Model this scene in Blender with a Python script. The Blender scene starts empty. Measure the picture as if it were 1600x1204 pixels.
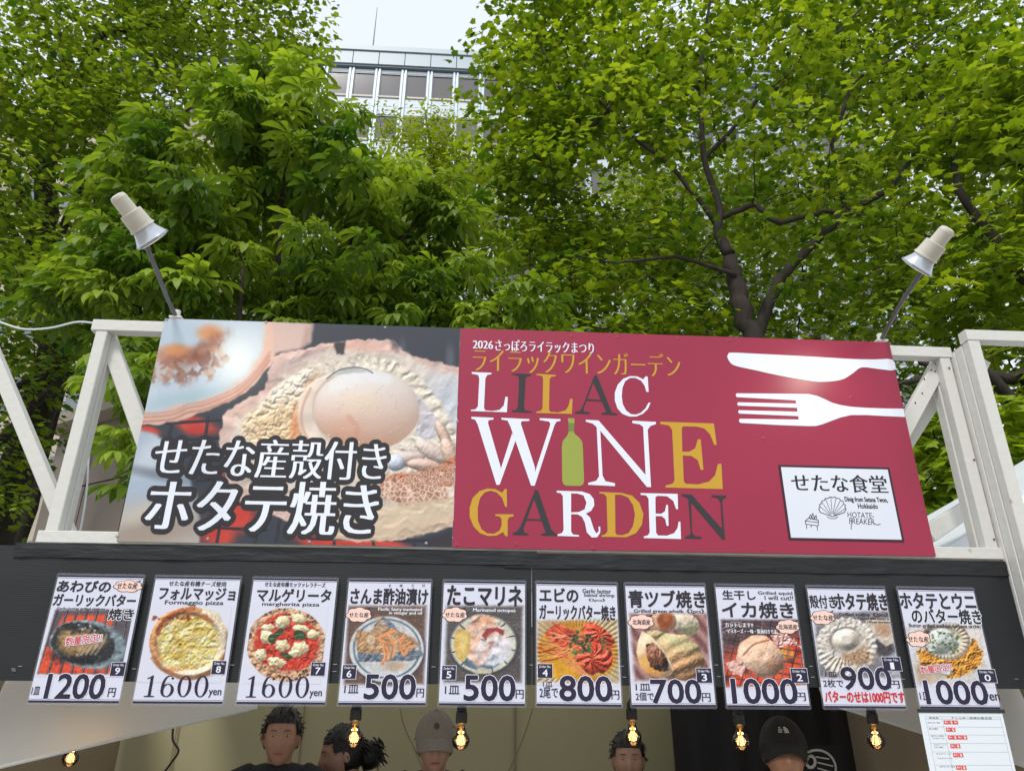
import bpy, bmesh, math, random
import numpy as np
from mathutils import Vector, Matrix, Quaternion
from mathutils.geometry import tessellate_polygon

R = math.radians
rng = np.random.default_rng(7)
random.seed(7)
sc = bpy.context.scene
col = sc.collection

# ------------------------------------------------------------------ camera, sky, sun
CAM = np.array([0.0, -2.756, 1.6])
F_PX, YAW, PITCH, ROLL = 1156.708, R(3.24506604), R(23.3982678), R(0.38206155)
_fw = np.array([math.sin(YAW) * math.cos(PITCH), math.cos(YAW) * math.cos(PITCH), math.sin(PITCH)])
_rt = np.array([math.cos(YAW), -math.sin(YAW), 0.0])
_up = np.cross(_rt, _fw)
_r2 = math.cos(ROLL) * _rt + math.sin(ROLL) * _up
_u2 = -math.sin(ROLL) * _rt + math.cos(ROLL) * _up
camd = bpy.data.cameras.new('camera')
camd.sensor_width = 36.0
camd.lens = 36.0 * F_PX / 1600.0
camd.clip_start = 0.05
camd.clip_end = 2000
cam = bpy.data.objects.new('camera', camd)
col.objects.link(cam)
cam.matrix_world = Matrix(((_r2[0], _u2[0], -_fw[0], CAM[0]), (_r2[1], _u2[1], -_fw[1], CAM[1]),
                           (_r2[2], _u2[2], -_fw[2], CAM[2]), (0, 0, 0, 1)))
sc.camera = cam


def at(px, py, Y):
    """the point on the upright plane y = Y that is seen at (px, py) of the photograph"""
    d = _r2 * (px - 800) / F_PX + _u2 * (602 - py) / F_PX + _fw
    return CAM + d * ((Y + 2.756) / d[1])


def topx(P):
    d = np.asarray(P, float) - CAM
    z = d @ _fw
    return 800 + F_PX * (d @ _r2) / z, 602 - F_PX * (d @ _u2) / z, z


world = bpy.data.worlds.new("World")
sc.world = world
world.use_nodes = True
wn = world.node_tree
wn.nodes.clear()
sky = wn.nodes.new('ShaderNodeTexSky')
sky.sky_type = 'NISHITA'
sky.sun_disc = False
sky.sun_elevation = R(52)
sky.sun_rotation = R(200)
sky.air_density = 1.0
sky.dust_density = 3.0
cloud = wn.nodes.new('ShaderNodeMix')
cloud.data_type = 'RGBA'
cloud.inputs[0].default_value = 0.82
cloud.inputs[7].default_value = (7.5, 8.1, 8.6, 1)
bg = wn.nodes.new('ShaderNodeBackground')
bg.inputs[1].default_value = 0.1
wo = wn.nodes.new('ShaderNodeOutputWorld')
wn.links.new(sky.outputs[0], cloud.inputs[6])
wn.links.new(cloud.outputs[2], bg.inputs[0])
wn.links.new(bg.outputs[0], wo.inputs[0])

sund = bpy.data.lights.new('sun', 'SUN')
sund.energy = 1.5
sund.angle = R(14)
sund.color = (1.0, 0.97, 0.92)
sun = bpy.data.objects.new('sun', sund)
col.objects.link(sun)
_sd = Vector((math.sin(R(200)) * math.cos(R(52)), math.cos(R(200)) * math.cos(R(52)), math.sin(R(52))))
sun.rotation_euler = _sd.to_track_quat('Z', 'Y').to_euler()

sc.view_settings.view_transform = 'Standard'
sc.view_settings.look = 'None'
sc.view_settings.exposure = 0.48
sc.view_settings.gamma = 1.0
sc.view_settings.use_curve_mapping = False
sc.render.engine = 'CYCLES'
sc.cycles.max_bounces = 8
sc.cycles.transparent_max_bounces = 12
sc.cycles.transmission_bounces = 6
sc.cycles.diffuse_bounces = 4
sc.cycles.sample_clamp_indirect = 4.0
sc.cycles.use_denoising = True


# ------------------------------------------------------------------ materials
def lin(c):
    c = np.asarray(c, float) / 255.0
    return np.where(c <= 0.04045, c / 12.92, ((c + 0.055) / 1.055) ** 2.4)


MATS = {}


def mat(name, rgb=(200, 200, 200), rough=0.6, metal=0.0, noise=0.0, nscale=8.0, bump=0.0, bscale=60.0, coat=0.0,
        trans=0.0, stretch=None, emis=0.0, spec=0.5):
    """a Principled material whose colour and relief vary with object-space noise; rgb is sRGB 0..255"""
    if name in MATS:
        return MATS[name]
    m = bpy.data.materials.new(name)
    m.use_nodes = True
    nt = m.node_tree
    N, L = nt.nodes, nt.links
    b = N['Principled BSDF']
    c = lin(rgb)
    b.inputs['Base Color'].default_value = (*c, 1)
    b.inputs['Roughness'].default_value = rough
    b.inputs['Metallic'].default_value = metal
    b.inputs['Coat Weight'].default_value = coat
    b.inputs['Coat Roughness'].default_value = 0.12
    b.inputs['Specular IOR Level'].default_value = spec
    if emis:
        b.inputs['Emission Color'].default_value = (*c, 1)
        b.inputs['Emission Strength'].default_value = emis
    tc = N.new('ShaderNodeTexCoord')
    mp = N.new('ShaderNodeMapping')
    L.new(tc.outputs['Object'], mp.inputs[0])
    if stretch:
        mp.inputs['Scale'].default_value = stretch
    if noise:
        n = N.new('ShaderNodeTexNoise')
        n.inputs['Scale'].default_value = nscale
        n.inputs['Detail'].default_value = 6
        L.new(mp.outputs[0], n.inputs['Vector'])
        r = N.new('ShaderNodeMapRange')
        r.inputs[1].default_value = 0.3
        r.inputs[2].default_value = 0.7
        r.inputs[3].default_value = 1 - noise
        r.inputs[4].default_value = 1 + noise * 0.6
        L.new(n.outputs[0], r.inputs[0])
        x = N.new('ShaderNodeMix')
        x.data_type = 'RGBA'
        x.blend_type = 'MULTIPLY'
        x.inputs[0].default_value = 1
        x.inputs[6].default_value = (*c, 1)
        L.new(r.outputs[0], x.inputs[7])
        L.new(x.outputs[2], b.inputs['Base Color'])
    if bump:
        n2 = N.new('ShaderNodeTexNoise')
        n2.inputs['Scale'].default_value = bscale
        n2.inputs['Detail'].default_value = 5
        L.new(mp.outputs[0], n2.inputs['Vector'])
        bp = N.new('ShaderNodeBump')
        bp.inputs['Strength'].default_value = bump
        bp.inputs['Distance'].default_value = 0.01
        L.new(n2.outputs[0], bp.inputs['Height'])
        L.new(bp.outputs[0], b.inputs['Normal'])
    if trans:
        t = N.new('ShaderNodeBsdfTranslucent')
        t.inputs[0].default_value = (*c, 1)
        ms = N.new('ShaderNodeMixShader')
        ms.inputs[0].default_value = trans
        L.new(b.outputs[0], ms.inputs[1])
        L.new(t.outputs[0], ms.inputs[2])
        L.new(ms.outputs[0], N['Material Output'].inputs[0])
    MATS[name] = m
    return m


def ink(name, rgb):
    return mat('ink_' + name, rgb, rough=0.32, coat=0.0, spec=0.35)


# ------------------------------------------------------------------ mesh collector
class MB:
    def __init__(s):
        s.v, s.f, s.n, s.c = [], [], 0, []

    def add(s, verts, faces):
        verts = np.asarray(verts, float).reshape(-1, 3)
        for f in faces:
            s.f.append([i + s.n for i in f])
        s.v.append(verts)
        s.n += len(verts)
        return s

    def box(s, c, d, M=None):
        c, d = np.asarray(c, float), np.asarray(d, float) / 2
        v = np.array([[x, y, z] for x in (-1, 1) for y in (-1, 1) for z in (-1, 1)], float) * d
        if M is not None:
            v = v @ np.asarray(M).T
        return s.add(v + c, [(0, 1, 3, 2), (4, 6, 7, 5), (0, 4, 5, 1), (2, 3, 7, 6), (0, 2, 6, 4), (1, 5, 7, 3)])

    def beam(s, a, b, w, t, ch=0.003, ref=(0, 1, 0)):
        """a chamfered timber from a to b: w across the view, t in depth"""
        a, b = np.asarray(a, float), np.asarray(b, float)
        ax = (b - a) / np.linalg.norm(b - a)
        dy = np.asarray(ref, float)
        dy = dy - ax * (dy @ ax)
        dy /= np.linalg.norm(dy)
        dx = np.cross(ax, dy)
        w, t = w / 2, t / 2
        prof = [(-w + ch, -t), (w - ch, -t), (w, -t + ch), (w, t - ch), (w - ch, t), (-w + ch, t), (-w, t - ch), (-w, -t + ch)]
        v = [p + dx * q[0] + dy * q[1] for p in (a, b) for q in prof]
        f = [(i, (i + 1) % 8, 8 + (i + 1) % 8, 8 + i) for i in range(8)]
        f += [tuple(range(7, -1, -1)), tuple(range(8, 16))]
        return s.add(v, f)

    def tube(s, pts, rad, n=8, cap=True):
        pts = np.asarray(pts, float)
        rad = np.broadcast_to(np.asarray(rad, float), (len(pts),))
        tg = np.gradient(pts, axis=0)
        tg /= np.linalg.norm(tg, axis=1)[:, None] + 1e-12
        ref = np.array([0.0, 0.0, 1.0]) if abs(tg[0][2]) < 0.9 else np.array([1.0, 0, 0])
        vs = []
        u = None
        for p, t, r in zip(pts, tg, rad):
            if u is None:
                u = np.cross(t, ref)
            u = u - t * (u @ t)
            u /= np.linalg.norm(u)
            w = np.cross(t, u)
            for k in range(n):
                a = 2 * math.pi * k / n
                vs.append(p + r * (math.cos(a) * u + math.sin(a) * w))
        f = []
        for i in range(len(pts) - 1):
            for k in range(n):
                f.append((i * n + k, i * n + (k + 1) % n, (i + 1) * n + (k + 1) % n, (i + 1) * n + k))
        if cap:
            f.append(tuple(range(n - 1, -1, -1)))
            f.append(tuple(range((len(pts) - 1) * n, len(pts) * n)))
        return s.add(vs, f)

    def lathe(s, prof, a, b, n=24, cap=True):
        """prof: (distance along a->b, radius) pairs"""
        a, b = np.asarray(a, float), np.asarray(b, float)
        ax = (b - a) / np.linalg.norm(b - a)
        ref = np.array([0.0, 0, 1]) if abs(ax[2]) < 0.9 else np.array([1.0, 0, 0])
        u = np.cross(ax, ref)
        u /= np.linalg.norm(u)
        w = np.cross(ax, u)
        vs = []
        for h, r in prof:
            for k in range(n):
                t = 2 * math.pi * k / n
                vs.append(a + ax * h + r * (math.cos(t) * u + math.sin(t) * w))
        f = []
        for i in range(len(prof) - 1):
            for k in range(n):
                f.append((i * n + k, i * n + (k + 1) % n, (i + 1) * n + (k + 1) % n, (i + 1) * n + k))
        if cap:
            f.append(tuple(range(n - 1, -1, -1)))
            f.append(tuple(range((len(prof) - 1) * n, len(prof) * n)))
        return s.add(vs, f)

    def poly(s, pts, y, holes=()):
        """flat polygon in the x-z plane at depth y facing the camera side (-y)"""
        loops = [[Vector((p[0], p[1], 0)) for p in pts]] + [[Vector((p[0], p[1], 0)) for p in h] for h in holes]
        tri = tessellate_polygon(loops)
        fl = [p for l in loops for p in l]
        v = [(p[0], y, p[1]) for p in fl]
        f = []
        for t in tri:
            a, b, c = (fl[i] for i in t)
            cr = (b[0] - a[0]) * (c[1] - a[1]) - (b[1] - a[1]) * (c[0] - a[0])
            f.append(tuple(t) if cr > 0 else tuple(reversed(t)))
        return s.add(v, f)

    def mesh(s, name, smooth=False):
        me = bpy.data.meshes.new(name)
        V = np.concatenate(s.v) if s.v else np.zeros((0, 3))
        me.from_pydata(V.tolist(), [], s.f)
        if smooth:
            me.polygons.foreach_set('use_smooth', np.ones(len(me.polygons), bool))
        me.update()
        return me

    def build(s, name, m, parent=None, smooth=False, bevel=0):
        me = s.mesh(name, smooth)
        if parent is not None:
            me.transform(Matrix.Translation(-Vector(parent['_o'])))
        return link(name, me, m, parent)


def link(name, me, m, parent=None):
    o = bpy.data.objects.new(name, me)
    if m is not None and not me.materials:
        me.materials.append(m)
    col.objects.link(o)
    if parent is not None:
        o.parent = parent
    o['_o'] = (0.0, 0.0, 0.0) if parent is None else tuple(parent['_o'])
    return o


def tag(o, label=None, cat=None, group=None, kind=None):
    if label:
        o['label'] = label
    if cat:
        o['category'] = cat
    if group:
        o['group'] = group
    if kind:
        o['kind'] = kind
    return o


def thing(name, label, cat, loc=(0, 0, 0), group=None):
    o = bpy.data.objects.new(name, None)
    o.empty_display_size = 0.1
    o.location = loc
    o['_o'] = tuple(float(x) for x in loc)
    col.objects.link(o)
    return tag(o, label, cat, group)


def np_mesh(name, V, tris, attrs=None, smooth=False):
    """fast mesh of triangles from numpy arrays; attrs: {name: per-vertex float or colour array}"""
    me = bpy.data.meshes.new(name)
    nv, nf = len(V), len(tris)
    k = tris.shape[1]
    me.vertices.add(nv)
    me.vertices.foreach_set('co', np.ascontiguousarray(V, dtype=np.float32).ravel())
    me.loops.add(nf * k)
    me.loops.foreach_set('vertex_index', np.ascontiguousarray(tris, dtype=np.int32).ravel())
    me.polygons.add(nf)
    me.polygons.foreach_set('loop_start', np.arange(0, nf * k, k, dtype=np.int32))
    if smooth:
        me.polygons.foreach_set('use_smooth', np.ones(nf, bool))
    for an, arr in (attrs or {}).items():
        if arr.ndim == 1:
            a = me.attributes.new(an, 'FLOAT', 'POINT')
            a.data.foreach_set('value', arr.astype(np.float32))
        else:
            a = me.attributes.new(an, 'FLOAT_COLOR', 'POINT')
            a.data.foreach_set('color', arr.astype(np.float32).ravel())
    me.update(calc_edges=True)
    return me


# ------------------------------------------------------------------ lettering
_tc = bpy.data.curves.new('lettering', 'FONT')
_to = bpy.data.objects.new('lettering', _tc)
_cache = {}


def glyphs(text, bold):
    key = (text, bold)
    if key not in _cache:
        _tc.body = text
        _tc.offset = bold
        _tc.resolution_u = 3
        me = _to.to_mesh()
        V = np.zeros(len(me.vertices) * 3)
        me.vertices.foreach_get('co', V)
        F = [tuple(p.vertices) for p in me.polygons]
        _cache[key] = (V.reshape(-1, 3)[:, :2].copy(), F)
        _to.to_mesh_clear()
    return _cache[key]


def text(mb, s, lb, rt, y, bold=0.0, smear=0.0, halo=0.0, rot=0.0, shear=0.0):
    """lettering s filling the board rectangle lb..rt (x, z); smear widens uprights (brush-like
    weight), halo thickens all round"""
    bold0 = max(bold, 0.0)
    V, F = glyphs(s, min(bold, 0.0))
    lo, hi = V.min(0), V.max(0)
    w, h = rt[0] - lb[0], rt[1] - lb[1]
    Q = (V - lo) / (hi - lo)
    em = h
    sh = [(0, 0)]
    if bold0 > 0 and not halo:
        k_ = 8 if bold0 > 0.015 else 4
        sh += [(math.cos(a) * bold0 * em, math.sin(a) * bold0 * em) for a in np.linspace(0.4, 0.4 + 2 * math.pi, k_ + 1)[:-1]]
    halo = halo + (bold0 if halo else 0)
    if smear:
        sh = [(k * smear * em, 0) for k in (-1, -0.33, 0.33, 1)]
    if halo:
        sh = [(math.cos(a) * halo * em, math.sin(a) * halo * em) for a in np.linspace(0, 2 * math.pi, (25 if halo > 0.1 else 11))[:-1]] + [(0, 0)]
        if smear:
            sh += [(k * smear * em * 1.5, 0) for k in (-1, 1)]
    cx, cz = (lb[0] + rt[0]) / 2, (lb[1] + rt[1]) / 2
    for i, (dx, dz) in enumerate(sh):
        X = lb[0] + Q[:, 0] * w - cx
        Z = lb[1] + Q[:, 1] * h - cz
        X = X + shear * Z
        c, s_ = math.cos(rot), math.sin(rot)
        XX = cx + X * c - Z * s_ + dx
        ZZ = cz + X * s_ + Z * c + dz
        P = np.stack([XX, np.full(len(V), y - i * 0.00002), ZZ], 1)
        mb.add(P, F)
    return mb


# ------------------------------------------------------------------ painting printed pictures
def _hash(ix, iy, seed):
    h = np.sin(ix * 127.1 + iy * 311.7 + seed * 74.7) * 43758.5453
    return h - np.floor(h)


def vnoise(X, Y, seed=0):
    ix, iy = np.floor(X), np.floor(Y)
    fx, fy = X - ix, Y - iy
    fx, fy = fx * fx * (3 - 2 * fx), fy * fy * (3 - 2 * fy)
    a, b = _hash(ix, iy, seed), _hash(ix + 1, iy, seed)
    c, d = _hash(ix, iy + 1, seed), _hash(ix + 1, iy + 1, seed)
    return (a * (1 - fx) + b * fx) * (1 - fy) + (c * (1 - fx) + d * fx) * fy


def fbm(X, Y, sc_, seed=0, o=4):
    s, t, a = 0, 0, 1.0
    for k in range(o):
        s = s + a * vnoise(X / sc_ * 2 ** k, Y / sc_ * 2 ** k, seed + k * 13)
        t += a
        a *= 0.55
    return s / t


def voro(X, Y, sc_, seed=0):
    x, y = X / sc_, Y / sc_
    ix, iy = np.floor(x), np.floor(y)
    d1 = np.full(x.shape, 9.0)
    d2 = np.full(x.shape, 9.0)
    cid = np.zeros(x.shape)
    for a in (-1, 0, 1):
        for b in (-1, 0, 1):
            px = ix + a + _hash(ix + a, iy + b, seed)
            py = iy + b + _hash(ix + a, iy + b, seed + 5)
            d = np.hypot(px - x, py - y)
            new = d < d1
            d2 = np.where(new, d1, np.minimum(d2, d))
            cid = np.where(new, _hash(ix + a, iy + b, seed + 9), cid)
            d1 = np.where(new, d, d1)
    return d1, d2, cid


def ss(a, b, x):
    t = np.clip((x - a) / (b - a), 0, 1)
    return t * t * (3 - 2 * t)


class Pic:
    def __init__(s, X, Y, base):
        s.X, s.Y = X, Y
        s.I = np.zeros(X.shape + (3,)) + np.array(base, float)

    def put(s, c, m):
        m = np.clip(m, 0, 1)[..., None]
        s.I = s.I * (1 - m) + (c if isinstance(c, np.ndarray) and c.ndim > 1 else np.array(c, float)) * m

    def mul(s, k, m=1.0):
        k = np.asarray(k)
        f = 1 + (k - 1) * m
        s.I = s.I * (f[..., None] if f.ndim else f)

    def ell(s, cx, cy, rx, ry, rot=0, soft=0.06, wob=0.0, ws=30, seed=1):
        c, q = math.cos(R(rot)), math.sin(R(rot))
        x, y = s.X - cx, s.Y - cy
        u, v = (x * c + y * q) / rx, (-x * q + y * c) / ry
        d = np.hypot(u, v)
        if wob:
            d = d + wob * (fbm(s.X, s.Y, ws, seed, 3) - 0.5) * 2
        return 1 - ss(1 - soft, 1 + soft, d)

    def pol(s, pts, soft=3, wob=0.0, ws=25, seed=1):
        P = np.array(pts, float)
        d = np.full(s.X.shape, 1e9)
        ins = np.zeros(s.X.shape, bool)
        for i in range(len(P)):
            a, b = P[i], P[(i + 1) % len(P)]
            e = b - a
            wx, wy = s.X - a[0], s.Y - a[1]
            t = np.clip((wx * e[0] + wy * e[1]) / (e @ e + 1e-9), 0, 1)
            d = np.minimum(d, np.hypot(wx - e[0] * t, wy - e[1] * t))
            c = ((a[1] > s.Y) != (b[1] > s.Y)) & (s.X < (b[0] - a[0]) * (s.Y - a[1]) / (b[1] - a[1] + 1e-9) + a[0])
            ins ^= c
        sd = np.where(ins, d, -d)
        if wob:
            sd = sd + wob * (fbm(s.X, s.Y, ws, seed, 3) - 0.5) * 2
        return ss(-soft, soft, sd)

    def line(s, pts, w, soft=1.5):
        if len(pts) > 2:
            Q = [pts[0]] + list(pts) + [pts[-1]]
            out = []
            for i in range(1, len(Q) - 2):
                p0, p1, p2, p3 = (np.array(Q[j], float) for j in (i - 1, i, i + 1, i + 2))
                for t in (0, 0.25, 0.5, 0.75):
                    out.append(0.5 * ((2 * p1) + (-p0 + p2) * t + (2 * p0 - 5 * p1 + 4 * p2 - p3) * t * t + (-p0 + 3 * p1 - 3 * p2 + p3) * t ** 3))
            pts = out + [pts[-1]]
        d = np.full(s.X.shape, 1e9)
        for a, b in zip(pts[:-1], pts[1:]):
            a, b = np.array(a, float), np.array(b, float)
            e = b - a
            wx, wy = s.X - a[0], s.Y - a[1]
            t = np.clip((wx * e[0] + wy * e[1]) / (e @ e + 1e-9), 0, 1)
            d = np.minimum(d, np.hypot(wx - e[0] * t, wy - e[1] * t))
        return 1 - ss(w, w + soft, d)

    def blobs(s, n, box, r, cols, seed=3, soft=0.3, asp=1.0):
        q = np.random.default_rng(seed)
        for i in range(n):
            x, y = q.uniform(box[0], box[2]), q.uniform(box[1], box[3])
            rr = q.uniform(*r)
            s.put(cols[i % len(cols)], s.ell(x, y, rr * asp, rr, q.uniform(0, 180), soft, 0.2, rr * 1.5, i))


def warp(X, Y, a, s, seed):
    return X + a * (fbm(X, Y, s, seed, 3) - 0.5) * 2, Y + a * (fbm(X, Y, s, seed + 7, 3) - 0.5) * 2


def ridge(X, Y, s, seed, o=2):
    r = np.abs(2 * fbm(X, Y, s * 1.25, seed, o) - 1)
    return 0.55 * (1 - np.sqrt(r * r + 0.02))


def relief(p, H, m=1.0, k=0.5, spec=0.5, pw=14, lx=-0.45, ly=-0.8, sc_=(250, 250, 252)):
    """the modelling of light the depicted food had when it was photographed (ink on the print)"""
    dx = np.abs(np.gradient(p.X, axis=1)).mean()
    dy = np.abs(np.gradient(p.Y, axis=0)).mean()
    gy, gx = np.gradient(H)
    gy = gy / (np.sign(np.gradient(p.Y, axis=0).mean()) * dy)
    gx = gx / (np.sign(np.gradient(p.X, axis=1).mean()) * dx)
    n = 1 / np.sqrt(1 + gx * gx + gy * gy)
    d = np.clip((-gx * lx * -1 * -1 + -gy * ly * -1 * -1 + 0.75) * n / 0.75, 0, 1.7)
    p.mul(1 + k * (d - 1), m)
    if spec:
        s = np.clip((-gx * lx - gy * ly + 0.9) * n / 1.32, 0, 1) ** pw
        p.put(sc_, spec * s * m)


def print_mat():
    if 'photo_print' in MATS:
        return MATS['photo_print']
    m = mat('photo_print', (255, 255, 255), rough=0.34, spec=0.35)
    a = m.node_tree.nodes.new('ShaderNodeAttribute')
    a.attribute_name = 'print'
    m.node_tree.links.new(a.outputs['Color'], m.node_tree.nodes['Principled BSDF'].inputs['Base Color'])
    return m


def print_sheet(name, x0, x1, z0, z1, nx, nz, y, paint, parent):
    """a flat printed picture: a fine grid whose vertices carry the ink; paint(X, Y) gets the
    coordinates of the photograph and gives sRGB 0..255"""
    xs, zs = np.linspace(x0, x1, nx), np.linspace(z0, z1, nz)
    GX, GZ = np.meshgrid(xs, zs)
    P = np.stack([GX, np.full(GX.shape, float(y)), GZ], -1)
    px, py, _ = topx(P)
    I = np.clip(paint(px, py), 0, 255)
    C = np.concatenate([lin(I) * 0.86, np.ones(I.shape[:2] + (1,))], -1).reshape(-1, 4)
    i = np.arange(nx * nz).reshape(nz, nx)
    Q = np.stack([i[:-1, :-1], i[:-1, 1:], i[1:, 1:], i[1:, :-1]], -1).reshape(-1, 4)
    V = P.reshape(-1, 3) - np.array(parent['_o'])
    me = np_mesh(name, V, Q, {'print': C})
    return link(name, me, print_mat(), parent)


# ================================================================== ground
m_ground = mat('park_paving', (152, 148, 140), rough=0.9, noise=0.35, nscale=1.5, bump=0.3, bscale=30)
g = MB()
g.add([(-400, -400, 0), (400, -400, 0), (400, 600, 0), (-400, 600, 0)], [(0, 1, 2, 3)])
tag(g.build('ground', m_ground), kind='structure')

# ================================================================== white office building (far behind)
BY = 34.0
m_panel = mat('pale_metal_panel', (200, 210, 220), rough=0.45, noise=0.05, nscale=0.4)
m_para = mat('parapet_panel', (166, 180, 190), rough=0.4, noise=0.06, nscale=0.5)
m_joint = mat('dark_joint', (112, 124, 134), rough=0.7)
m_sill = mat('window_sill', (205, 200, 188), rough=0.6)
m_wframe = mat('window_frame', (120, 124, 128), rough=0.4, metal=0.3)
m_mull = mat('facade_fin', (188, 201, 214), rough=0.4, metal=0.1)
def pane_mat():
    m = mat('window_glass', (92, 88, 90), rough=0.12, spec=0.5)
    nt = m.node_tree
    tc = nt.nodes.new('ShaderNodeTexCoord')
    w = nt.nodes.new('ShaderNodeTexWave')
    w.bands_direction = 'Z'
    w.inputs['Scale'].default_value = 5
    w.inputs['Distortion'].default_value = 0.3
    r = nt.nodes.new('ShaderNodeMapRange')
    r.inputs[3].default_value = 0.75
    r.inputs[4].default_value = 1.15
    x = nt.nodes.new('ShaderNodeMix')
    x.data_type = 'RGBA'
    x.blend_type = 'MULTIPLY'
    x.inputs[0].default_value = 1
    x.inputs[6].default_value = (*lin((106, 104, 108)), 1)
    nt.links.new(tc.outputs['Object'], w.inputs[0])
    nt.links.new(w.outputs[1], r.inputs[0])
    nt.links.new(r.outputs[0], x.inputs[7])
    nt.links.new(x.outputs[2], nt.nodes['Principled BSDF'].inputs['Base Color'])
    return m
m_pane = pane_mat()

ztop = float(at(620, 76, BY)[2])
bay = 2.07 * (BY + 2.756) / 44.756
xref = float(at(541 + 0, 130, BY)[0]) + 0.0          # right edge of a window
storey = 4.3 * (BY + 2.756) / 44.756
zwin_top = float(at(620, 113.5, BY)[2])
wh = float(at(620, 113.5, BY)[2] - at(620, 147, BY)[2])
b = thing('office_building', 'tall pale office building with dark windows and a thin roof mast, behind the trees', 'building', (0, BY, 0))
nb0, nb1 = -8, 20
xa, xb = xref + (nb0 - 0.8) * bay, xref + (nb1 + 0.3) * bay
mb = MB()
mb.box(((xa + xb) / 2, BY + 6.6, (zwin_top + 0.5) / 2), (xb - xa, 12.6, zwin_top + 0.5))
mb.build('wall', m_panel, b)
zh = float(at(620, 104, BY)[2])
mb = MB()
z_mid = float(at(620, 83, BY)[2])
mb.box(((xa + xb) / 2, BY + 6.6, (z_mid + ztop) / 2), (xb - xa + 0.5, 13.5, ztop - z_mid))
mb.build('roof', m_para, b)
# parapet panels below the coping
def rep(name, mb_fn, places, m, parent, label=None, child=None):
    """alike pieces sharing one mesh; places are offsets; child = (name, mesh, material)"""
    me = mb_fn.mesh(name)
    me.materials.append(m)
    cm = None
    out = []
    for p in places:
        o = bpy.data.objects.new(name, me)
        o.location = Vector(p) - Vector(parent['_o'])
        o.parent = parent
        col.objects.link(o)
        for cn, cme in (child or ()):
            c = bpy.data.objects.new(cn, cme)
            c.parent = o
            col.objects.link(c)
        out.append(o)
    return out
pm = MB().box((0, 0, 0), (bay - 0.05, 0.16, z_mid - zh - 0.14))
rep('parapet_panel', pm, [(xref + (i - 0.36) * bay, BY + 0.02, (z_mid + zh) / 2) for i in range(nb0, nb1 + 1)], m_para, b)
MB().box(((xa + xb) / 2, BY + 0.16, (z_mid + zh) / 2), (xb - xa, 0.2, z_mid - zh - 0.02)).build('parapet_back', m_joint, b)
MB().box(((xa + xb) / 2, BY + 0.14, zh - 0.08), (xb - xa, 0.3, 0.06)).build('shadow_gap_band', m_joint, b)
# windows
fw = bay * 0.74
wf = MB()
wf.box((0, 0, wh / 2 + 0.03), (fw + 0.1, 0.10, 0.06)).box((0, 0, -wh / 2 - 0.03), (fw + 0.1, 0.10, 0.06))
wf.box((-fw / 2 - 0.025, 0, 0), (0.05, 0.10, wh)).box((fw / 2 + 0.025, 0, 0), (0.05, 0.10, wh))
pn = MB().box((0, 0.02, 0), (fw, 0.02, wh)).mesh('pane')
pn.materials.append(m_pane)
sl = MB().box((0, -0.02, -wh / 2 - 0.13), (fw + 0.14, 0.2, 0.13)).mesh('sill')
sl.materials.append(m_sill)
wp = []
for k in range(8):
    for i in range(nb0, nb1 + 1):
        wp.append((xref + (i - 0.36) * bay, BY - 0.06 + 0.3 * 0 + 0.3, zwin_top - wh / 2 - k * storey))
# recessed openings: the wall face stands at BY+0.3, pilasters and spandrels stand forward of it
rep('window', wf, [(p[0], BY + 0.24, p[2]) for p in wp], m_wframe, b, child=(('pane', pn), ('sill', sl)))
fin = MB()
fin.box((-0.11, 0.06, 0), (0.12, 0.22, storey * 8.2)).box((0.11, 0.06, 0), (0.12, 0.22, storey * 8.2)).box((0, 0.1, 0), (0.1, 0.1, storey * 8.2))
rep('facade_fin', fin, [(xref + (i + 0.14) * bay, BY + 0.13, zh - 0.16 - storey * 4.1) for i in range(nb0 - 1, nb1 + 1)], m_mull, b)
sp = MB().box((0, 0, 0), (bay - 0.36, 0.1, (storey - wh - 0.36) / 2 - 0.02))
pl = []
for k in range(8):
    z1 = zwin_top - wh - 0.24 - k * storey
    hh = (storey - wh - 0.36) / 2
    for j in (0, 1):
        for i in range(nb0, nb1 + 1):
            if k < 5:
                pl.append((xref + (i - 0.36) * bay, BY + 0.24, z1 - hh * (j + 0.5)))
rep('spandrel_panel', sp, pl, m_panel, b)
hp = MB().box((0, 0, 0), (bay - 0.36, 0.1, max(0.1, zh - 0.2 - zwin_top - 0.1)))
rep('head_panel', hp, [(xref + (i - 0.36) * bay, BY + 0.24, (zh - 0.14 + zwin_top + 0.06) / 2) for i in range(nb0, nb1 + 1)], m_panel, b)
mast = MB()
a0 = at(583, 71, BY + 1.5)
a1 = at(589, 12, BY + 1.5)
mast.tube([(a0[0], a0[1], a0[2] - 0.8), a0, (a0[0], a0[1], a1[2])], [0.06, 0.05, 0.02], 6)
mast.build('roof_mast', m_joint, b)

# ================================================================== brown tiled building at left
LY = 16.0
m_brown = mat('brown_tile', (134, 121, 112), rough=0.7, noise=0.12, nscale=1.2)
m_brown2 = mat('brown_edge', (172, 160, 148), rough=0.7, noise=0.1, nscale=1.5)
m_grey = mat('grey_glass_wall', (120, 130, 136), rough=0.25, noise=0.2, nscale=0.8)
lb_ = thing('panelled_building', 'brown building clad in large flat panels, seen low between the left timber posts', 'building', (-12, LY, 0))
ang = R(-34)
ca, sa = math.cos(ang), math.sin(ang)
Mr = np.array([[ca, -sa, 0], [sa, ca, 0], [0, 0, 1]])
corner = np.array([*at(98, 640, LY)[:2], 0.0])
def lbox(mb, u, v, z, du, dv, dz):
    c = corner + Mr @ np.array([u, v, 0]) + np.array([0, 0, z])
    return mb.box(c, (du, dv, dz), Mr)
mb = MB()
lbox(mb, 2.7, 5.2, 4.0, 5.4, 10, 8.0)
mb.build('wall', m_brown2, lb_)
cnt = 0
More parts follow.
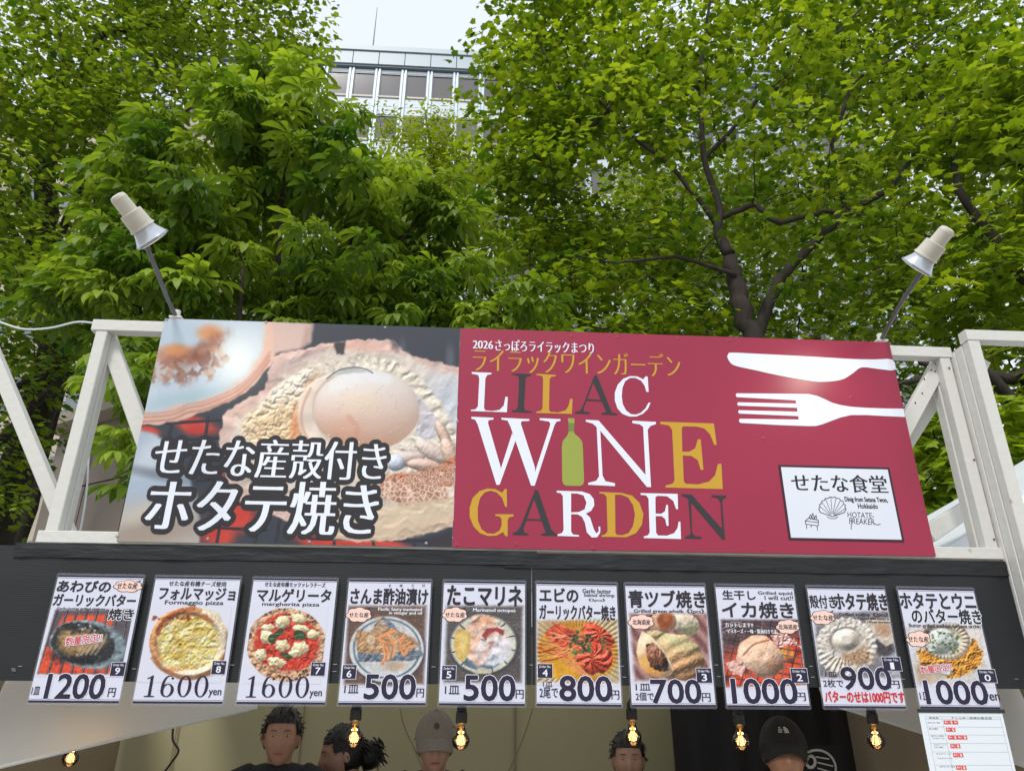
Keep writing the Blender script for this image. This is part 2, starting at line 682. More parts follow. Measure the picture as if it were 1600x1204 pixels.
for i in range(3):
    for k in range(5):
        mb = MB()
        lbox(mb, 0.87 + i * 1.76, 0.14, 0.80 + k * 1.6, 1.72, 0.1, 1.56)
        mb.build('cladding_panel', m_brown, lb_)
mb = MB()
lbox(mb, 2.7, 5, 8.15, 5.7, 10.8, 0.3)
mb.build('roof', m_brown2, lb_)
lb2 = thing('tower_building', 'tall beige and grey building glimpsed between the leaves on the far left', 'building', (-22, 26, 0))
mb = MB()
mb.box((-20, 30, 13), (17, 10, 26))
mb.build('wall', mat('beige_render', (186, 176, 160), rough=0.8, noise=0.1, nscale=0.6), lb2)
wfm = MB().box((0, 0, 0), (1.7, 0.12, 1.5))
rep('window', wfm, [(-27 + 2.4 * i, 24.98, 3 + 3.2 * k) for i in range(7) for k in range(7)], m_grey, lb2)
MB().box((-20, 30, 26.3), (17.4, 10.4, 0.6)).build('roof', m_brown2, lb2)

# ================================================================== white timber box-truss above the stall
def wood_mat():
    m = mat('white_painted_wood', (241, 242, 243), rough=0.62, noise=0.07, nscale=5, bump=0.25, bscale=35, stretch=(1, 1, 1))
    nt = m.node_tree
    N, L = nt.nodes, nt.links
    b_ = N['Principled BSDF']
    src = b_.inputs['Base Color'].links[0].from_socket
    tc = N.new('ShaderNodeTexCoord')
    # worn streaks and grey handling marks
    n = N.new('ShaderNodeTexNoise')
    mp = N.new('ShaderNodeMapping')
    mp.inputs['Scale'].default_value = (40, 40, 2.2)
    L.new(tc.outputs['Object'], mp.inputs[0])
    L.new(mp.outputs[0], n.inputs[0])
    n.inputs['Scale'].default_value = 1.6
    n.inputs['Detail'].default_value = 6
    r = N.new('ShaderNodeMapRange')
    r.inputs[1].default_value = 0.52
    r.inputs[2].default_value = 0.75
    x = N.new('ShaderNodeMix')
    x.data_type = 'RGBA'
    x.inputs[7].default_value = (*lin((208, 206, 200)), 1)
    L.new(r.outputs[0], x.inputs[0])
    L.new(src, x.inputs[6])
    # scattered knots
    v = N.new('ShaderNodeTexVoronoi')
    v.inputs['Scale'].default_value = 4.2
    L.new(tc.outputs['Object'], v.inputs['Vector'])
    r2 = N.new('ShaderNodeMapRange')
    r2.inputs[1].default_value = 0.025
    r2.inputs[2].default_value = 0.05
    r2.inputs[3].default_value = 0.55
    r2.inputs[4].default_value = 0.0
    L.new(v.outputs['Distance'], r2.inputs[0])
    x2 = N.new('ShaderNodeMix')
    x2.data_type = 'RGBA'
    x2.inputs[7].default_value = (*lin((150, 132, 112)), 1)
    L.new(r2.outputs[0], x2.inputs[0])
    L.new(x.outputs[2], x2.inputs[6])
    L.new(x2.outputs[2], b_.inputs['Base Color'])
    return m
m_wood = wood_mat()
m_cable = mat('white_cable', (214, 218, 222), rough=0.35)
m_screw = mat('dark_screw', (92, 80, 70), rough=0.5, metal=0.6)
FY = 0.035                                  # front face of the truss sits just behind the board

fr = thing('timber_truss', 'white painted timber truss carrying the long sign boards above the stall', 'timber frame', (0.25, 0.1, 2.13))
def beam(name, p0, p1, y, w, t, parent=fr, y1=None, m=None):
    a, c = at(*p0, y), at(*p1, y if y1 is None else y1)
    mb = MB()
    mb.beam(a, c, w, t)
    return mb.build(name, m or m_wood, parent)
zt = float(at(150, 505, 0)[2])
zb = 2.139
# rails run dead level on the stall's own line
x0 = float(at(56, 836, 0)[0])
x1 = float(at(1573, 872, 0)[0])
def rail(name, xa_, xb_, z, y, h, t, parent=fr):
    return MB().beam((xa_, y, z), (xb_, y, z), h, t).build(name, m_wood, parent)
rail('top_rail', float(at(142, 505, 0)[0]), float(at(1489, 548, 0)[0]), zt, 0.035, 0.05, 0.05)
rail('bottom_rail', x0, x1, zb + 0.012, 0.032, 0.045, 0.05)
rail('bottom_rail', x0 + 0.05, x1 - 0.05, zb + 0.012, 0.62, 0.045, 0.05)
# posts: two boards screwed side by side
for (xt, w) in ((x0 + 0.03, 0.05), ):
    xx = float(at(160, 520, 0)[0])
    MB().beam((xx - 0.012, 0.036, zb + 0.036), (xx - 0.012, 0.036, zt - 0.026), 0.046, 0.044).build('post', m_wood, fr)
    MB().beam((xx - 0.010, 0.080, zb + 0.036), (xx - 0.010, 0.080, zt - 0.026), 0.050, 0.042).build('post', m_wood, fr)
xr = float(at(1482, 560, 0)[0])
MB().beam((xr - 0.004, 0.036, zb + 0.036), (xr - 0.004, 0.036, zt - 0.026), 0.046, 0.044).build('post', m_wood, fr)
MB().beam((xr - 0.008, 0.083, zb + 0.036), (xr - 0.008, 0.083, zt - 0.026), 0.050, 0.048).build('post', m_wood, fr)
for xx in (xx, xr):
    MB().beam((xx, 0.106, zb + 0.012), (xx, 0.594, zb + 0.012), 0.046, 0.046, ref=(0, 0, 1)).build('cross_rail', m_wood, fr)
# diagonals in the front face and in the end faces
beam('brace', (166, 520), (246, 742), 0.085, 0.062, 0.045)
beam('brace', (1474, 556), (1396, 700), 0.075, 0.062, 0.045)
beam('brace', (1476, 600), (1400, 718), 0.16, 0.05, 0.045)
beam('brace', (1446, 836), (1530, 782), 0.10, 0.07, 0.045, y1=0.5)
beam('brace', (-30, 505), (112, 846), 0.20, 0.052, 0.05)
# intermediate posts hidden by the board
for q in (-0.55, 0.45):
    MB().beam((q, 0.04, zb + 0.036), (q, 0.04, zt - 0.026), 0.046, 0.044).build('post', m_wood, fr)
mb = MB()
for (px, py) in ((1464, 560), (1462, 568), (1455, 578), (1461, 580), (1441, 614), (1430, 629), (1444, 592)):
    p = at(px, py, 0.0515)
    mb.lathe([(0, 0.0035), (0.002, 0.0035)], p, p - np.array([0, 0.01, 0]), 8)
for (px, py, yy) in ((1522, 718, 0.012), (1553, 842, 0.012), (1483, 575, 0.012)):
    p = at(px, py, yy)
    mb.lathe([(0, 0.004), (0.002, 0.004)], p, p - np.array([0, 0.01, 0]), 8)
mb.build('screw', m_screw, fr)

# neighbour's truss at right
nt_ = thing('timber_truss', 'white timber truss of the next stall, cut off by the right edge of the photo', 'timber frame', (2.0, 0.0, 0))
xn = float(at(1500, 530, -0.1)[0])
znt = float(at(1506, 523, -0.1)[2])
xn1 = xn + 0.03
MB().beam((xn1 + 0.027, -0.082, 1.2), (xn1 + 0.027, -0.082, znt - 0.028), 0.05, 0.044).build('post', m_wood, nt_)
MB().beam((xn1 + 0.024, -0.034, 1.2), (xn1 + 0.024, -0.034, znt - 0.03), 0.05, 0.048).build('post', m_wood, nt_)
MB().beam((xn1 + 0.020, 0.012, 1.2), (xn1 + 0.020, 0.012, znt - 0.034), 0.046, 0.04).build('post', m_wood, nt_)
MB().beam((xn1, -0.08, znt), (xn1 + 2.6, -0.08, znt), 0.05, 0.05).build('top_rail', m_wood, nt_)
MB().beam((xn1 + 0.56, -0.08, znt - 0.028), (xn1 + 0.56, -0.08, 2.0), 0.05, 0.05).build('post', m_wood, nt_)
MB().beam((xn1 + 0.056, -0.07, 2.06), (xn1 + 2.6, -0.07, 2.06), 0.05, 0.05).build('bottom_rail', m_wood, nt_)
MB().beam((xn1 + 0.05, -0.01, znt - 0.06), (xn1 + 0.12, -0.01, znt - 0.11), 0.05, 0.04).build('brace', m_wood, nt_)
nl = thing('timber_truss', 'white timber truss of the next stall beyond the left edge, only a sloping brace showing', 'timber frame', (-2.2, 0.2, 2.1))
MB().beam((-4.2, 0.26, zt), (-2.35, 0.26, zt), 0.05, 0.05).build('top_rail', m_wood, nl)
MB().beam((-4.2, 0.26, zb), (-1.85, 0.26, zb), 0.05, 0.05).build('bottom_rail', m_wood, nl)
MB().beam((-4.15, 0.26, 0.0), (-4.15, 0.26, zt - 0.027), 0.05, 0.05).build('post', m_wood, nl)
o = MB().beam((-4.1, 0.262, zb + .03), at(-34, 520, 0.262), 0.05, 0.045).build('brace', m_wood, nl)

# stall uprights under the fascia (outside the menu row)
for (xx_, lab) in ((-1.78, 'white upright carrying the left end of the stall front'), (2.14, 'white upright carrying the right end of the stall front')):
    o = MB().beam((xx_, 0.12, 0), (xx_, 0.12, 2.08), 0.06, 0.06).build('stall_post', m_wood)
    tag(o, lab, 'post')

# ================================================================== black corrugated fascia with tape
def ribbed():
    m = mat('black_corrugated_plastic', (31, 32, 35), rough=0.52, noise=0.1, nscale=3, spec=0.4)
    nt = m.node_tree
    N, L = nt.nodes, nt.links
    tc = N.new('ShaderNodeTexCoord')
    w = N.new('ShaderNodeTexWave')
    w.bands_direction = 'Z'
    w.wave_profile = 'SIN'
    w.inputs['Scale'].default_value = 50
    L.new(tc.outputs['Object'], w.inputs[0])
    bp = N.new('ShaderNodeBump')
    bp.inputs['Strength'].default_value = 0.13
    bp.inputs['Distance'].default_value = 0.002
    L.new(w.outputs[1], bp.inputs['Height'])
    n = N.new('ShaderNodeTexNoise')
    n.inputs['Scale'].default_value = 2.0
    L.new(tc.outputs['Object'], n.inputs[0])
    b2 = N.new('ShaderNodeBump')
    b2.inputs['Strength'].default_value = 0.4
    b2.inputs['Distance'].default_value = 0.05
    L.new(n.outputs[0], b2.inputs['Height'])
    L.new(bp.outputs[0], b2.inputs['Normal'])
    L.new(b2.outputs[0], N['Principled BSDF'].inputs['Normal'])
    return m
m_corr = ribbed()
m_tape = mat('black_tape', (32, 32, 35), rough=0.5, noise=0.15, nscale=6, bump=0.5, bscale=9, stretch=(1, 1, 5), spec=0.35)
zf0, zf1 = 1.668, 2.118
xs = float(at(831, 880, 0)[0])
fa = thing('fascia_board', 'long black corrugated plastic fascia behind the row of menu cards', 'fascia', (0.2, 0.0, 1.67))
MB().box(((-1.72 + xs) / 2, 0.012, (zf0 + zf1) / 2), (xs + 1.72 - 0.002, 0.006, zf1 - zf0)).build('plastic_sheet', m_corr, fa)
MB().box(((2.14 + xs) / 2 + 0.001, 0.010, (zf0 + zf1) / 2 - 0.002), (2.14 - xs, 0.006, zf1 - zf0 - 0.004)).build('plastic_sheet', m_corr, fa)
def tape_strip(x0_, x1_, z0_, z1_, y_, seed):
    q = np.random.default_rng(seed)
    nx, nz = 120, 7
    X, Z = np.meshgrid(np.linspace(x0_, x1_, nx), np.linspace(z0_, z1_, nz))
    Yv = y_ - 0.0035 * fbm(X * 1.0, Z * 6, 0.12, seed, 3) - 0.004 * np.abs(np.sin(X * 3 + fbm(X, Z, 0.3, seed + 2) * 8)) ** 8
    Z = Z + 0.004 * (fbm(X, Z * 0, 0.25, seed + 4) - 0.5) * (Z > (z0_ + z1_) / 2) + 0.006 * (fbm(X, Z * 0, 0.35, seed + 6) - 0.5) * (Z < (z0_ + z1_) / 2)
    i = np.arange(nx * nz).reshape(nz, nx)
    Q = np.stack([i[:-1, :-1], i[:-1, 1:], i[1:, 1:], i[1:, :-1]], -1).reshape(-1, 4)
    V = np.stack([X, Yv, Z], -1).reshape(-1, 3) - np.array(fa['_o'])
    me = np_mesh('tape_strip', V, Q, smooth=True)
    o_ = link('tape_strip', me, m_tape, fa)
    return o_
tape_strip(-1.62, xs + 0.02, 2.076, 2.128, 0.007, 1)
tape_strip(xs - 0.10, 2.10, 2.066, 2.122, 0.005, 2)
mb = MB()
for (px, py) in ((19, 1044), (30, 1040), (20, 1047), (208, 1044), (362, 1038), (523, 1037), (522, 1048), (677, 1041), (830, 1038), (972, 1040), (976, 1057), (1124, 1056), (1120, 1038), (1268, 1040), (1271, 1057), (1412, 1060), (1590, 1060)):
    a = at(px - 3, py, 0.0)
    mb.box((a[0] + 0.007, 0.0055, a[2]), (0.013, 0.0012, 0.0016))
mb.build('staples', mat('staple_steel', (190, 192, 196), rough=0.3, metal=0.9), fa)


# ================================================================== crops used to place print (photo px)
def c2(X, Y): return 180 + X * 0.3375, 490 + Y * 0.3376
def c3(X, Y): return 700 + X * 0.30728, 500 + Y * 0.3073
def c4(X, Y): return 1100 + X * 0.33223, 500 + Y * 0.33223
def c5(X, Y): return X * 0.30234, 840 + Y * 0.30234
def c6(X, Y): return 360 + X * 0.30234, 840 + Y * 0.30234
def c7(X, Y): return 680 + X * 0.30241, 840 + Y * 0.30241
def c8(X, Y): return 1080 + X * 0.325, 860 + Y * 0.32514
def bx(c, X, Y):
    p = at(*c(X, Y), 0)
    return (float(p[0]), float(p[2]))

# ================================================================== scallop photograph board (left half of the sign)
bx0, bxm, bx1, bz1, bz0 = -1.268, -0.061, 1.782, 3.046, 2.136
SF = -0.004                                # front face of the boards


def paint_scallop(px, py):
    X, Y = (px - 180) / 0.3375, (py - 490) / 0.3376
    p = Pic(X, Y, (58, 62, 72))
    n1, n2 = fbm(X, Y, 120, 1), fbm(X, Y, 30, 2)
    p.mul(0.9 + 0.25 * n1)
    # smoky top right
    p.put((64, 66, 76), p.pol([(900, 0), (1620, 0), (1620, 260), (900, 160)], 30))
    p.put((150, 155, 170), 0.35 * p.ell(1550, 210, 18, 60, 0, 0.8))
    p.put((140, 145, 160), 0.3 * p.ell(1330, 170, 14, 50, 0, 0.8))
    # glowing coals beneath the wire
    coal = fbm(X, Y, 90, 5)
    for (x, y, rx, ry) in ((380, 520, 90, 40), (560, 930, 80, 70), (470, 1010, 90, 60), (1000, 1065, 150, 40), (700, 900, 60, 30), (1250, 1075, 200, 28), (150, 540, 60, 20), (450, 740, 60, 25)):
        p.put(np.stack([190 + 50 * coal, 50 + 40 * coal, 45 + 20 * coal], -1), 0.95 * p.ell(x, y, rx, ry, 10, 0.45, 0.3, 60, int(x)))
    # wire mesh
    for pts in ([(130, 512), (500, 490), (640, 470)], [(200, 590), (470, 575)], [(380, 770), (720, 760)], [(330, 900), (560, 880), (900, 900)], [(380, 985), (700, 1000)], [(900, 1040), (1560, 1050)],
                [(265, 500), (240, 600)], [(430, 480), (415, 590)], [(500, 900), (470, 1060)], [(670, 960), (640, 1080)], [(560, 480), (520, 640)], [(760, 960), (740, 1080)], [(1020, 1020), (1010, 1090)], [(1190, 1030), (1200, 1090)], [(1370, 1030), (1390, 1090)]):
        p.put((38, 38, 46), p.line(pts, 4.5, 5))
        p.put((120, 120, 128), 0.35 * p.line([(a, c - 3) for a, c in pts], 0.8, 2))
    # lower left blurred shell
    m = p.pol([(0, 1100), (-40, 900), (100, 530), (190, 560), (240, 600), (330, 740), (375, 830), (385, 930), (390, 1100)], 14, 6, 40, 3)
    p.put((176, 190, 208), m)
    p.put((205, 214, 224), m * p.ell(190, 640, 120, 60, -40, 0.8))
    p.put((120, 128, 140), m * 0.8 * p.ell(200, 745, 180, 22, 12, 0.9))
    p.put((186, 178, 172), m * ss(780, 1000, Y))
    p.put((160, 140, 124), m * 0.7 * p.ell(150, 1010, 260, 60, -10, 0.8))
    p.put((206, 196, 180), m * 0.7 * p.ell(120, 920, 120, 40, -20, 0.9))
    # upper-left shell
    sh = p.pol([(225, 20), (740, 25), (735, 210), (640, 330), (560, 390), (480, 430), (380, 460), (330, 488), (210, 515), (120, 512), (100, 500)], 7, 10, 60, 4)
    rimc = np.stack([222 + 10 * n2, 176 + 22 * n2, 158 + 22 * n2], -1)
    p.put(rimc, sh)
    inn = p.pol([(220, 15), (690, 20), (680, 170), (600, 290), (470, 380), (350, 415), (150, 455), (130, 440)], 22, 14, 70, 5)
    p.put(np.stack([186 + 26 * n1, 204 + 18 * n1, 220 + 14 * n1], -1), inn)
    p.put((226, 234, 236), inn * 0.8 * p.ell(560, 190, 110, 120, 20, 0.9))
    p.put((160, 190, 196), inn * 0.5 * p.ell(350, 390, 220, 34, -10, 0.9))
    for k, off in enumerate((0, 20, 36)):
        p.put((176, 116, 100), (0.55 - 0.12 * k) * p.line([(120, 500 - off), (260, 488 - off), (340, 455 - off), (420, 440 - off), (560, 380 - off), (650, 300 - off), (715, 215 - off)], 2.2, 7))
    p.put((232, 190, 170), 0.8 * p.ell(745, 60, 32, 120, 0, 0.8) * sh)
    p.put((196, 128, 96), 0.85 * p.ell(270, 195, 110, 42, 0, 0.7, 0.3, 30, 4))
    p.put((232, 152, 92), 0.85 * p.ell(290, 170, 60, 26, 5, 0.8))
    p.put((226, 156, 104), 0.95 * p.ell(440, 90, 56, 36, 0, 0.6))
    p.put((150, 92, 72), 0.8 * p.ell(400, 170, 110, 34, -35, 0.8, 0.4, 25, 8))
    UX, UY = warp(X, Y, 16, 30, 81)
    dd = p.pol([(150, 230), (300, 200), (420, 150), (500, 130), (520, 200), (440, 300), (330, 330), (170, 320)], 26, 16)
    p.put((136, 84, 68), 0.75 * dd * ss(0.42, 0.68, fbm(UX, UY, 34, 82, 3)))
    p.put((214, 160, 124), 0.5 * dd * ss(0.6, 0.3, fbm(UX, UY, 40, 83, 3)))
    # blurry pink shell piece, top centre
    p.put((216, 186, 176), p.pol([(725, 28), (915, 45), (905, 130), (850, 165), (735, 185)], 14, 6))
    p.put((176, 140, 132), 0.5 * p.pol([(880, 60), (915, 60), (900, 140), (860, 150)], 12))
    # main shell: cream plate with pink ruffled rim and fine radial ribs
    sh_pts = [(735, 195), (880, 160), (1000, 130), (1180, 118), (1290, 122), (1330, 175), (1450, 215), (1600, 245), (1640, 960), (1500, 1000), (1330, 1045), (1100, 1055), (950, 1030), (800, 960), (700, 920), (560, 860), (520, 780), (478, 600), (500, 470), (560, 420), (690, 350), (715, 260)]
    sh = p.pol(sh_pts, 5, 12, 34, 9)
    inner = p.pol([(790, 225), (900, 195), (1010, 160), (1180, 150), (1300, 170), (1450, 250), (1640, 300), (1640, 900), (1480, 950), (1300, 990), (1100, 1000), (900, 960), (700, 860), (580, 780), (530, 620), (550, 500), (640, 430), (740, 350), (770, 280)], 22, 16, 40, 10)
    WX, WY = warp(X, Y, 40, 90, 50)
    th_ = np.arctan2(WY - 1150, WX - 1150)
    rd_ = np.hypot(WX - 1150, WY - 1150)
    rib = 0.5 + 0.5 * np.sin(th_ * 70 + 2.5 * fbm(X, Y, 50, 35))
    p.put(np.stack([214 + 14 * n1, 176 + 26 * n1, 166 + 26 * n1], -1), sh)
    p.put(np.stack([232 - 6 * n1, 218 - 8 * n1, 206 - 8 * n1], -1), inner)
    p.put((226, 168, 150), 0.65 * sh * p.ell(1140, 150, 130, 24, 4, 0.9, 0.4, 20))
    p.put((198, 206, 220), 0.8 * inner * p.ell(1560, 400, 130, 150, 0, 0.9))
    p.put((184, 158, 156), 0.6 * sh * p.ell(800, 250, 120, 34, -28, 0.9, 0.4, 30))
    relief(p, 3.5 * rib * ss(200, 700, rd_) + 40 * ridge(WX * 0.6, WY * 1.3, 120, 51) + 2.5 * fbm(X, Y, 14, 52), sh, 0.36, 0.10, 12)
    p.put((52, 50, 58), 0.9 * p.pol([(1012, 134), (1066, 130), (1060, 186), (1024, 190)], 7, 6, 14))
    p.put((70, 68, 80), 0.7 * p.ell(1295, 140, 18, 34, -20, 0.8, 0.4, 18))
    # mantle: thick wet frill round the muscle
    mant = p.pol([(900, 240), (1010, 212), (1130, 190), (1290, 222), (1410, 290), (1510, 420), (1590, 560), (1600, 760), (1300, 800), (1050, 700), (820, 640), (600, 590), (585, 500), (690, 400), (790, 300)], 14, 18, 46, 12)
    p.put(np.stack([236 - 10 * n1, 226 - 14 * n1, 212 - 16 * n1], -1), mant)
    MX, MY = warp(X, Y, 26, 50, 55)
    ang = np.arctan2(MY - 440, MX - 1150)
    fr_ = np.hypot((MX - 1150) / 262, (MY - 440) / 184)
    fold = np.sin(ang * 34 + 5 * fbm(X, Y, 60, 56)) * ss(1.0, 1.25, fr_)
    d1, d2, cid = voro(MX, MY, 21, 3)
    bub = np.sqrt(np.clip(1 - (d1 * 1.25) ** 2, 0, 1))
    bl = p.pol([(590, 530), (600, 470), (700, 390), (820, 300), (900, 270), (900, 400), (870, 600), (640, 620)], 30, 20)
    p.put(np.stack([222 + 14 * cid, 186 + 22 * cid, 140 + 30 * cid], -1), bl * 0.85 * ss(380, 520, Y + 0.2 * X - 120))
    relief(p, 4 * fold * (1 - bl) + 15 * bub * bl + 34 * ridge(MX, MY, 90, 57) + 2.0 * fbm(X, Y, 12, 58), mant, 0.42, 0.40, 22)
    p.put((222, 140, 92), 0.8 * p.ell(838, 520, 26, 84, 8, 0.8, 0.35, 22))
    p.put((226, 150, 104), 0.5 * p.ell(905, 330, 20, 50, 30, 0.9, 0.3, 20))
    # crescent band on the left of the muscle
    cr = np.clip(p.ell(1020, 470, 176, 190, -12, 0.05) - p.ell(1075, 462, 150, 178, -12, 0.09), 0, 1)
    p.put((232, 214, 200), cr)
    relief(p, 30 * np.clip(cr, 0, 1) * fbm(X, Y, 90, 61, 2), cr, 0.25, 0.3, 20)
    p.put((206, 150, 122), 0.6 * p.line([(905, 345), (866, 440), (872, 540), (940, 640)], 2, 8))
    p.put((204, 176, 160), 0.7 * p.line([(965, 335), (925, 420), (940, 520), (1010, 610)], 2, 7))
    # the muscle: pale and glossy above, flushed pink below
    r2 = np.hypot((X - 1165) / 248, (Y - 445) / 186)
    ms = 1 - ss(0.975, 1.015, r2 + 0.05 * (fbm(X, Y, 120, 6) - 0.5))
    g1 = np.clip((Y - 270) / 350, 0, 1) ** 1.3
    p.put(np.stack([226 - 2 * g1 + 6 * n2, 218 - 44 * g1 + 6 * n2, 214 - 66 * g1 + 6 * n2], -1), ms)
    p.put((228, 168, 140), 0.5 * ms * p.ell(1060, 545, 80, 60, 30, 0.9, 0.3, 60))
    p.put((236, 212, 180), 0.6 * ms * p.ell(1140, 405, 80, 34, 0, 0.9, 0.3, 40))
    dome = 150 * np.sqrt(np.clip(1.02 - r2 ** 2, 0, 1))
    SX, SY = warp(X, Y, 30, 80, 63)
    relief(p, dome + 3.0 * ridge(SX * 0.4, SY, 26, 64) + 0.8 * fbm(X, Y, 7, 65), ms, 0.13, 0.30, 10)
    p.put((206, 144, 124), 0.35 * ms * p.line([(1085, 480), (1118, 530), (1112, 600)], 5, 16))
    q_ = np.random.default_rng(5)
    for _ in range(42):
        x, y, r_ = q_.uniform(960, 1350), q_.uniform(330, 600), q_.uniform(1.5, 4.5)
        p.put((186, 150, 136), 0.5 * ms * p.ell(x + 1.5, y + 1.8, r_ * 1.3, r_ * 1.2, 0, 0.5))
        p.put((250, 250, 252), 0.85 * ms * p.ell(x - 0.5, y - 0.6, r_ * 0.8, r_ * 0.7, 0, 0.5))
    p.put((242, 244, 250), 0.55 * ms * p.line([(1010, 345), (1080, 305), (1170, 290), (1260, 305)], 6, 34))
    # thin dark lid line and grey membrane on top
    p.put((150, 162, 170), 0.5 * p.pol([(985, 296), (1040, 258), (1110, 246), (1190, 270), (1110, 272), (1040, 280)], 6, 4))
    p.put((84, 96, 108), 0.8 * p.line([(980, 300), (1030, 264), (1100, 248), (1160, 256), (1192, 274)], 1.0, 4))
    # translucent flap and gill folds at the right
    fp = p.pol([(1395, 380), (1440, 420), (1490, 480), (1500, 560), (1440, 590), (1390, 560), (1410, 470)], 5, 8, 26)
    p.put((206, 200, 208), 0.9 * fp)
    relief(p, 16 * ridge(MX, MY, 34, 71), fp, 0.5, 0.7, 16)
    for (x, y, rx, ry, rt_, c_) in ((1520, 560, 26, 74, -26, (222, 190, 172)), (1470, 640, 92, 38, 30, (216, 196, 186)), (1340, 672, 92, 36, -6, (206, 184, 176)), (1545, 640, 34, 70, -20, (228, 196, 176)), (1430, 700, 80, 30, 6, (212, 178, 160)), (1300, 690, 42, 38, 0, (200, 208, 222))):
        e_ = p.ell(x, y, rx, ry, rt_, 0.10, 0.08, 30, int(x))
        p.put(c_, e_)
        c, s_ = math.cos(R(rt_)), math.sin(R(rt_))
        u, v = ((X - x) * c + (Y - y) * s_) / rx, (-(X - x) * s_ + (Y - y) * c) / ry
        relief(p, 34 * np.sqrt(np.clip(1.02 - u * u - v * v, 0, 1)) + 6 * fbm(X, Y, 14, 73), e_, 0.42, 0.8, 12)
    # browned roe and honeycomb of foam
    ro = p.pol([(1250, 745), (1420, 735), (1500, 700), (1610, 640), (1610, 780), (1520, 800), (1290, 800)], 12, 18, 22, 2)
    p.put((222, 128, 86), 0.9 * ro)
    relief(p, 26 * ridge(MX, MY, 20, 75), ro, 0.55, 0.5, 16)
    for sc2, poly_, sd in ((25, [(1185, 765), (1330, 755), (1530, 780), (1540, 855), (1330, 890), (1245, 860)], 7), (12, [(1340, 735), (1600, 700), (1600, 790), (1350, 790)], 9)):
        d1, d2, cid = voro(X, Y, sc2, sd)
        fo = p.pol(poly_, 12, 18)
        e = ss(0.05, 0.30, d2 - d1)
        p.put(np.stack([224 - 74 * e + 34 * cid, 190 - 88 * e + 30 * cid, 168 - 90 * e + 30 * cid], -1), fo * 0.9)
        p.put((252, 250, 248), fo * 0.8 * ss(0.16, 0.06, np.hypot(d1, 0) ) * (cid > 0.3))
    base = p.pol([(1240, 890), (1560, 850), (1620, 960), (1400, 1030), (1180, 1050), (1000, 1040), (1060, 940)], 14, 10)
    p.put((218, 194, 162), 0.75 * base)
    relief(p, 22 * ridge(MX * 0.5, MY * 1.5, 60, 77), base, 0.4, 0.1)
    p.put((58, 52, 58), 0.95 * p.pol([(1450, 1035), (1640, 985), (1640, 1110), (1430, 1110)], 12, 8))
    # grain of the enlargement
    p.mul(0.97 + 0.06 * fbm(X, Y, 3, 38, 2))
    return p.I * 0.98


sb = thing('sign_board', 'printed sign board with a close-up photo of a grilled scallop in its shell', 'sign', ((bx0 + bxm) / 2, 0, bz0))
m_edge = mat('board_edge', (205, 205, 208), rough=0.6)
MB().box(((bx0 + bxm) / 2, 0.001, (bz0 + bz1) / 2), (bxm - bx0 - 0.001, 0.010, bz1 - bz0)).build('panel', m_edge, sb)
print_sheet('photo_print', bx0, bxm - 0.001, bz0, bz1, 400, 300, SF - 0.0005, paint_scallop, sb)
dk = ink('charcoal', (44, 42, 46))
wt = ink('white', (226, 230, 240))
mb = MB()
text(mb, 'せたな産殻付き', bx(c2, 172, 750), bx(c2, 1258, 598), SF - 0.0012, halo=0.135, smear=0.02)
text(mb, 'ホタテ焼き', bx(c2, 134, 1008), bx(c2, 1222, 785), SF - 0.0016, halo=0.105, smear=0.02)
mb.build('lettering_outline', dk, sb)
mb = MB()
text(mb, 'せたな産殻付き', bx(c2, 172, 750), bx(c2, 1258, 598), SF - 0.0026, bold=-0.012, smear=0.026)
text(mb, 'ホタテ焼き', bx(c2, 134, 1008), bx(c2, 1222, 785), SF - 0.0026, bold=-0.010, smear=0.030)
mb.build('lettering', wt, sb)

# ================================================================== maroon wine garden board
wb = thing('sign_board', 'maroon sign board reading LILAC WINE GARDEN with white cutlery, right half of the sign', 'sign', ((bxm + bx1) / 2, 0, bz0))
m_mar = mat('maroon_print', (154, 36, 66), rough=0.30, noise=0.05, nscale=2, spec=0.45, bump=0.10, bscale=3)
MB().box(((bxm + bx1) / 2 + 0.0005, 0.001, (bz0 + bz1) / 2), (bx1 - bxm - 0.001, 0.010, bz1 - bz0 + 0.002)).build('panel', m_mar, wb)
gold = ink('gold', (196, 152, 46))
blk = ink('soft_black', (52, 50, 52))
green = ink('bottle_green', (150, 160, 70))
dgreen = ink('bottle_label', (112, 130, 62))


def glyph(c, polys, m, y=SF - 0.0010, parent=None, name='letter', holes=None):
    mb_ = MB()
    for i, pts in enumerate(polys):
        mb_.poly([bx(c, *q) for q in pts], y - i * 0.00004, [[bx(c, *q) for q in h] for h in (holes or [])] if i == 0 else ())
    return mb_.build(name, m, parent)


def smooth_loop(pts, k=4):
    """closed Catmull-Rom through the points"""
    P = np.array(pts, float)
    n = len(P)
    out = []
    for i in range(n):
        p0, p1, p2, p3 = P[i - 1], P[i], P[(i + 1) % n], P[(i + 2) % n]
        for j in range(k):
            t = j / k
            out.append(tuple(0.5 * ((2 * p1) + (-p0 + p2) * t + (2 * p0 - 5 * p1 + 4 * p2 - p3) * t * t + (-p0 + 3 * p1 - 3 * p2 + p3) * t ** 3)))
    return out


def G(polys, m, **k):
    return glyph(c3, polys, m, parent=wb, **k)


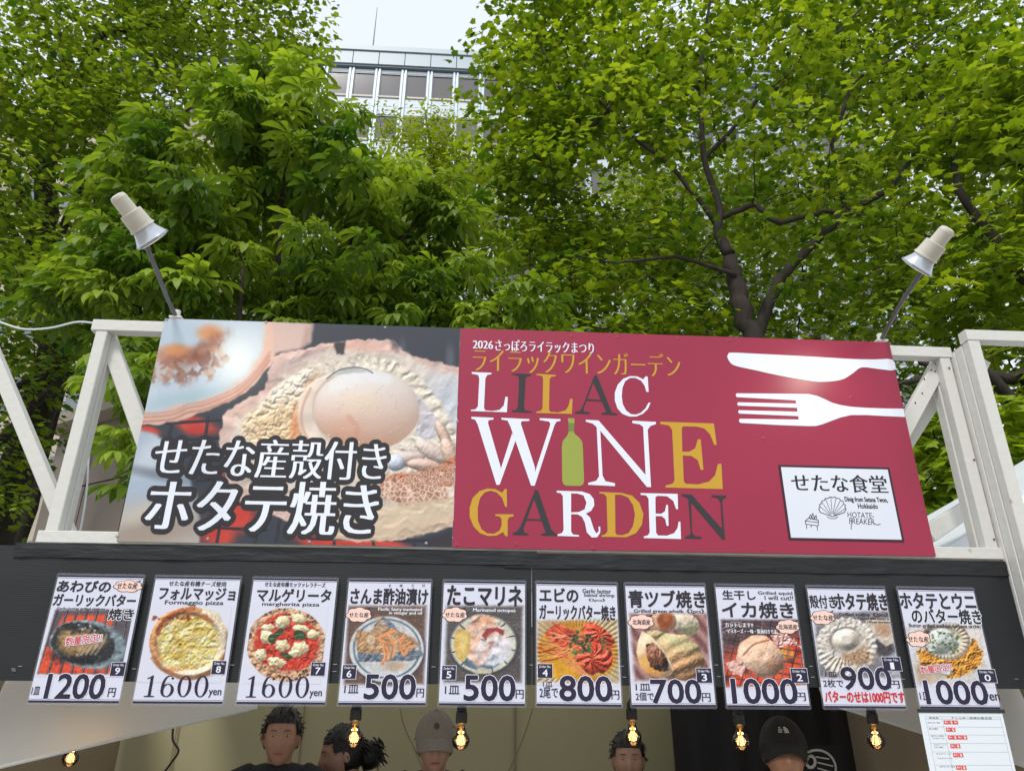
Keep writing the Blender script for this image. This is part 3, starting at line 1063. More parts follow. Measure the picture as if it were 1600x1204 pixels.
G([[(121, 266), (221, 270), (221, 277), (200, 281), (190, 298), (183, 448), (190, 461), (225, 464), (262, 458), (283, 436), (292, 391), (304, 393), (299, 470), (116, 464), (116, 458), (140, 455), (152, 440), (159, 300), (153, 281), (121, 275)]], wt)
G([[(327, 272), (423, 277), (423, 284), (402, 287), (394, 300), (386, 445), (392, 460), (424, 465), (424, 472), (325, 468), (325, 461), (346, 457), (355, 442), (361, 300), (356, 284), (327, 279)]], blk)
G([[(450, 275), (547, 281), (547, 288), (524, 291), (516, 304), (513, 455), (519, 468), (560, 471), (598, 460), (612, 438), (620, 402), (633, 403), (629, 479), (449, 474), (449, 467), (472, 463), (480, 450), (483, 300), (478, 286), (450, 282)]], gold)
G([[(745, 281), (757, 284), (832, 470), (861, 477), (860, 485), (778, 481), (779, 474), (804, 469), (733, 308)],
   [(745, 281), (741, 312), (687, 455), (693, 466), (719, 470), (719, 479), (645, 476), (645, 469), (671, 462), (684, 440)],
   [(703, 402), (783, 408), (785, 416), (700, 411)]], blk)
C_ = [(1003, 288), (992, 303), (960, 288), (925, 287), (890, 300), (862, 330), (847, 370), (847, 410), (860, 450), (885, 478), (920, 492), (955, 492), (990, 478), (1015, 453), (1029, 422), (1018, 422), (1003, 450), (980, 472), (955, 482), (930, 480), (905, 462), (888, 430), (882, 390), (886, 345), (900, 312), (925, 296), (952, 296), (980, 310), (998, 335), (1007, 366), (1019, 367), (1014, 290)]
G([C_], wt)
G([[(119, 493), (231, 498), (231, 507), (206, 511), (203, 524), (268, 750), (262, 838), (246, 838), (150, 530), (138, 508), (119, 503)],
   [(248, 820), (262, 838), (344, 612), (326, 575)],
   [(271, 498), (413, 505), (413, 514), (374, 516), (370, 528), (442, 752), (440, 843), (422, 842), (318, 545), (303, 513), (271, 507)],
   [(426, 822), (440, 843), (541, 535), (551, 518), (571, 514), (571, 505), (466, 500), (466, 510), (512, 517), (520, 528), (516, 545)]], wt)
G([[(609, 500), (641, 501), (642, 520), (640, 572), (646, 582), (668, 600), (682, 622), (685, 655), (691, 820), (686, 836), (672, 844), (602, 843), (586, 836), (580, 815), (578, 645), (583, 615), (605, 590), (612, 572), (611, 520)]], green, name='bottle_emblem')
G([[(611, 524), (641, 525), (640, 568), (612, 567)]], dgreen, name='bottle_neck_label', y=SF - 0.0014)
G([[(700, 508), (765, 512), (1005, 790), (1031, 850), (1010, 849), (772, 562), (735, 528), (700, 518)],
   [(755, 545), (773, 560), (785, 792), (800, 820), (848, 830), (848, 845), (712, 838), (712, 828), (752, 818), (767, 795)],
   [(1004, 800), (991, 545), (975, 532), (936, 525), (936, 513), (1056, 519), (1056, 530), (1028, 540), (1014, 558), (1031, 850), (1012, 846)]], wt)
G([[(1077, 518), (1350, 527), (1364, 635), (1352, 636), (1330, 582), (1300, 552), (1262, 543), (1195, 542), (1187, 550), (1190, 670), (1225, 670), (1255, 653), (1268, 608), (1283, 607), (1297, 762), (1283, 763), (1268, 713), (1235, 692), (1192, 690), (1197, 820), (1207, 833), (1270, 836), (1325, 822), (1356, 790), (1370, 733), (1388, 732), (1395, 860), (1104, 852), (1104, 842), (1140, 832), (1150, 815), (1138, 560), (1122, 538), (1078, 530)]], gold)
G([[(298, 860), (300, 950), (290, 950), (275, 905), (247, 877), (215, 868), (187, 877), (163, 905), (151, 955), (152, 1020), (170, 1063), (200, 1085), (235, 1086), (262, 1070), (272, 1045), (272, 1012), (262, 999), (240, 996), (240, 987), (333, 988), (333, 998), (310, 1003), (303, 1018), (303, 1099), (292, 1099), (280, 1078), (245, 1096), (205, 1098), (165, 1085), (130, 1050), (110, 1000), (110, 955), (125, 905), (160, 870), (200, 857), (240, 860), (275, 878), (290, 858)]], gold)
G([[(443, 862), (457, 866), (526, 1068), (555, 1090), (555, 1097), (473, 1095), (473, 1088), (496, 1080), (432, 895)],
   [(443, 862), (440, 900), (383, 1060), (388, 1080), (410, 1088), (410, 1095), (328, 1091), (328, 1084), (352, 1072), (370, 1045)],
   [(391, 1010), (480, 1013), (482, 1021), (389, 1018)]], blk)
G([[(552, 868), (680, 872), (720, 885), (740, 910), (743, 942), (727, 970), (700, 984), (722, 1005), (740, 1062), (752, 1084), (765, 1075), (764, 1050), (773, 1050), (773, 1080), (758, 1104), (730, 1105), (705, 1080), (695, 1030), (680, 1000), (658, 988), (625, 987), (625, 1075), (635, 1090), (665, 1093), (665, 1101), (556, 1097), (556, 1090), (578, 1083), (587, 1068), (583, 895), (572, 881), (552, 877)]],
  wt, holes=[[(625, 882), (655, 882), (688, 892), (703, 928), (694, 962), (665, 976), (625, 978)]])
G([[(768, 874), (880, 879), (935, 893), (972, 930), (992, 985), (985, 1040), (955, 1083), (905, 1104), (779, 1102), (779, 1095), (800, 1088), (810, 1072), (805, 900), (793, 885), (768, 881)]],
  gold, holes=[[(848, 889), (880, 889), (915, 903), (940, 943), (949, 990), (939, 1048), (917, 1083), (885, 1094), (858, 1092), (850, 1082)]])
G([[(978, 880), (1166, 884), (1168, 962), (1158, 962), (1144, 920), (1112, 896), (1062, 894), (1053, 902), (1054, 984), (1083, 985), (1102, 972), (1108, 940), (1117, 940), (1120, 1046), (1110, 1046), (1103, 1012), (1085, 997), (1054, 997), (1057, 1082), (1067, 1095), (1112, 1096), (1148, 1083), (1165, 1058), (1171, 1025), (1180, 1025), (1183, 1113), (994, 1108), (994, 1100), (1015, 1094), (1024, 1080), (1018, 908), (1006, 892), (978, 889)]], wt)
G([[(1184, 885), (1237, 887), (1390, 1060), (1407, 1116), (1392, 1115), (1215, 905), (1184, 893)],
   [(1219, 903), (1234, 920), (1240, 1080), (1255, 1098), (1288, 1103), (1288, 1112), (1203, 1110), (1203, 1101), (1225, 1094), (1233, 1078)],
   [(1392, 1062), (1383, 925), (1370, 906), (1338, 899), (1338, 890), (1413, 893), (1413, 902), (1398, 909), (1392, 925), (1407, 1116), (1394, 1108)]], blk)
mb = MB()
text(mb, '2026', bx(c3, 127, 146), bx(c3, 228, 109), SF - 0.001, bold=-0.012, smear=0.045)
text(mb, 'さっぽろライラックまつり', bx(c3, 241, 158), bx(c3, 738, 116), SF - 0.001, bold=-0.012, smear=0.028)
mb.build('lettering', wt, wb)
mb = MB()
text(mb, 'ライラックワインガーデン', bx(c3, 127, 262), bx(c3, 1172, 176), SF - 0.001, bold=-0.020, smear=0.024)
mb.build('lettering', gold, wb)
# cutlery
glyph(c4, [smooth_loop([(108, 176), (113, 162), (130, 155), (260, 161), (400, 168), (560, 177), (700, 185), (800, 187), (883, 188), (893, 236), (820, 232), (740, 224), (700, 250), (655, 278), (605, 289), (540, 292), (480, 285), (350, 262), (250, 240), (150, 218), (122, 202)], 3)], wt, parent=wb, name='knife_emblem')
glyph(c4, [[(147, 353), (152, 346), (300, 347), (490, 349), (530, 358), (565, 373), (600, 390), (640, 401), (690, 409), (760, 414), (850, 417), (935, 418), (943, 457), (850, 453), (760, 448), (690, 448), (640, 459), (600, 474), (555, 491), (525, 499), (495, 500), (350, 495), (170, 485), (163, 479), (163, 470), (168, 465), (443, 469), (441, 453), (164, 441), (158, 433), (162, 425), (437, 432), (435, 414), (158, 404), (154, 396), (158, 388), (431, 394), (429, 379), (152, 364)]], wt, parent=wb, name='fork_emblem')
# scattered screw heads under the film
mb = MB()
for (c, X, Y) in ((c3, 630, 84), (c3, 860, 90), (c3, 1170, 96), (c3, 1425, 106), (c3, 45, 1143), (c3, 348, 1140), (c3, 740, 1160), (c4, 118, 98), (c4, 378, 104), (c4, 790, 110), (c4, 692, 363), (c4, 905, 362), (c4, 275, 557), (c4, 1028, 893), (c4, 270, 1078)):
    x, z = bx(c, X, Y)
    n = 10
    mb.lathe([(0, 0.010), (0.0005, 0.008), (0.0011, 0.0045), (0.0013, 0.0012)], (x, SF + 0.0003, z), (x, SF - 1, z), n)
mb.build('screw_heads', m_mar, wb, smooth=True)
mb = MB()
for (X, Y) in ((240, 30), (700, 42), (1250, 66), (12, 1030), (430, 1042), (900, 1056), (1440, 1062), (1584, 500)):
    x, z = bx(c2, X, Y)
    mb.lathe([(0, 0.006), (0.0015, 0.005), (0.002, 0.001)], (x, SF - 0.0004, z), (x, SF - 1, z), 10)
mb.build('screw_heads', mat('screw_grey', (150, 150, 155), rough=0.4), sb, smooth=True)

# white plate with the eatery's name
q0, q1 = bx(c4, 397, 1034), bx(c4, 870, 693)
lg = MB()
L_ = (bx(c4, 397, 1034)[0], bx(c4, 600, 1038)[1], bx(c4, 868, 695)[0], bx(c4, 600, 688)[1])
lg.box(((L_[0] + L_[2]) / 2, SF - 0.0012, (L_[1] + L_[3]) / 2), (L_[2] - L_[0], 0.0012, L_[3] - L_[1]))
lo = lg.build('name_plate_border', ink('plate_border', (58, 34, 46)), wb)
lg = MB()
lg.box(((L_[0] + L_[2]) / 2, SF - 0.0020, (L_[1] + L_[3]) / 2), (L_[2] - L_[0] - 0.018, 0.0012, L_[3] - L_[1] - 0.018))
lg.build('name_plate', ink('plate_white', (216, 221, 232)), wb)
LYp = SF - 0.0030
mb = MB()
text(mb, 'せたな食堂', bx(c4, 415, 806), bx(c4, 847, 733), LYp, bold=0.008, smear=0.02)
text(mb, 'Dinig from Setana Twon,', bx(c4, 661, 860), bx(c4, 856, 836), LYp, bold=0.03)
text(mb, 'Hokkaido', bx(c4, 722, 886), bx(c4, 810, 865), LYp, bold=0.03)
text(mb, 'HOTATE-', bx(c4, 674, 930), bx(c4, 792, 906), LYp, shear=0.1, rot=-0.03)
text(mb, 'FREAKER', bx(c4, 682, 960), bx(c4, 796, 935), LYp, shear=0.15, rot=-0.03)
# line sketch: charcoal grill with flames and a plain fan of shell ribs
def sk(pts, w=0.0013, c=c4):
    P = [bx(c, *q) for q in pts]
    for a_, b_ in zip(P[:-1], P[1:]):
        a2, b2 = np.array(a_), np.array(b_)
        d = b2 - a2
        n_ = np.array([-d[1], d[0]]) / (np.linalg.norm(d) + 1e-9) * w
        mb.poly([tuple(a2 - n_), tuple(b2 - n_), tuple(b2 + n_), tuple(a2 + n_)], LYp - random.random() * 0.0003)
sk([(688, 985), (690, 935)])
sk([(796, 955), (808, 964), (826, 960)])
sk([(472, 945), (488, 932), (535, 942), (533, 968), (474, 960), (472, 945), (533, 952)])
sk([(478, 962), (480, 983)]); sk([(528, 967), (530, 990)]); sk([(500, 965), (501, 976)])
sk([(488, 935), (497, 915), (503, 930), (508, 908), (515, 930), (524, 918), (526, 938)])
sk([(495, 938), (503, 924), (510, 938), (517, 926), (520, 940)])
fanc = (600, 925)
arc = [(600 + 62 * math.cos(a) * (1 + 0.05 * math.cos(a * 18)), 890 - 56 * math.sin(a) * (1 + 0.05 * math.cos(a * 18))) for a in np.linspace(-0.25, math.pi + 0.25, 46)]
sk([fanc] + arc + [fanc], 0.0014)
for k in range(4, 44, 5):
    sk([(fanc[0] + (arc[k][0] - fanc[0]) * 0.15, fanc[1] + (arc[k][1] - fanc[1]) * 0.15), arc[k]], 0.0009)
sk([(575, 925), (590, 934), (612, 934), (626, 925)], 0.0012)
mb.build('lettering', ink('plate_ink', (40, 38, 44)), wb)


# ================================================================== laminated menu cards
CX = np.array([-1.4437, -1.1063, -0.7674, -0.4303, -0.0921, 0.2417, 0.5707, 0.9041, 1.2491, 1.5940])
CZ0, CZ1, CW = 1.5947, 2.0207, 0.305
navy = ink('navy', (44, 36, 62))
card_ink = ink('card_black', (46, 40, 50))
red = ink('red', (206, 36, 40))
pink_m = ink('pink_cloud', (244, 206, 192))
m_paper = mat('card_paper', (211, 212, 228), rough=0.3, coat=0.25)
def film_mat():
    m = bpy.data.materials.new('laminate_film')
    m.use_nodes = True
    N, L = m.node_tree.nodes, m.node_tree.links
    N.remove(N['Principled BSDF'])
    t = N.new('ShaderNodeBsdfTransparent')
    t.inputs[0].default_value = (0.93, 0.94, 0.97, 1)
    gl = N.new('ShaderNodeBsdfGlossy')
    gl.inputs['Roughness'].default_value = 0.12
    d = N.new('ShaderNodeBsdfDiffuse')
    d.inputs[0].default_value = (0.7, 0.7, 0.78, 1)
    f = N.new('ShaderNodeFresnel')
    f.inputs[0].default_value = 1.35
    a = N.new('ShaderNodeMixShader')
    a.inputs[0].default_value = 0.10
    b2 = N.new('ShaderNodeMixShader')
    L.new(t.outputs[0], a.inputs[1])
    L.new(d.outputs[0], a.inputs[2])
    L.new(f.outputs[0], b2.inputs[0])
    L.new(a.outputs[0], b2.inputs[1])
    L.new(gl.outputs[0], b2.inputs[2])
    L.new(b2.outputs[0], N['Material Output'].inputs[0])
    MATS['laminate_film'] = m
    return m
m_film = film_mat()
YC = -0.006                                      # paper face of the cards


def halo_text(mb_dark, mb_light, s, lb, rt, y, bold, halo=0.05, **k):
    text(mb_light, s, lb, rt, y + 0.0005, bold=bold, halo=halo, **k)
    text(mb_dark, s, lb, rt, y, bold=bold, **k)


def serif_digits(mb, s, lb, rt, y):
    """1, 6 and 0 with thick and thin strokes"""
    n = len(s)
    w, h = rt[0] - lb[0], rt[1] - lb[1]
    cw = w / (n - 0.2)
    def ring(cx, cz, ro, rio, so, sio, yy, dx=0.0):
        A = np.linspace(0, 2 * math.pi, 33)[:-1]
        mb.poly([(cx + ro * math.cos(a), cz + rio * math.sin(a)) for a in A], yy, [[(cx + dx + so * math.cos(a), cz + sio * math.sin(a)) for a in A]])
    for i, ch in enumerate(s):
        cx, cz = lb[0] + cw * (i + 0.4), lb[1] + h / 2
        if ch == '0':
            ring(cx, cz, cw * 0.40, h * 0.5, cw * 0.22, h * 0.455, y)
        elif ch == '1':
            mb.poly([(cx - cw * 0.06, cz - h * 0.47), (cx + cw * 0.11, cz - h * 0.47), (cx + cw * 0.11, cz + h * 0.5), (cx + cw * 0.05, cz + h * 0.5), (cx - cw * 0.26, cz + h * 0.36), (cx - cw * 0.24, cz + h * 0.32), (cx - cw * 0.06, cz + h * 0.37)], y)
            mb.poly([(cx - cw * 0.28, cz - h * 0.5), (cx + cw * 0.33, cz - h * 0.5), (cx + cw * 0.33, cz - h * 0.46), (cx + cw * 0.13, cz - h * 0.44), (cx - cw * 0.08, cz - h * 0.44), (cx - cw * 0.28, cz - h * 0.46)], y - 0.00004)
        elif ch == '6':
            ring(cx + cw * 0.02, cz - h * 0.19, cw * 0.39, h * 0.31, cw * 0.21, h * 0.27, y)
            pts = []
            for a in np.linspace(math.pi * 1.05, math.pi * 0.30, 14):
                pts.append((cx + cw * 0.03 + cw * 0.40 * math.cos(a), cz - h * 0.05 + h * 0.55 * math.sin(a)))
            for a in np.linspace(math.pi * 0.33, math.pi * 1.05, 14):
                pts.append((cx + cw * 0.08 + cw * 0.29 * math.cos(a), cz - h * 0.06 + h * 0.52 * math.sin(a)))
            mb.poly(pts, y - 0.00004)
            A = np.linspace(0, 2 * math.pi, 13)[:-1]
            mb.poly([(cx + cw * 0.24 + cw * 0.08 * math.cos(a), cz + h * 0.36 + h * 0.05 * math.sin(a)) for a in A], y - 0.00008)


def cloud_shape(mb, mbd, c, cx, cy, rx, ry, y):
    def pts(k):
        o = []
        for a in np.linspace(0, 2 * math.pi, 61)[:-1]:
            r_ = (0.86 + 0.16 * abs(math.sin(a * 3.5 + 0.4))) * k
            o.append(bx(c, cx + rx * r_ * math.cos(a), cy + ry * r_ * math.sin(a)))
        return o[::-1]
    mbd.poly(pts(1.05), y + 0.0002)
    mbd.poly([bx(c, cx + rx * 0.5, cy - ry * 0.75), bx(c, cx + rx * 0.95, cy - ry * 1.05), bx(c, cx + rx * 0.7, cy - ry * 0.55)][::-1], y + 0.00024)
    mb.poly(pts(0.98), y)


# ---- painted dishes; X, Y are crop coordinates, p a Pic ---------------------------------------
def vign(p, pts, soft=26):
    return p.pol(pts, soft)

def coals(p, m, ang=70, seed=3, gap=55):
    c, s_ = math.cos(R(ang)), math.sin(R(ang))
    u = p.X * c + p.Y * s_
    n = fbm(p.X, p.Y, 60, seed)
    p.put(np.stack([206 + 40 * n, 58 + 40 * n, 40 + 20 * n], -1), m)
    p.put((66, 44, 50), m * ss(0.42, 0.3, n) * 0.7)

def bars(p, m, pts_list, w=2.5, c_=(60, 52, 58)):
    for q in pts_list:
        p.put(c_, m * p.line(q, w, 2.5))
        p.put((200, 196, 200), 0.5 * m * p.line([(a - 2, b) for a, b in q], 0.7, 1.5))

def dish_abalone(p):
    X, Y = p.X, p.Y
    m = vign(p, [(290, 372), (692, 372), (640, 700), (198, 700)], 10)
    p.put((92, 84, 92), m)
    coals(p, m * p.pol([(330, 400), (600, 395), (575, 480), (290, 480)], 12), 70)
    coals(p, m * p.pol([(240, 560), (330, 600), (600, 660), (600, 710), (190, 710)], 10), 70)
    bars(p, m, [[(300 + k * 52, 370), (190 + k * 60, 705)] for k in range(-1, 8)], 5)
    p.put((150, 168, 178), p.ell(455, 550, 196, 122, 8, 0.05, 0.04, 40))
    d = fbm(X, Y, 14, 4)
    p.put(np.stack([90 + 60 * d, 104 + 60 * d, 112 + 60 * d], -1), 0.8 * p.ell(520, 560, 135, 118, 8, 0.2))
    p.put((44, 46, 48), p.ell(430, 545, 165, 108, 8, 0.06, 0.1, 30, 3))
    p.put((30, 28, 30), 0.7 * p.ell(380, 620, 120, 30, 8, 0.6))
    p.put(np.stack([150 + 50 * d, 112 + 50 * d, 70 + 40 * d], -1), 0.9 * p.ell(420, 540, 118, 60, -8, 0.35, 0.25, 24, 5))
    for k in range(5):
        p.put((196, 176, 150), 0.6 * p.line([(400 + 24 * k, 600), (440 + 24 * k, 540), (450 + 26 * k, 500)], 3, 6))
    p.put((190, 150, 90), 0.7 * p.ell(350, 510, 40, 30, 30, 0.6))
    WX, WY = warp(X, Y, 14, 24, 6)
    relief(p, 26 * ridge(WX, WY, 40, 17), p.ell(455, 550, 196, 122, 8, 0.05, 0.04, 40), 0.6, 0.6, 14)
    p.blobs(10, (330, 440, 560, 480), (3, 7), [(70, 84, 92), (170, 180, 186)], 4, 0.5)

def pizza(p, cx, cy, rx, ry, crust, seed, centre=(0.70, 0.70)):
    X, Y = p.X, p.Y
    n = fbm(X, Y, 22, seed)
    n2 = fbm(X, Y, 8, seed + 3)
    p.put((188, 186, 200), 0.5 * p.ell(cx + 8, cy + 10, rx, ry, 0, 0.05))
    p.put(np.stack([crust[0] + 34 * n - 14, crust[1] + 40 * n - 18, crust[2] + 40 * n - 20], -1), p.ell(cx, cy, rx, ry, 0, 0.015, 0.03, 60, seed))
    return n, n2

def dish_formaggio(p):
    X, Y = p.X, p.Y
    n, n2 = pizza(p, 980, 545, 207, 188, (206, 150, 104), 5)
    p.put((232, 214, 186), p.pol([(1050, 360), (1130, 390), (1180, 480), (1170, 580), (1090, 680), (960, 725), (890, 715), (900, 690), (1010, 680), (1110, 600), (1130, 500), (1090, 430), (1040, 400)], 6, 6))
    p.put((206, 186, 160), 0.5 * p.pol([(1150, 450), (1180, 480), (1170, 580), (1100, 670), (1140, 560)], 10, 6))
    m = p.ell(975, 540, 160, 140, 20, 0.06, 0.08, 40, 8)
    p.put(np.stack([226 - 14 * n2, 208 - 26 * n2, 120 + 30 * n2], -1), m)
    for (x, y, a, b) in ((900, 620, 60, 20), (1070, 500, 40, 26), (960, 640, 80, 22), (1000, 430, 60, 14), (850, 590, 30, 30), (1040, 620, 50, 26), (940, 540, 30, 10)):
        p.put((206, 164, 40), 0.7 * m * p.ell(x, y, a, b, -20, 0.9, 0.4, 16, int(a)))
    p.blobs(90, (840, 430, 1110, 660), (5, 16), [(232, 222, 166), (222, 200, 118), (236, 226, 178), (206, 176, 84)], 7, 1.0, 1.8)
    p.put((150, 72, 36), 0.8 * p.pol([(800, 480), (850, 410), (930, 365), (1010, 355), (1020, 372), (930, 395), (860, 450), (820, 510)], 8, 10))
    relief(p, 22 * ridge(X, Y, 24, 14) + 8 * fbm(X, Y, 10, 15), m, 0.45, 0.25, 16)
    relief(p, 30 * p.ell(980, 545, 196, 178, 0, 0.12) - 30 * p.ell(978, 540, 170, 150, 0, 0.14) + 10 * fbm(X, Y, 16, 16), p.ell(980, 545, 207, 188, 0, 0.02) * (1 - m), 0.4, 0.1)
    p.blobs(14, (800, 400, 1000, 420), (4, 8), [(120, 52, 28), (170, 90, 50)], 9, 0.6, 1.8)
    p.put((170, 96, 50), 0.8 * p.pol([(1050, 385), (1110, 430), (1100, 445), (1040, 410)], 8, 6))
    p.put((170, 104, 70), 0.7 * p.line([(790, 620), (830, 670), (890, 700), (940, 720), (1000, 725)], 5, 8))
    p.put((120, 84, 20), 0.9 * p.ell(935, 550, 10, 6, 0, 0.5))

def dish_margherita(p):
    X, Y = p.X, p.Y
    n, n2 = pizza(p, 290, 552, 205, 190, (204, 158, 124), 15)
    WX, WY = warp(X, Y, 12, 22, 6)
    d1, d2, cid = voro(WX, WY, 24, 6)
    ringm = p.ell(290, 552, 205, 190, 0, 0.02) * (1 - p.ell(290, 540, 168, 150, 0, 0.06))
    relief(p, 12 * np.sqrt(np.clip(1 - (d1 * 1.3) ** 2, 0, 1)) + 8 * fbm(X, Y, 20, 3), ringm, 0.5, 0.1)
    p.put((70, 46, 40), ringm * ss(0.42, 0.2, d1) * (cid > 0.62) * 0.9)
    p.put((240, 216, 186), ringm * ss(0.5, 0.1, d1) * (cid < 0.35) * 0.6)
    m = p.ell(292, 540, 166, 148, 10, 0.05, 0.08, 40, 8)
    p.put(np.stack([186 + 24 * n2, 44 + 34 * n2, 30 + 26 * n2], -1), m)
    relief(p, 24 * ridge(WX, WY, 20, 12), m, 0.7, 0.35, 18)
    p.put((216, 110, 70), 0.4 * m * ss(0.6, 0.75, fbm(WX, WY, 16, 13)))
    for (x, y, a, b, r_) in ((268, 432, 40, 32, -20), (350, 418, 40, 26, 10), (196, 462, 36, 18, 0), (368, 470, 46, 20, 8), (190, 512, 36, 34, 20), (268, 556, 42, 30, 10), (358, 570, 44, 34, -10), (160, 606, 32, 32, 20), (240, 642, 48, 26, 10), (428, 500, 30, 26, 0), (336, 596, 34, 20, 0)):
        e_ = p.ell(x, y, a, b, r_, 0.12, 0.34, 16, int(x))
        p.put((150, 30, 24), 0.5 * p.ell(x + 3, y + 5, a * 1.06, b * 1.1, r_, 0.2, 0.34, 16, int(x)))
        p.put((232, 218, 178), e_)
        relief(p, 16 * p.ell(x, y, a * 0.8, b * 0.8, r_, 0.6, 0.3, 16, int(x)) + 12 * fbm(X, Y, 14, 5), e_, 0.45, 0.2)
        p.put((206, 160, 96), 0.6 * p.ell(x + 8, y + 8, a * 0.3, b * 0.3, r_, 0.8))
    for (x, y, a, b, r_) in ((245, 495, 40, 16, -38), (215, 520, 24, 20, -60), (358, 502, 32, 26, 20), (290, 608, 32, 14, 20)):
        p.put((52, 72, 48), p.ell(x, y, a, b, r_, 0.1, 0.12, 14, int(x)))
        p.put((112, 140, 96), 0.6 * p.line([(x - a * 0.6, y + b * 0.1), (x + a * 0.6, y - b * 0.1)], 1.5, 3))

def planks(p, m, c0=(96, 78, 72)):
    n = fbm(p.X * 0.15, p.Y, 7, 3)
    p.put(np.stack([c0[0] + 34 * n, c0[1] + 30 * n, c0[2] + 26 * n], -1), m)

def dish_saury(p):
    X, Y = p.X, p.Y
    planks(p, vign(p, [(612, 352), (1012, 352), (1000, 755), (588, 755)], 14), (88, 66, 58))
    p.put((70, 60, 66), 0.7 * p.ell(815, 590, 198, 175, 0, 0.08))
    p.put((214, 212, 214), p.ell(808, 575, 192, 170, 0, 0.02))
    p.put((78, 110, 134), p.ell(810, 572, 176, 155, 0, 0.015) - p.ell(810, 572, 165, 145, 0, 0.015))
    p.put((200, 196, 196), p.ell(810, 565, 158, 138, 0, 0.3) * 0.6)
    p.put((190, 160, 130), 0.7 * p.ell(850, 660, 60, 26, 0, 0.5))
    n = fbm(X, Y, 12, 4)
    fish = np.stack([80 + 60 * n, 92 + 56 * n, 106 + 56 * n], -1)
    p.put(fish, p.pol([(655, 560), (790, 600), (985, 575), (1000, 610), (930, 635), (660, 640)], 4, 5))
    p.put(fish, p.pol([(740, 450), (790, 405), (830, 430), (880, 490), (800, 500)], 4, 5))
    p.put(np.stack([150 + 50 * n, 116 + 46 * n, 86 + 40 * n], -1), p.pol([(650, 470), (720, 490), (760, 440), (850, 470), (950, 520), (985, 560), (900, 590), (760, 600), (655, 590)], 5, 8))
    p.put((200, 150, 100), 0.5 * p.ell(700, 530, 50, 36, 20, 0.7, 0.3))
    p.put((196, 164, 140), 0.6 * p.ell(780, 440, 40, 26, 60, 0.5))
    WX, WY = warp(X, Y, 10, 20, 6)
    fm_ = p.pol([(650, 470), (720, 490), (745, 450), (790, 405), (840, 440), (950, 520), (1000, 610), (930, 635), (660, 640)], 5, 8)
    relief(p, 20 * ridge(WX, WY, 34, 18) + 6 * fbm(X, Y, 8, 19), fm_, 0.6, 0.35, 16)
    for q in ([(850, 480), (800, 500), (770, 520)], [(820, 500), (850, 560), (840, 610)], [(900, 500), (880, 560), (930, 540)], [(790, 560), (800, 610), (785, 650)], [(805, 560), (820, 600), (815, 630)], [(880, 570), (900, 605), (925, 560)], [(760, 520), (830, 545), (900, 515)]):
        p.put((226, 140, 84), 0.9 * p.line(q, 6, 4))
        p.put((244, 186, 136), 0.6 * p.line([(a - 2, b - 2) for a, b in q], 1.5, 3))
    p.put((226, 206, 180), 0.9 * p.ell(728, 525, 22, 26, 0, 0.3))
    p.put((190, 150, 110), 0.7 * p.ell(730, 525, 12, 14, 0, 0.4))
    p.put((210, 196, 170), 0.6 * p.line([(840, 510), (860, 560), (850, 600)], 4, 4))

def dish_octopus(p):
    X, Y = p.X, p.Y
    planks(p, vign(p, [(62, 352), (450, 352), (445, 745), (48, 745)], 14), (74, 68, 70))
    p.put((50, 46, 52), 0.6 * p.ell(252, 560, 178, 150, 0, 0.1))
    pl = p.ell(248, 548, 172, 152, 0, 0.02)
    p.put((210, 206, 188), pl)
    p.put((66, 74, 90), 0.5 * (pl - p.ell(248, 550, 166, 146, 0, 0.015)))
    for a in range(12):
        t = a * math.pi / 6 + 0.2
        p.put((44, 56, 72), p.line([(248 + 118 * math.cos(t), 548 + 104 * math.sin(t)), (248 + 166 * math.cos(t + 0.03), 548 + 146 * math.sin(t + 0.03))], 2.6, 2))
    p.put((66, 92, 122), 0.8 * p.ell(240, 600, 118, 82, 0, 0.04))
    p.put((206, 196, 176), 0.9 * p.pol([(190, 690), (240, 665), (290, 680), (285, 700), (210, 702)], 3))
    n = fbm(X, Y, 18, 4)
    for (x, y, a, b, r_) in ((250, 440, 70, 44, 10), (210, 470, 66, 40, -30), (190, 540, 70, 50, 60), (300, 500, 66, 48, 20), (220, 590, 60, 60, 0)):
        p.put(np.stack([222 + 16 * n, 178 + 34 * n, 156 + 36 * n], -1), p.ell(x, y, a, b, r_, 0.12, 0.16, 24, int(x)))
        p.put((238, 150, 120), 0.45 * p.line([(x - a * 0.7, y), (x, y - b * 0.5), (x + a * 0.7, y - b * 0.1)], 3, 6))
    p.put((230, 160, 120), 0.6 * p.ell(255, 425, 50, 20, 0, 0.6))
    p.put((226, 222, 226), p.ell(295, 590, 92, 66, -14, 0.12, 0.12, 30, 2))
    p.put((204, 210, 226), 0.8 * p.ell(310, 610, 60, 38, -14, 0.6))
    p.put((222, 214, 220), 0.9 * p.ell(335, 560, 60, 60, 20, 0.3, 0.15, 30))
    p.put((236, 196, 178), 0.7 * p.pol([(190, 640), (250, 560), (290, 520), (300, 560), (260, 640), (220, 670)], 12, 8))
    WX, WY = warp(X, Y, 16, 34, 6)
    relief(p, 40 * ridge(WX, WY, 60, 21), p.ell(250, 530, 120, 130, 0, 0.1, 0.1), 0.5, 0.5, 14)
    p.put((158, 56, 62), 0.95 * p.pol([(240, 505), (262, 470), (320, 460), (358, 478), (350, 505), (310, 480), (270, 500), (258, 525)], 4, 4))
    p.put((196, 100, 90), 0.6 * p.ell(292, 540, 14, 9, 0, 0.5))
    p.put((214, 176, 96), p.pol([(105, 480), (140, 465), (185, 500), (180, 570), (150, 640), (118, 630), (95, 560)], 5, 4))
    p.put((232, 204, 132), 0.8 * p.pol([(118, 490), (150, 480), (170, 520), (155, 600), (130, 600)], 12))

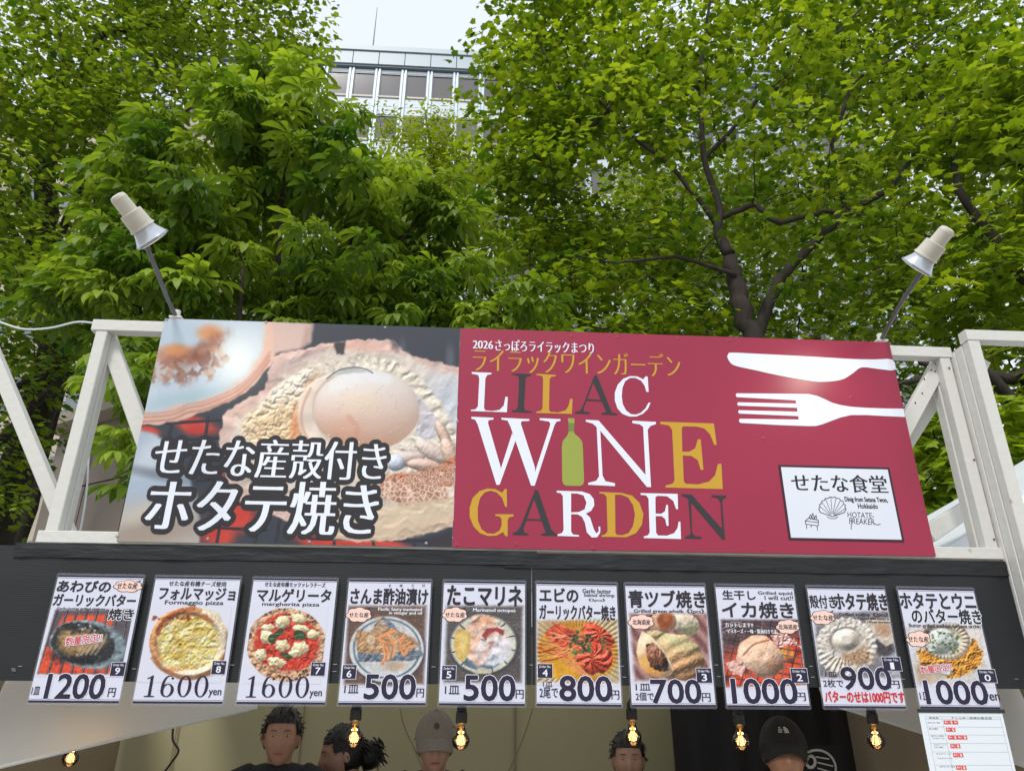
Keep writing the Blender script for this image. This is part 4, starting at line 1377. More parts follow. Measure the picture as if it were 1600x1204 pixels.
def dish_shrimp(p):
    X, Y = p.X, p.Y
    m = vign(p, [(525, 428), (940, 420), (950, 745), (518, 745)], 12)
    n = fbm(X, Y, 14, 4)
    WX, WY = warp(X, Y, 18, 40, 5)
    p.put(np.stack([176 + 40 * n, 150 + 40 * n, 110 + 40 * n], -1), m)
    dish = m * p.ell(735, 590, 206, 165, 6, 0.04)
    p.put(np.stack([186 + 40 * n, 120 + 50 * n, 40 + 30 * n], -1), dish)
    relief(p, 4 * np.sin(np.arctan2(Y - 590, X - 735) * 60), m * (1 - p.ell(735, 600, 180, 140, 6, 0.1)), 0.3, 0.1)
    p.put((222, 160, 34), dish * 0.9 * p.ell(630, 680, 110, 60, 10, 0.5))
    # two prawns: curled bodies at the right, heads and feelers running to the upper left
    for (cx, cy, rx, ry, rt_, seed) in ((850, 500, 92, 62, 25, 1), (820, 620, 96, 84, -10, 2)):
        e_ = dish * p.ell(cx, cy, rx, ry, rt_, 0.06, 0.12, 30, seed)
        p.put(np.stack([206 + 26 * n, 50 + 50 * n, 26 + 40 * n], -1), e_)
        a = np.arctan2(WY - cy, WX - cx)
        r_ = np.hypot((X - cx) / rx, (Y - cy) / ry)
        relief(p, 34 * np.sqrt(np.clip(1.03 - r_ ** 2, 0, 1)) + 7 * np.sin(a * 9 + 6 * r_) + 12 * ridge(WX, WY, 16, seed), e_, 0.6, 0.5, 16)
    hd = dish * p.pol([(525, 440), (600, 430), (700, 470), (790, 520), (760, 580), (660, 560), (580, 520)], 6, 10, 22)
    p.put(np.stack([196 + 40 * n, 60 + 50 * n, 36 + 40 * n], -1), hd)
    relief(p, 30 * ridge(WX * 0.5 + WY * 0.3, WY - 0.5 * WX, 24, 6), hd, 0.65, 0.4, 16)
    q = np.random.default_rng(3)
    for k in range(30):
        x0, y0 = q.uniform(640, 780), q.uniform(500, 640)
        dx_, dy_ = -q.uniform(60, 170), q.uniform(-110, 10) if k % 3 else q.uniform(20, 80)
        pts = [(x0, y0), (x0 + dx_ * 0.5, y0 + dy_ * 0.45 + q.uniform(-14, 14)), (x0 + dx_, y0 + dy_)]
        p.put([(214, 70, 44), (236, 130, 84), (160, 30, 24), (246, 180, 130)][k % 4], 0.8 * m * p.line(pts, q.uniform(1.0, 3.2), 2))
    for k in range(9):
        x0, y0 = q.uniform(640, 720), q.uniform(600, 660)
        p.put((232, 150, 90), 0.85 * dish * p.line([(x0, y0), (x0 + 40, y0 + 30), (x0 + 90, y0 + 44 + 6 * k)], 2.6, 2))
    p.blobs(46, (695, 485, 800, 600), (3, 9), [(56, 92, 50), (92, 132, 76), (34, 66, 40)], 7, 0.4, 1.5)
    p.blobs(14, (850, 500, 890, 600), (3, 7), [(56, 92, 50), (92, 132, 76)], 8, 0.4)
    p.put((70, 20, 20), 0.8 * m * p.ell(610, 505, 7, 7, 0, 0.3))

def dish_whelk(p):
    X, Y = p.X, p.Y
    m = vign(p, [(1005, 392), (1408, 392), (1415, 735), (1030, 735)], 14)
    n = fbm(X, Y, 18, 4)
    WX, WY = warp(X, Y, 12, 30, 5)
    u = X * 0.82 + Y * 0.2
    grill = 0.5 + 0.5 * np.sin((X * 0.80 - Y * 0.62) / 9.5)
    p.put(np.stack([120 + 60 * grill, 76 + 60 * grill, 74 + 58 * grill], -1), m)
    # second shell behind, top right
    e_ = m * p.ell(1285, 440, 84, 56, 25, 0.05, 0.1, 30)
    p.put(np.stack([206 + 16 * n, 190 + 16 * n, 168 + 16 * n], -1), e_)
    relief(p, 40 * p.ell(1285, 440, 70, 44, 25, 0.7) + 14 * ridge(WX, WY, 24, 3), e_, 0.55, 0.15)
    p.put((136, 142, 96), 0.6 * e_ * p.ell(1330, 480, 40, 30, 20, 0.7, 0.3))
    e_ = m * p.ell(1180, 430, 66, 62, 10, 0.05, 0.06, 30)
    p.put((214, 166, 132), e_)
    relief(p, 40 * p.ell(1180, 430, 60, 56, 10, 0.4), e_, 0.4, 0.2)
    p.put((146, 76, 44), m * p.ell(1188, 424, 40, 46, 10, 0.2, 0.1))
    p.put((214, 120, 60), 0.6 * m * p.ell(1196, 410, 16, 26, 10, 0.6))
    # the large shell
    body = m * p.pol([(1088, 478), (1130, 474), (1215, 498), (1290, 500), (1362, 560), (1392, 640), (1372, 705), (1300, 738), (1225, 730), (1180, 640), (1110, 530)], 4, 6, 34)
    t = np.clip((Y - 480) / 240, 0, 1)
    p.put(np.stack([186 + 26 * t + 14 * n, 166 - 10 * t + 14 * n, 120 - 8 * t + 12 * n], -1), body)
    p.put((206, 150, 104), 0.6 * body * p.ell(1290, 660, 84, 60, 10, 0.8, 0.3, 40))
    p.put((160, 164, 120), 0.6 * body * p.ell(1260, 540, 90, 26, 18, 0.8, 0.3, 20))
    dome = 90 * np.sqrt(np.clip(1.05 - ((X - 1265) / 140) ** 2 - ((Y - 612) / 135) ** 2, 0, 1))
    spiral = 5 * np.sin((Y * 0.85 + X * 0.35) / 10.0 + 2 * fbm(X, Y, 50, 7))
    relief(p, dome + spiral + 9 * ridge(WX, WY, 16, 8), body, 0.55, 0.2, 14)
    # lip and opening
    lip = m * p.pol([(1072, 484), (1112, 505), (1180, 575), (1222, 650), (1226, 700), (1196, 716), (1130, 716), (1062, 668), (1038, 590), (1050, 520)], 4, 4, 26)
    p.put((228, 196, 156), lip)
    relief(p, 50 * p.ell(1125, 615, 84, 108, -20, 0.5), lip, 0.4, 0.5, 14)
    p.put((226, 156, 70), 0.9 * m * p.ell(1122, 655, 68, 48, 30, 0.35, 0.06))
    p.put((246, 196, 120), 0.7 * m * p.ell(1095, 640, 22, 40, 10, 0.8))
    op = m * p.pol([(1088, 548), (1130, 540), (1180, 592), (1206, 650), (1200, 682), (1160, 690), (1112, 664), (1092, 612)], 4, 5, 14)
    p.put(np.stack([104 + 40 * n, 62 + 30 * n, 42 + 26 * n], -1), op)
    relief(p, 30 * ridge(WX, WY * 0.5, 14, 9) + 30 * p.ell(1150, 620, 46, 60, -20, 0.6), op, 0.9, 0.5, 14)
    p.put((246, 226, 196), 0.6 * m * p.line([(1078, 492), (1130, 530), (1190, 600), (1226, 680)], 2, 5))

def dish_squid(p):
    X, Y = p.X, p.Y
    m = vign(p, [(142, 332), (522, 332), (548, 640), (165, 652)], 10)
    n = fbm(X, Y, 18, 4)
    WX, WY = warp(X, Y, 12, 30, 5)
    p.put((80, 58, 62), m)
    hot = fbm(X, Y, 44, 8, 3)
    p.put(np.stack([196 + 50 * hot, 44 + 60 * hot, 34 + 20 * hot], -1), m * ss(400, 520, Y + 0.25 * (X - 300)))
    p.put((250, 176, 70), 0.9 * m * p.ell(455, 495, 44, 26, 35, 0.8, 0.4, 18))
    p.put((66, 40, 44), m * 0.7 * ss(0.5, 0.3, hot) * ss(420, 540, Y))
    for k in range(13):
        c_ = (52, 40, 44) if k % 2 else (110, 90, 92)
        p.put(c_, 0.9 * m * p.line([(120 + k * 38, 325), (40 + k * 38, 665)], 1.6, 2))
        p.put(c_, 0.9 * m * p.line([(130, 330 + k * 30), (560, 400 + k * 30)], 1.6, 2))
    for k in range(3):
        p.put((206, 196, 196), 0.6 * m * p.line([(148, 352 + 20 * k), (240, 340 + 8 * k)], 1, 2))
    b1 = m * p.pol([(215, 520), (232, 440), (290, 404), (350, 408), (392, 440), (440, 500), (446, 560), (400, 604), (320, 600), (262, 560)], 4, 7, 30)
    p.put(np.stack([226 + 12 * n, 178 + 26 * n, 148 + 30 * n], -1), b1)
    p.put((206, 136, 96), 0.6 * b1 * p.ell(320, 430, 70, 20, -10, 0.7, 0.4, 18))
    p.put((196, 120, 84), 0.5 * b1 * p.ell(410, 560, 44, 30, 30, 0.7, 0.3))
    dome = 70 * np.sqrt(np.clip(1.04 - ((X - 340) / 118) ** 2 - ((Y - 510) / 104) ** 2, 0, 1))
    relief(p, dome + 12 * ridge(WX, WY, 50, 8) + 3 * fbm(X, Y, 8, 9), b1, 0.5, 0.35, 12)
    p.put((150, 90, 70), 0.7 * m * p.line([(250, 500), (300, 450), (370, 430)], 2, 6))
    t_ = m * p.pol([(378, 420), (400, 388), (450, 392), (500, 430), (524, 462), (470, 450), (430, 466), (396, 450)], 3, 14, 12)
    p.put(np.stack([216 + 20 * n, 150 + 40 * n, 140 + 40 * n], -1), t_)
    relief(p, 24 * ridge(WX, WY, 12, 10), t_, 0.8, 0.4)
    f_ = m * p.pol([(168, 540), (230, 516), (264, 556), (240, 600), (196, 596)], 4, 8, 20)
    p.put((226, 176, 164), f_)
    relief(p, 20 * ridge(WX, WY, 26, 11), f_, 0.6, 0.4)
    p.blobs(14, (280, 430, 420, 580), (1.5, 3), [(120, 70, 56)], 5, 0.5)

def dish_scallop(p):
    X, Y = p.X, p.Y
    m = vign(p, [(590, 300), (968, 290), (1012, 610), (612, 610)], 12)
    n = fbm(X, Y, 18, 4)
    p.put(np.stack([116 + 40 * n, 110 + 40 * n, 116 + 40 * n], -1), m)
    p.put((60, 54, 60), 0.8 * m * p.pol([(870, 430), (960, 440), (990, 520), (900, 500)], 10))
    p.put((212, 196, 180), m * p.pol([(830, 330), (970, 320), (985, 440), (930, 460), (860, 400)], 6, 5))
    p.put((176, 130, 96), 0.8 * m * p.ell(920, 380, 36, 26, 30, 0.6, 0.3))
    WX, WY = warp(X, Y, 10, 24, 5)
    def fan(cx, cy, r0, k):
        a = np.arctan2(Y - cy, X - cx)
        d = np.hypot(X - cx, (Y - cy) * 1.05)
        return 1 - ss(r0 - 4, r0 + 4, d + k * np.abs(np.sin(a * 11)))
    f = fan(742, 462, 152, 8) * m
    a = np.arctan2(Y - 462, X - 742)
    rib = 0.5 + 0.5 * np.cos(a * 30)
    p.put(np.stack([206 + 24 * rib, 196 + 26 * rib, 186 + 28 * rib], -1), f)
    p.put(np.stack([196 + 20 * n, 180 + 20 * n, 160 + 26 * n], -1), m * p.ell(748, 470, 110, 96, 0, 0.12, 0.1))
    p.put((160, 120, 84), 0.8 * m * p.ell(790, 500, 80, 40, 10, 0.4, 0.35, 14))
    p.put((206, 206, 206), 0.7 * m * p.ell(690, 480, 40, 30, 20, 0.5, 0.3, 10))
    p.put((150, 140, 132), 0.8 * m * p.ell(740, 432, 80, 62, 0, 0.12))
    p.put((220, 208, 196), m * p.ell(742, 428, 68, 54, 0, 0.12))
    p.put((236, 222, 206), 0.8 * m * p.ell(734, 420, 42, 32, 0, 0.7))
    d1, d2, cid = voro(X, Y, 14, 4)
    p.put((226, 226, 230), 0.4 * m * ss(0.3, 0.1, d1) * p.ell(800, 470, 80, 60, 0, 0.4))
    rr_ = np.hypot((X - 742) / 70, (Y - 428) / 56)
    relief(p, 5 * rib * f * ss(1.3, 2.1, rr_) + 26 * ss(1.1, 0.3, rr_) + 16 * ridge(WX, WY, 22, 4) * ss(0.9, 1.2, rr_) + 6 * p.ell(742, 462, 150, 140, 0, 0.2), m * f, 0.5, 0.4, 14)
    relief(p, 12 * ridge(WX, WY, 30, 5), m * (1 - f), 0.5, 0.2)
    p.put((190, 196, 206), m * 0.8 * p.pol([(940, 510), (1000, 470), (1012, 600), (960, 600)], 10))

def dish_uni(p):
    X, Y = p.X, p.Y
    m = vign(p, [(1030, 372), (1385, 345), (1440, 640), (1090, 645)], 18)
    n = fbm(X, Y, 18, 4)
    WX, WY = warp(X, Y, 12, 26, 5)
    p.put(np.stack([206 + 20 * n, 200 + 20 * n, 196 + 24 * n], -1), m)
    p.put((176, 140, 100), m * 0.7 * p.ell(1100, 590, 90, 50, 0, 0.7))
    p.put((226, 216, 206), m * 0.8 * p.ell(1370, 420, 60, 40, 0, 0.7))
    um = m * p.pol([(1082, 482), (1130, 466), (1180, 500), (1250, 512), (1310, 480), (1350, 430), (1392, 470), (1396, 540), (1340, 580), (1290, 612), (1220, 606), (1180, 570), (1110, 566)], 5, 16, 18)
    p.put(np.stack([190 + 40 * n, 116 + 46 * n, 30 + 34 * n], -1), um)
    relief(p, 30 * ridge(WX, WY, 26, 6) + 9 * fbm(X, Y, 6, 7), um, 0.8, 0.35, 16)
    sh_ = m * p.ell(1222, 430, 116, 94, 12, 0.04, 0.03)
    p.put((206, 190, 168), sh_)
    a = np.arctan2(Y - 430, X - 1222)
    r_ = np.hypot((X - 1222) / 114, (Y - 430) / 92)
    relief(p, 8 * np.sin(a * 30) * ss(0.6, 0.9, r_) - 60 * np.sqrt(np.clip(1.02 - r_ ** 2, 0, 1)), sh_, 0.45, 0.2)
    p.put((110, 84, 70), 0.55 * sh_ * ss(0.84, 0.95, r_))
    w_ = m * p.ell(1205, 438, 82, 66, 20, 0.1, 0.14, 40)
    p.put((214, 216, 212), w_)
    relief(p, 50 * p.ell(1195, 430, 60, 46, 20, 0.8, 0.2, 30) + 14 * ridge(WX, WY, 34, 8), w_, 0.4, 0.6, 14)
    p.blobs(52, (1150, 385, 1280, 490), (2, 6), [(70, 100, 46), (112, 136, 76), (90, 120, 60)], 6, 0.5, 1.4)
    w_ = m * p.ell(1220, 580, 30, 18, 10, 0.2, 0.2, 16)
    p.put((232, 232, 234), w_)
    relief(p, 20 * w_, w_, 0.4, 0.4)

CARDS = [
 dict(c=c5, x=0, cat='1200', label='menu card for butter grilled abalone at 1200 yen, leftmost card of the row',
      title=[('あわびの', (300, 280), (586, 226), .035), ('ガーリックバター', (279, 352), (714, 297), .03)], over=[('焼き', (564, 424), (704, 368), .035)],
      small=[('Garlic butter grilled abalone', (300, 374), (552, 362), .0)], cloud=(670, 252, 74, 30, 'せたな産', (611, 266), (722, 234)), dish=dish_abalone,
      limit=((345, 558), (540, 494)), order=((574, 712), (660, 643), '9'), unit=[('1皿', (168, 808), (218, 768))], price=('1200', (234, 828), (560, 706)), yen=('円', (562, 820), (608, 774)), ds=5, pic=(185, 360, 700, 715)),
 dict(c=c5, x=1, label='menu card for formaggio pizza at 1600 yen with a pale cheese pizza',
      title=[('フォルマッジョ', (826, 320), (1225, 262), .03)], small=[('せたな産有機チーズ使用', (880, 250), (1176, 228), .0), ('Formaggio pizza', (858, 350), (1162, 327), .012)],
      dish=dish_formaggio, order=((1096, 704), (1176, 636), '8'), serif=('1600', (738, 820), (1090, 712)), yen=('yen', (1080, 824), (1150, 785)), pic=(740, 352, 1205, 745)),
 dict(c=c6, x=2, label='menu card for margherita pizza at 1600 yen with red sauce and basil',
      title=[('マルゲリータ', (137, 328), (524, 268), .03)], small=[('せたな産有機モッツァレラチーズ', (180, 253), (494, 233), .0), ('margherita pizza', (166, 357), (463, 336), .012)],
      dish=dish_margherita, order=((416, 711), (495, 643), '7'), serif=('1600', (72, 823), (415, 715)), yen=('yen', (410, 828), (476, 790)), pic=(66, 356, 508, 752)),
 dict(c=c6, x=3, label='menu card for pickled saury at 500 yen, fish on a blue-ringed plate',
      title=[('さんま酢油漬け', (622, 342), (1024, 266), .03)], small=[('す', (820, 256), (834, 241), .0), ('ゆ', (878, 256), (892, 241), .0), ('づ', (936, 256), (950, 241), .0), ('け', (994, 256), (1008, 241), .0)],
      white=[('Pacific Saury marinated', (766, 381), (992, 363)), ('in vinegar and oil', (822, 400), (992, 382))], cloud=(667, 398, 66, 38, 'せたな産', (616, 411), (718, 386)), dish=dish_saury,
      order=((579, 727), (655, 656), '6'), unit=[('1皿', (590, 800), (666, 758))], price=('500', (692, 830), (960, 708)), yen=('円', (962, 823), (1002, 778)), pic=(575, 345, 1025, 768)),
 dict(c=c7, x=4, label='menu card for marinated octopus at 500 yen with a lemon wedge on a plate',
      title=[('たこマリネ', (62, 348), (446, 254), .035)], white=[('Marinated octopus', (195, 387), (412, 367))], cloud=(101, 398, 64, 38, 'せたな産', (52, 412), (152, 386)), dish=dish_octopus,
      order=((34, 732), (108, 661), '5'), unit=[('1皿', (50, 805), (126, 763))], price=('500', (149, 838), (411, 713)), yen=('円', (415, 828), (455, 783)), pic=(34, 346, 466, 758)),
 dict(c=c7, x=5, label='menu card for garlic butter shrimp at 800 yen with bright red shrimp',
      title=[('エビの', (537, 330), (732, 264), .035), ('ガーリックバター焼き', (536, 422), (924, 352), .025)], small=[('Garlic butter', (757, 286), (902, 266), .012), ('baked shrimp', (766, 309), (920, 290), .012), ('《2pcs》', (788, 331), (872, 314), .012)],
      dish=dish_shrimp, order=((528, 723), (603, 652), '4'), unit=[('1皿', (556, 768), (603, 743)), ('2尾で', (538, 826), (632, 773))], price=('800', (643, 840), (905, 716)), yen=('円', (909, 832), (946, 786)), pic=(514, 412, 958, 760)),
 dict(c=c7, x=6, label='menu card for grilled whelk at 700 yen with a large spiral shell',
      title=[('青ツブ焼き', (1001, 359), (1387, 277), .03)], small=[('Grilled green whelk《2pcs》', (1026, 392), (1384, 369), .012)], cloud=(1062, 435, 66, 38, '北海道産', (1018, 449), (1108, 423)), dish=dish_whelk,
      order=((1349, 748), (1420, 674), '3'), unit=[('1皿', (1034, 785), (1108, 753)), ('2個で', (1034, 838), (1125, 796))], price=('700', (1117, 852), (1362, 734)), yen=('円', (1376, 846), (1415, 801)), pic=(992, 386, 1432, 750)),
 dict(c=c8, x=7, label='menu card for grilled squid at 1000 yen with squid over red coals',
      title=[('生干し', (148, 235), (300, 194), .03), ('イカ焼き', (148, 322), (481, 251), .03)], small=[('Grilled squid', (317, 216), (478, 198), .012), ('I will cut!!', (349, 237), (482, 219), .012)],
      white=[('カットします!!', (160, 368), (290, 348)), ('マヨネーズ・一味・醤油付きです', (168, 397), (404, 379))], cloud=(458, 366, 56, 34, '北海道産', (414, 379), (502, 355)), dish=dish_squid,
      order=((479, 634), (548, 566), '2'), price=('1000', (197, 732), (494, 618)), yen=('円', (499, 720), (541, 681)), pic=(134, 326, 558, 660)),
 dict(c=c8, x=8, label='menu card for grilled scallops at 900 yen with a line of red text',
      title=[('殻付き', (568, 276), (681, 217), .02), ('ホタテ焼き', (688, 285), (924, 208), .03)], small=[('Grilled scallop《2pcs》', (705, 318), (934, 299), .012), ('Topped with butter is', (794, 336), (940, 322), .0), ('100yen increase', (840, 351), (943, 339), .0)],
      cloud=(625, 322, 58, 34, 'せたな産', (580, 336), (672, 310)), dish=dish_scallop, order=((918, 576), (992, 512), '1'), unit=[('1皿', (640, 606), (692, 582)), ('2枚で', (632, 655), (722, 618))],
      price=('900', (724, 665), (941, 562)), yen=('円', (949, 660), (989, 623)), redline=('バターのせは1000円です', (641, 728), (1012, 677)), pic=(586, 288, 1022, 622)),
 dict(c=c8, x=9, label='menu card for scallop and sea urchin with butter at 1000 yen, rightmost of the ten',
      title=[('ホタテとウニ', (1002, 278), (1345, 208), .03)], over=[('のバター焼き', (1058, 350), (1374, 284), .03)], small=[('Butter-grilled scallops and sea urchin', (1040, 374), (1378, 355), .008)],
      cloud=(1083, 425, 58, 38, 'せたな産', (1036, 440), (1128, 413)), dish=dish_uni, limit=((1095, 594), (1240, 538)), order=((1378, 632), (1448, 570), '0'),
      unit=[('1皿', (1094, 715), (1138, 679))], price=('1000', (1127, 735), (1400, 626)), yen=('yen', (1406, 732), (1470, 688)), pic=(1022, 335, 1446, 652)),
]

for k, cd in enumerate(CARDS):
    x0_, c = CX[cd['x']], cd['c']
    card = thing('menu_card', cd['label'], 'menu card', (x0_ + CW / 2, YC, CZ0), 'laminated menu cards along the fascia')
    zc, xc = (CZ0 + CZ1) / 2, x0_ + CW / 2
    # clear pouch with round corners, slightly larger than the sheet
    r_, pts = 0.006, []
    for (sx, sz, a0_) in ((1, 1, 0), (-1, 1, 90), (-1, -1, 180), (1, -1, 270)):
        for a in (0, 30, 60, 90):
            pts.append((xc + sx * (CW / 2 - r_) + r_ * math.cos(R(a0_ + a)), zc + sz * ((CZ1 - CZ0) / 2 - r_) + r_ * math.sin(R(a0_ + a))))
    MB().poly(pts, YC + 0.0008).build('pouch_back', m_film, card)
    m = MB().box((xc, YC + 0.0002, zc), (CW - 0.012, 0.0006, CZ1 - CZ0 - 0.012))
    m.build('paper', m_paper, card)
    yy = YC - 0.0004
    zt_, zb_ = CZ1 - 0.0065, CZ0 + 0.0065
    for zz, hh in ((zt_ - 0.0035, 0.007), (zb_ + 0.0035, 0.007), (zt_ - 0.0105, 0.0011), (zb_ + 0.0105, 0.0011)):
        MB().box((xc, yy, zz), (CW - 0.0125, 0.0003, hh)).build('border_stripe', navy, card)
    # the dish photograph
    X0, Y0, X1, Y1 = cd['pic']
    A, B_ = bx(c, X0, Y1), bx(c, X1, Y0)
    ax0, ax1 = max(A[0], x0_ + 0.0075), min(B_[0] + 0.0, x0_ + CW - 0.0075)
    if cd['x'] < 2:
        ax0 = x0_ + 0.0075
    if cd['x'] > 6:
        ax1 = x0_ + CW - 0.0075
    inv = {c5: lambda px, py: (px / 0.30234, (py - 840) / 0.30234), c6: lambda px, py: ((px - 360) / 0.30234, (py - 840) / 0.30234),
           c7: lambda px, py: ((px - 680) / 0.30241, (py - 840) / 0.30241), c8: lambda px, py: ((px - 1080) / 0.325, (py - 860) / 0.32514)}[c]
    def paint(px, py, inv=inv, fn=cd['dish']):
        X, Y = inv(px, py)
        p = Pic(X, Y, (226, 226, 240))
        fn(p)
        w_ = ss(6, 30, np.abs(p.I - np.array((226.0, 226.0, 240.0))).sum(-1))
        p.mul(0.88 + 0.24 * fbm(X, Y, 9, 41, 3), w_)
        p.put((252, 250, 246), 0.2 * w_ * ss(0.72, 0.8, fbm(X, Y, 7, 43, 2)))
        p.mul(0.90 + 0.2 * fbm(X, Y, 34, 44, 3), w_)
        return p.I
    print_sheet('photo_print', ax0, ax1, A[1], B_[1], 130, 125, yy - 0.0004, paint, card)
    yt = yy - 0.0010
    dkm, ltm = MB(), MB()
    for (s_, a, b_, w_) in cd['title']:
        text(dkm, s_, bx(c, *a), bx(c, *b_), yt, bold=w_)
        dkm.build('title_lettering', card_ink, card)
        dkm = MB()
    for (s_, a, b_, w_) in cd.get('over', []):
        halo_text(dkm, ltm, s_, bx(c, *a), bx(c, *b_), yt, w_, 0.06)
        dkm.build('title_lettering', card_ink, card)
        dkm = MB()
    if ltm.f:
        ltm.build('lettering_outline', wt, card)
        ltm = MB()
    if cd.get('small'):
        for (s_, a, b_, w_) in cd['small']:
            mb = MB()
            text(mb, s_, bx(c, *a), bx(c, *b_), yt, bold=w_, smear=0.03)
            mb.build('caption_lettering', card_ink, card)
    if cd.get('white'):
        for (s_, a, b_) in cd['white']:
            mb = MB()
            text(mb, s_, bx(c, *a), bx(c, *b_), yt, bold=0.012, smear=0.03)
            mb.build('caption_lettering', wt, card)
    if cd.get('cloud'):
        cx, cy, rx, ry, s_, a, b_ = cd['cloud']
        mb, md = MB(), MB()
        cloud_shape(mb, md, c, cx, cy, rx, ry, yt - 0.0003)
        md.build('cloud_outline', card_ink, card)
        mb.build('cloud_badge', pink_m, card)
        mb = MB()
        text(mb, s_, bx(c, *a), bx(c, *b_), yt - 0.0007, smear=0.03)
        mb.build('badge_lettering', card_ink, card)
    (a, b_, s_) = cd['order']
    a, b_ = bx(c, *a), bx(c, *b_)
    mw, mb = MB(), MB()
    mw.box(((a[0] + b_[0]) / 2, yt - 0.0002, (a[1] + b_[1]) / 2), (b_[0] - a[0] + 0.003, 0.0002, b_[1] - a[1] + 0.003))
    mw.build('order_tag_border', wt, card)
    mb.box(((a[0] + b_[0]) / 2, yt - 0.0005, (a[1] + b_[1]) / 2), (b_[0] - a[0], 0.0002, b_[1] - a[1]))
    mb.build('order_tag', navy, card)
    w_, h_ = b_[0] - a[0], b_[1] - a[1]
    otag = bpy.data.objects[bpy.context.scene.collection.objects[-1].name]
    otag['_o'] = tuple(card['_o'])
    onb, oct_ = MB(), MB()
    text(oct_, 'Order No.', (a[0] + 0.1 * w_, a[1] + 0.72 * h_), (b_[0] - 0.1 * w_, a[1] + 0.90 * h_), yt - 0.0008, bold=0.01)
    dgw = 0.10 if s_ == '1' else 0.17
    text(onb, s_, (a[0] + (0.5 - dgw) * w_, a[1] + 0.12 * h_), (a[0] + (0.5 + dgw) * w_, a[1] + 0.60 * h_), yt - 0.0008, bold=0.025)
    oct_.build('order_caption', wt, otag)
    onb.build('order_number', wt, otag)
    pm_ = MB()
    if cd.get('price'):
        s_, a, b_ = cd['price']
        halo_text(pm_, ltm, s_, bx(c, *a), bx(c, *b_), yt - 0.0002, 0.035, 0.028)
    if cd.get('serif'):
        s_, a, b_ = cd['serif']
        serif_digits(pm_, s_, bx(c, *a), bx(c, *b_), yt - 0.0002)
    s_, a, b_ = cd['yen']
    pm_.build('price_lettering', navy, card)
    pm_ = MB()
    text(pm_, s_, bx(c, *a), bx(c, *b_), yt - 0.0002, bold=0.012, smear=0.02)
    pm_.build('currency_lettering', navy, card)
    for (s_, a, b_) in cd.get('unit', []):
        pm_ = MB()
        text(pm_, s_, bx(c, *a), bx(c, *b_), yt - 0.0002, bold=0.01)
        pm_.build('unit_lettering', navy, card)
    if ltm.f:
        ltm.build('lettering_outline', wt, card)
    if cd.get('limit'):
        a, b_ = cd['limit']
        m1, m2 = MB(), MB()
        halo_text(m1, m2, '数量限定!!', bx(c, a[0], a[1] - 10), bx(c, b_[0], b_[1] + 10), yt - 0.0012, 0.01, 0.07, rot=R(7))
        m1.build('limited_lettering', red, card)
        m2.build('lettering_outline', wt, card)
    if cd.get('redline'):
        s_, a, b_ = cd['redline']
        mb = MB()
        text(mb, s_, bx(c, *a), bx(c, *b_), yt - 0.0002, bold=0.03)
        mb.build('red_lettering', red, card)

    _q = np.random.default_rng(100 + k)
    card.rotation_euler = (R(_q.uniform(-0.1, 0.5)), R(_q.uniform(-0.25, 0.25)), R(_q.uniform(-0.6, 0.6)))
    card.location.y -= 0.003
# ---- allergy chart hanging under the last card ------------------------------------------------
def c9(X, Y): return 1420 + X * 0.1125, 1080 + Y * 0.1125
ch = thing('allergy_chart', 'white allergy table with small red pictograms hanging under the rightmost menu card', 'chart', (1.75, -0.010, 1.15))
yk = -0.012
Ax, Az = bx(c9, 108, 288)
Bx = bx(c9, 1265, 300)[0]
Az = bx(c9, 700, 292)[1]
Lz = Az - 0.36
MB().box(((Ax + Bx) / 2, yk, (Az + Lz) / 2), (Bx - Ax, 0.0008, Az - Lz)).build('paper', mat('chart_paper', (224, 230, 236), rough=0.35, coat=0.2), ch)
MB().box(((Ax + Bx) / 2 + 0.004, yk - 0.0006, Az + 0.006), (Bx - Ax + 0.012, 0.004, 0.012)).build('clip_bar', mat('dark_green_bar', (34, 44, 42), rough=0.4), ch)
lines = MB()
gx0, gx1 = bx(c9, 200, 345)[0], bx(c9, 1235, 350)[0]
gxm = bx(c9, 428, 350)[0]
rows = [bx(c9, 700, y)[1] for y in (347, 380, 488, 597, 713, 833, 1015, 1150)]
rows += [rows[-1] - 0.03 * k for k in range(1, 4)]
for z in rows:
    lines.box(((gx0 + gx1) / 2, yk - 0.0006, z), (gx1 - gx0, 0.0002, 0.0006))
for x in (gx0, gxm, gx1):
    lines.box((x, yk - 0.0007, (rows[0] + rows[-1]) / 2), (0.0006, 0.0002, rows[0] - rows[-1]))
lines.build('table_lines', mat('grey_line', (120, 130, 140), rough=0.5), ch)
tx = MB()
def ct(s_, X0, Y0, X1, Y1):
    text(tx, s_, bx(c9, X0, Y0), bx(c9, X1, Y1), yk - 0.0009, bold=0.01)
ct('商品名', 252, 372, 380, 350)
ct('アレルギー物質対象品目', 560, 378, 1112, 352)
ct('あわびバター焼き', 232, 438, 400, 418)
ct('青つぶ焼き', 255, 524, 372, 500)
ct('生干しイカ焼き', 285, 622, 452, 602)
ct('(マヨネーズ)', 305, 655, 460, 636)
ct('エビガーリック', 318, 742, 486, 722)
ct('バター焼き', 325, 778, 446, 756)
ct('マルゲリータ', 352, 868, 552, 848)
ct('フォルマッジョ', 368, 930, 570, 908)
ct('ホタテバター焼き', 398, 1046, 606, 1024)
tx.build('lettering', mat('grey_text', (96, 100, 110), rough=0.5), ch)
px_ = MB()
pw = MB()
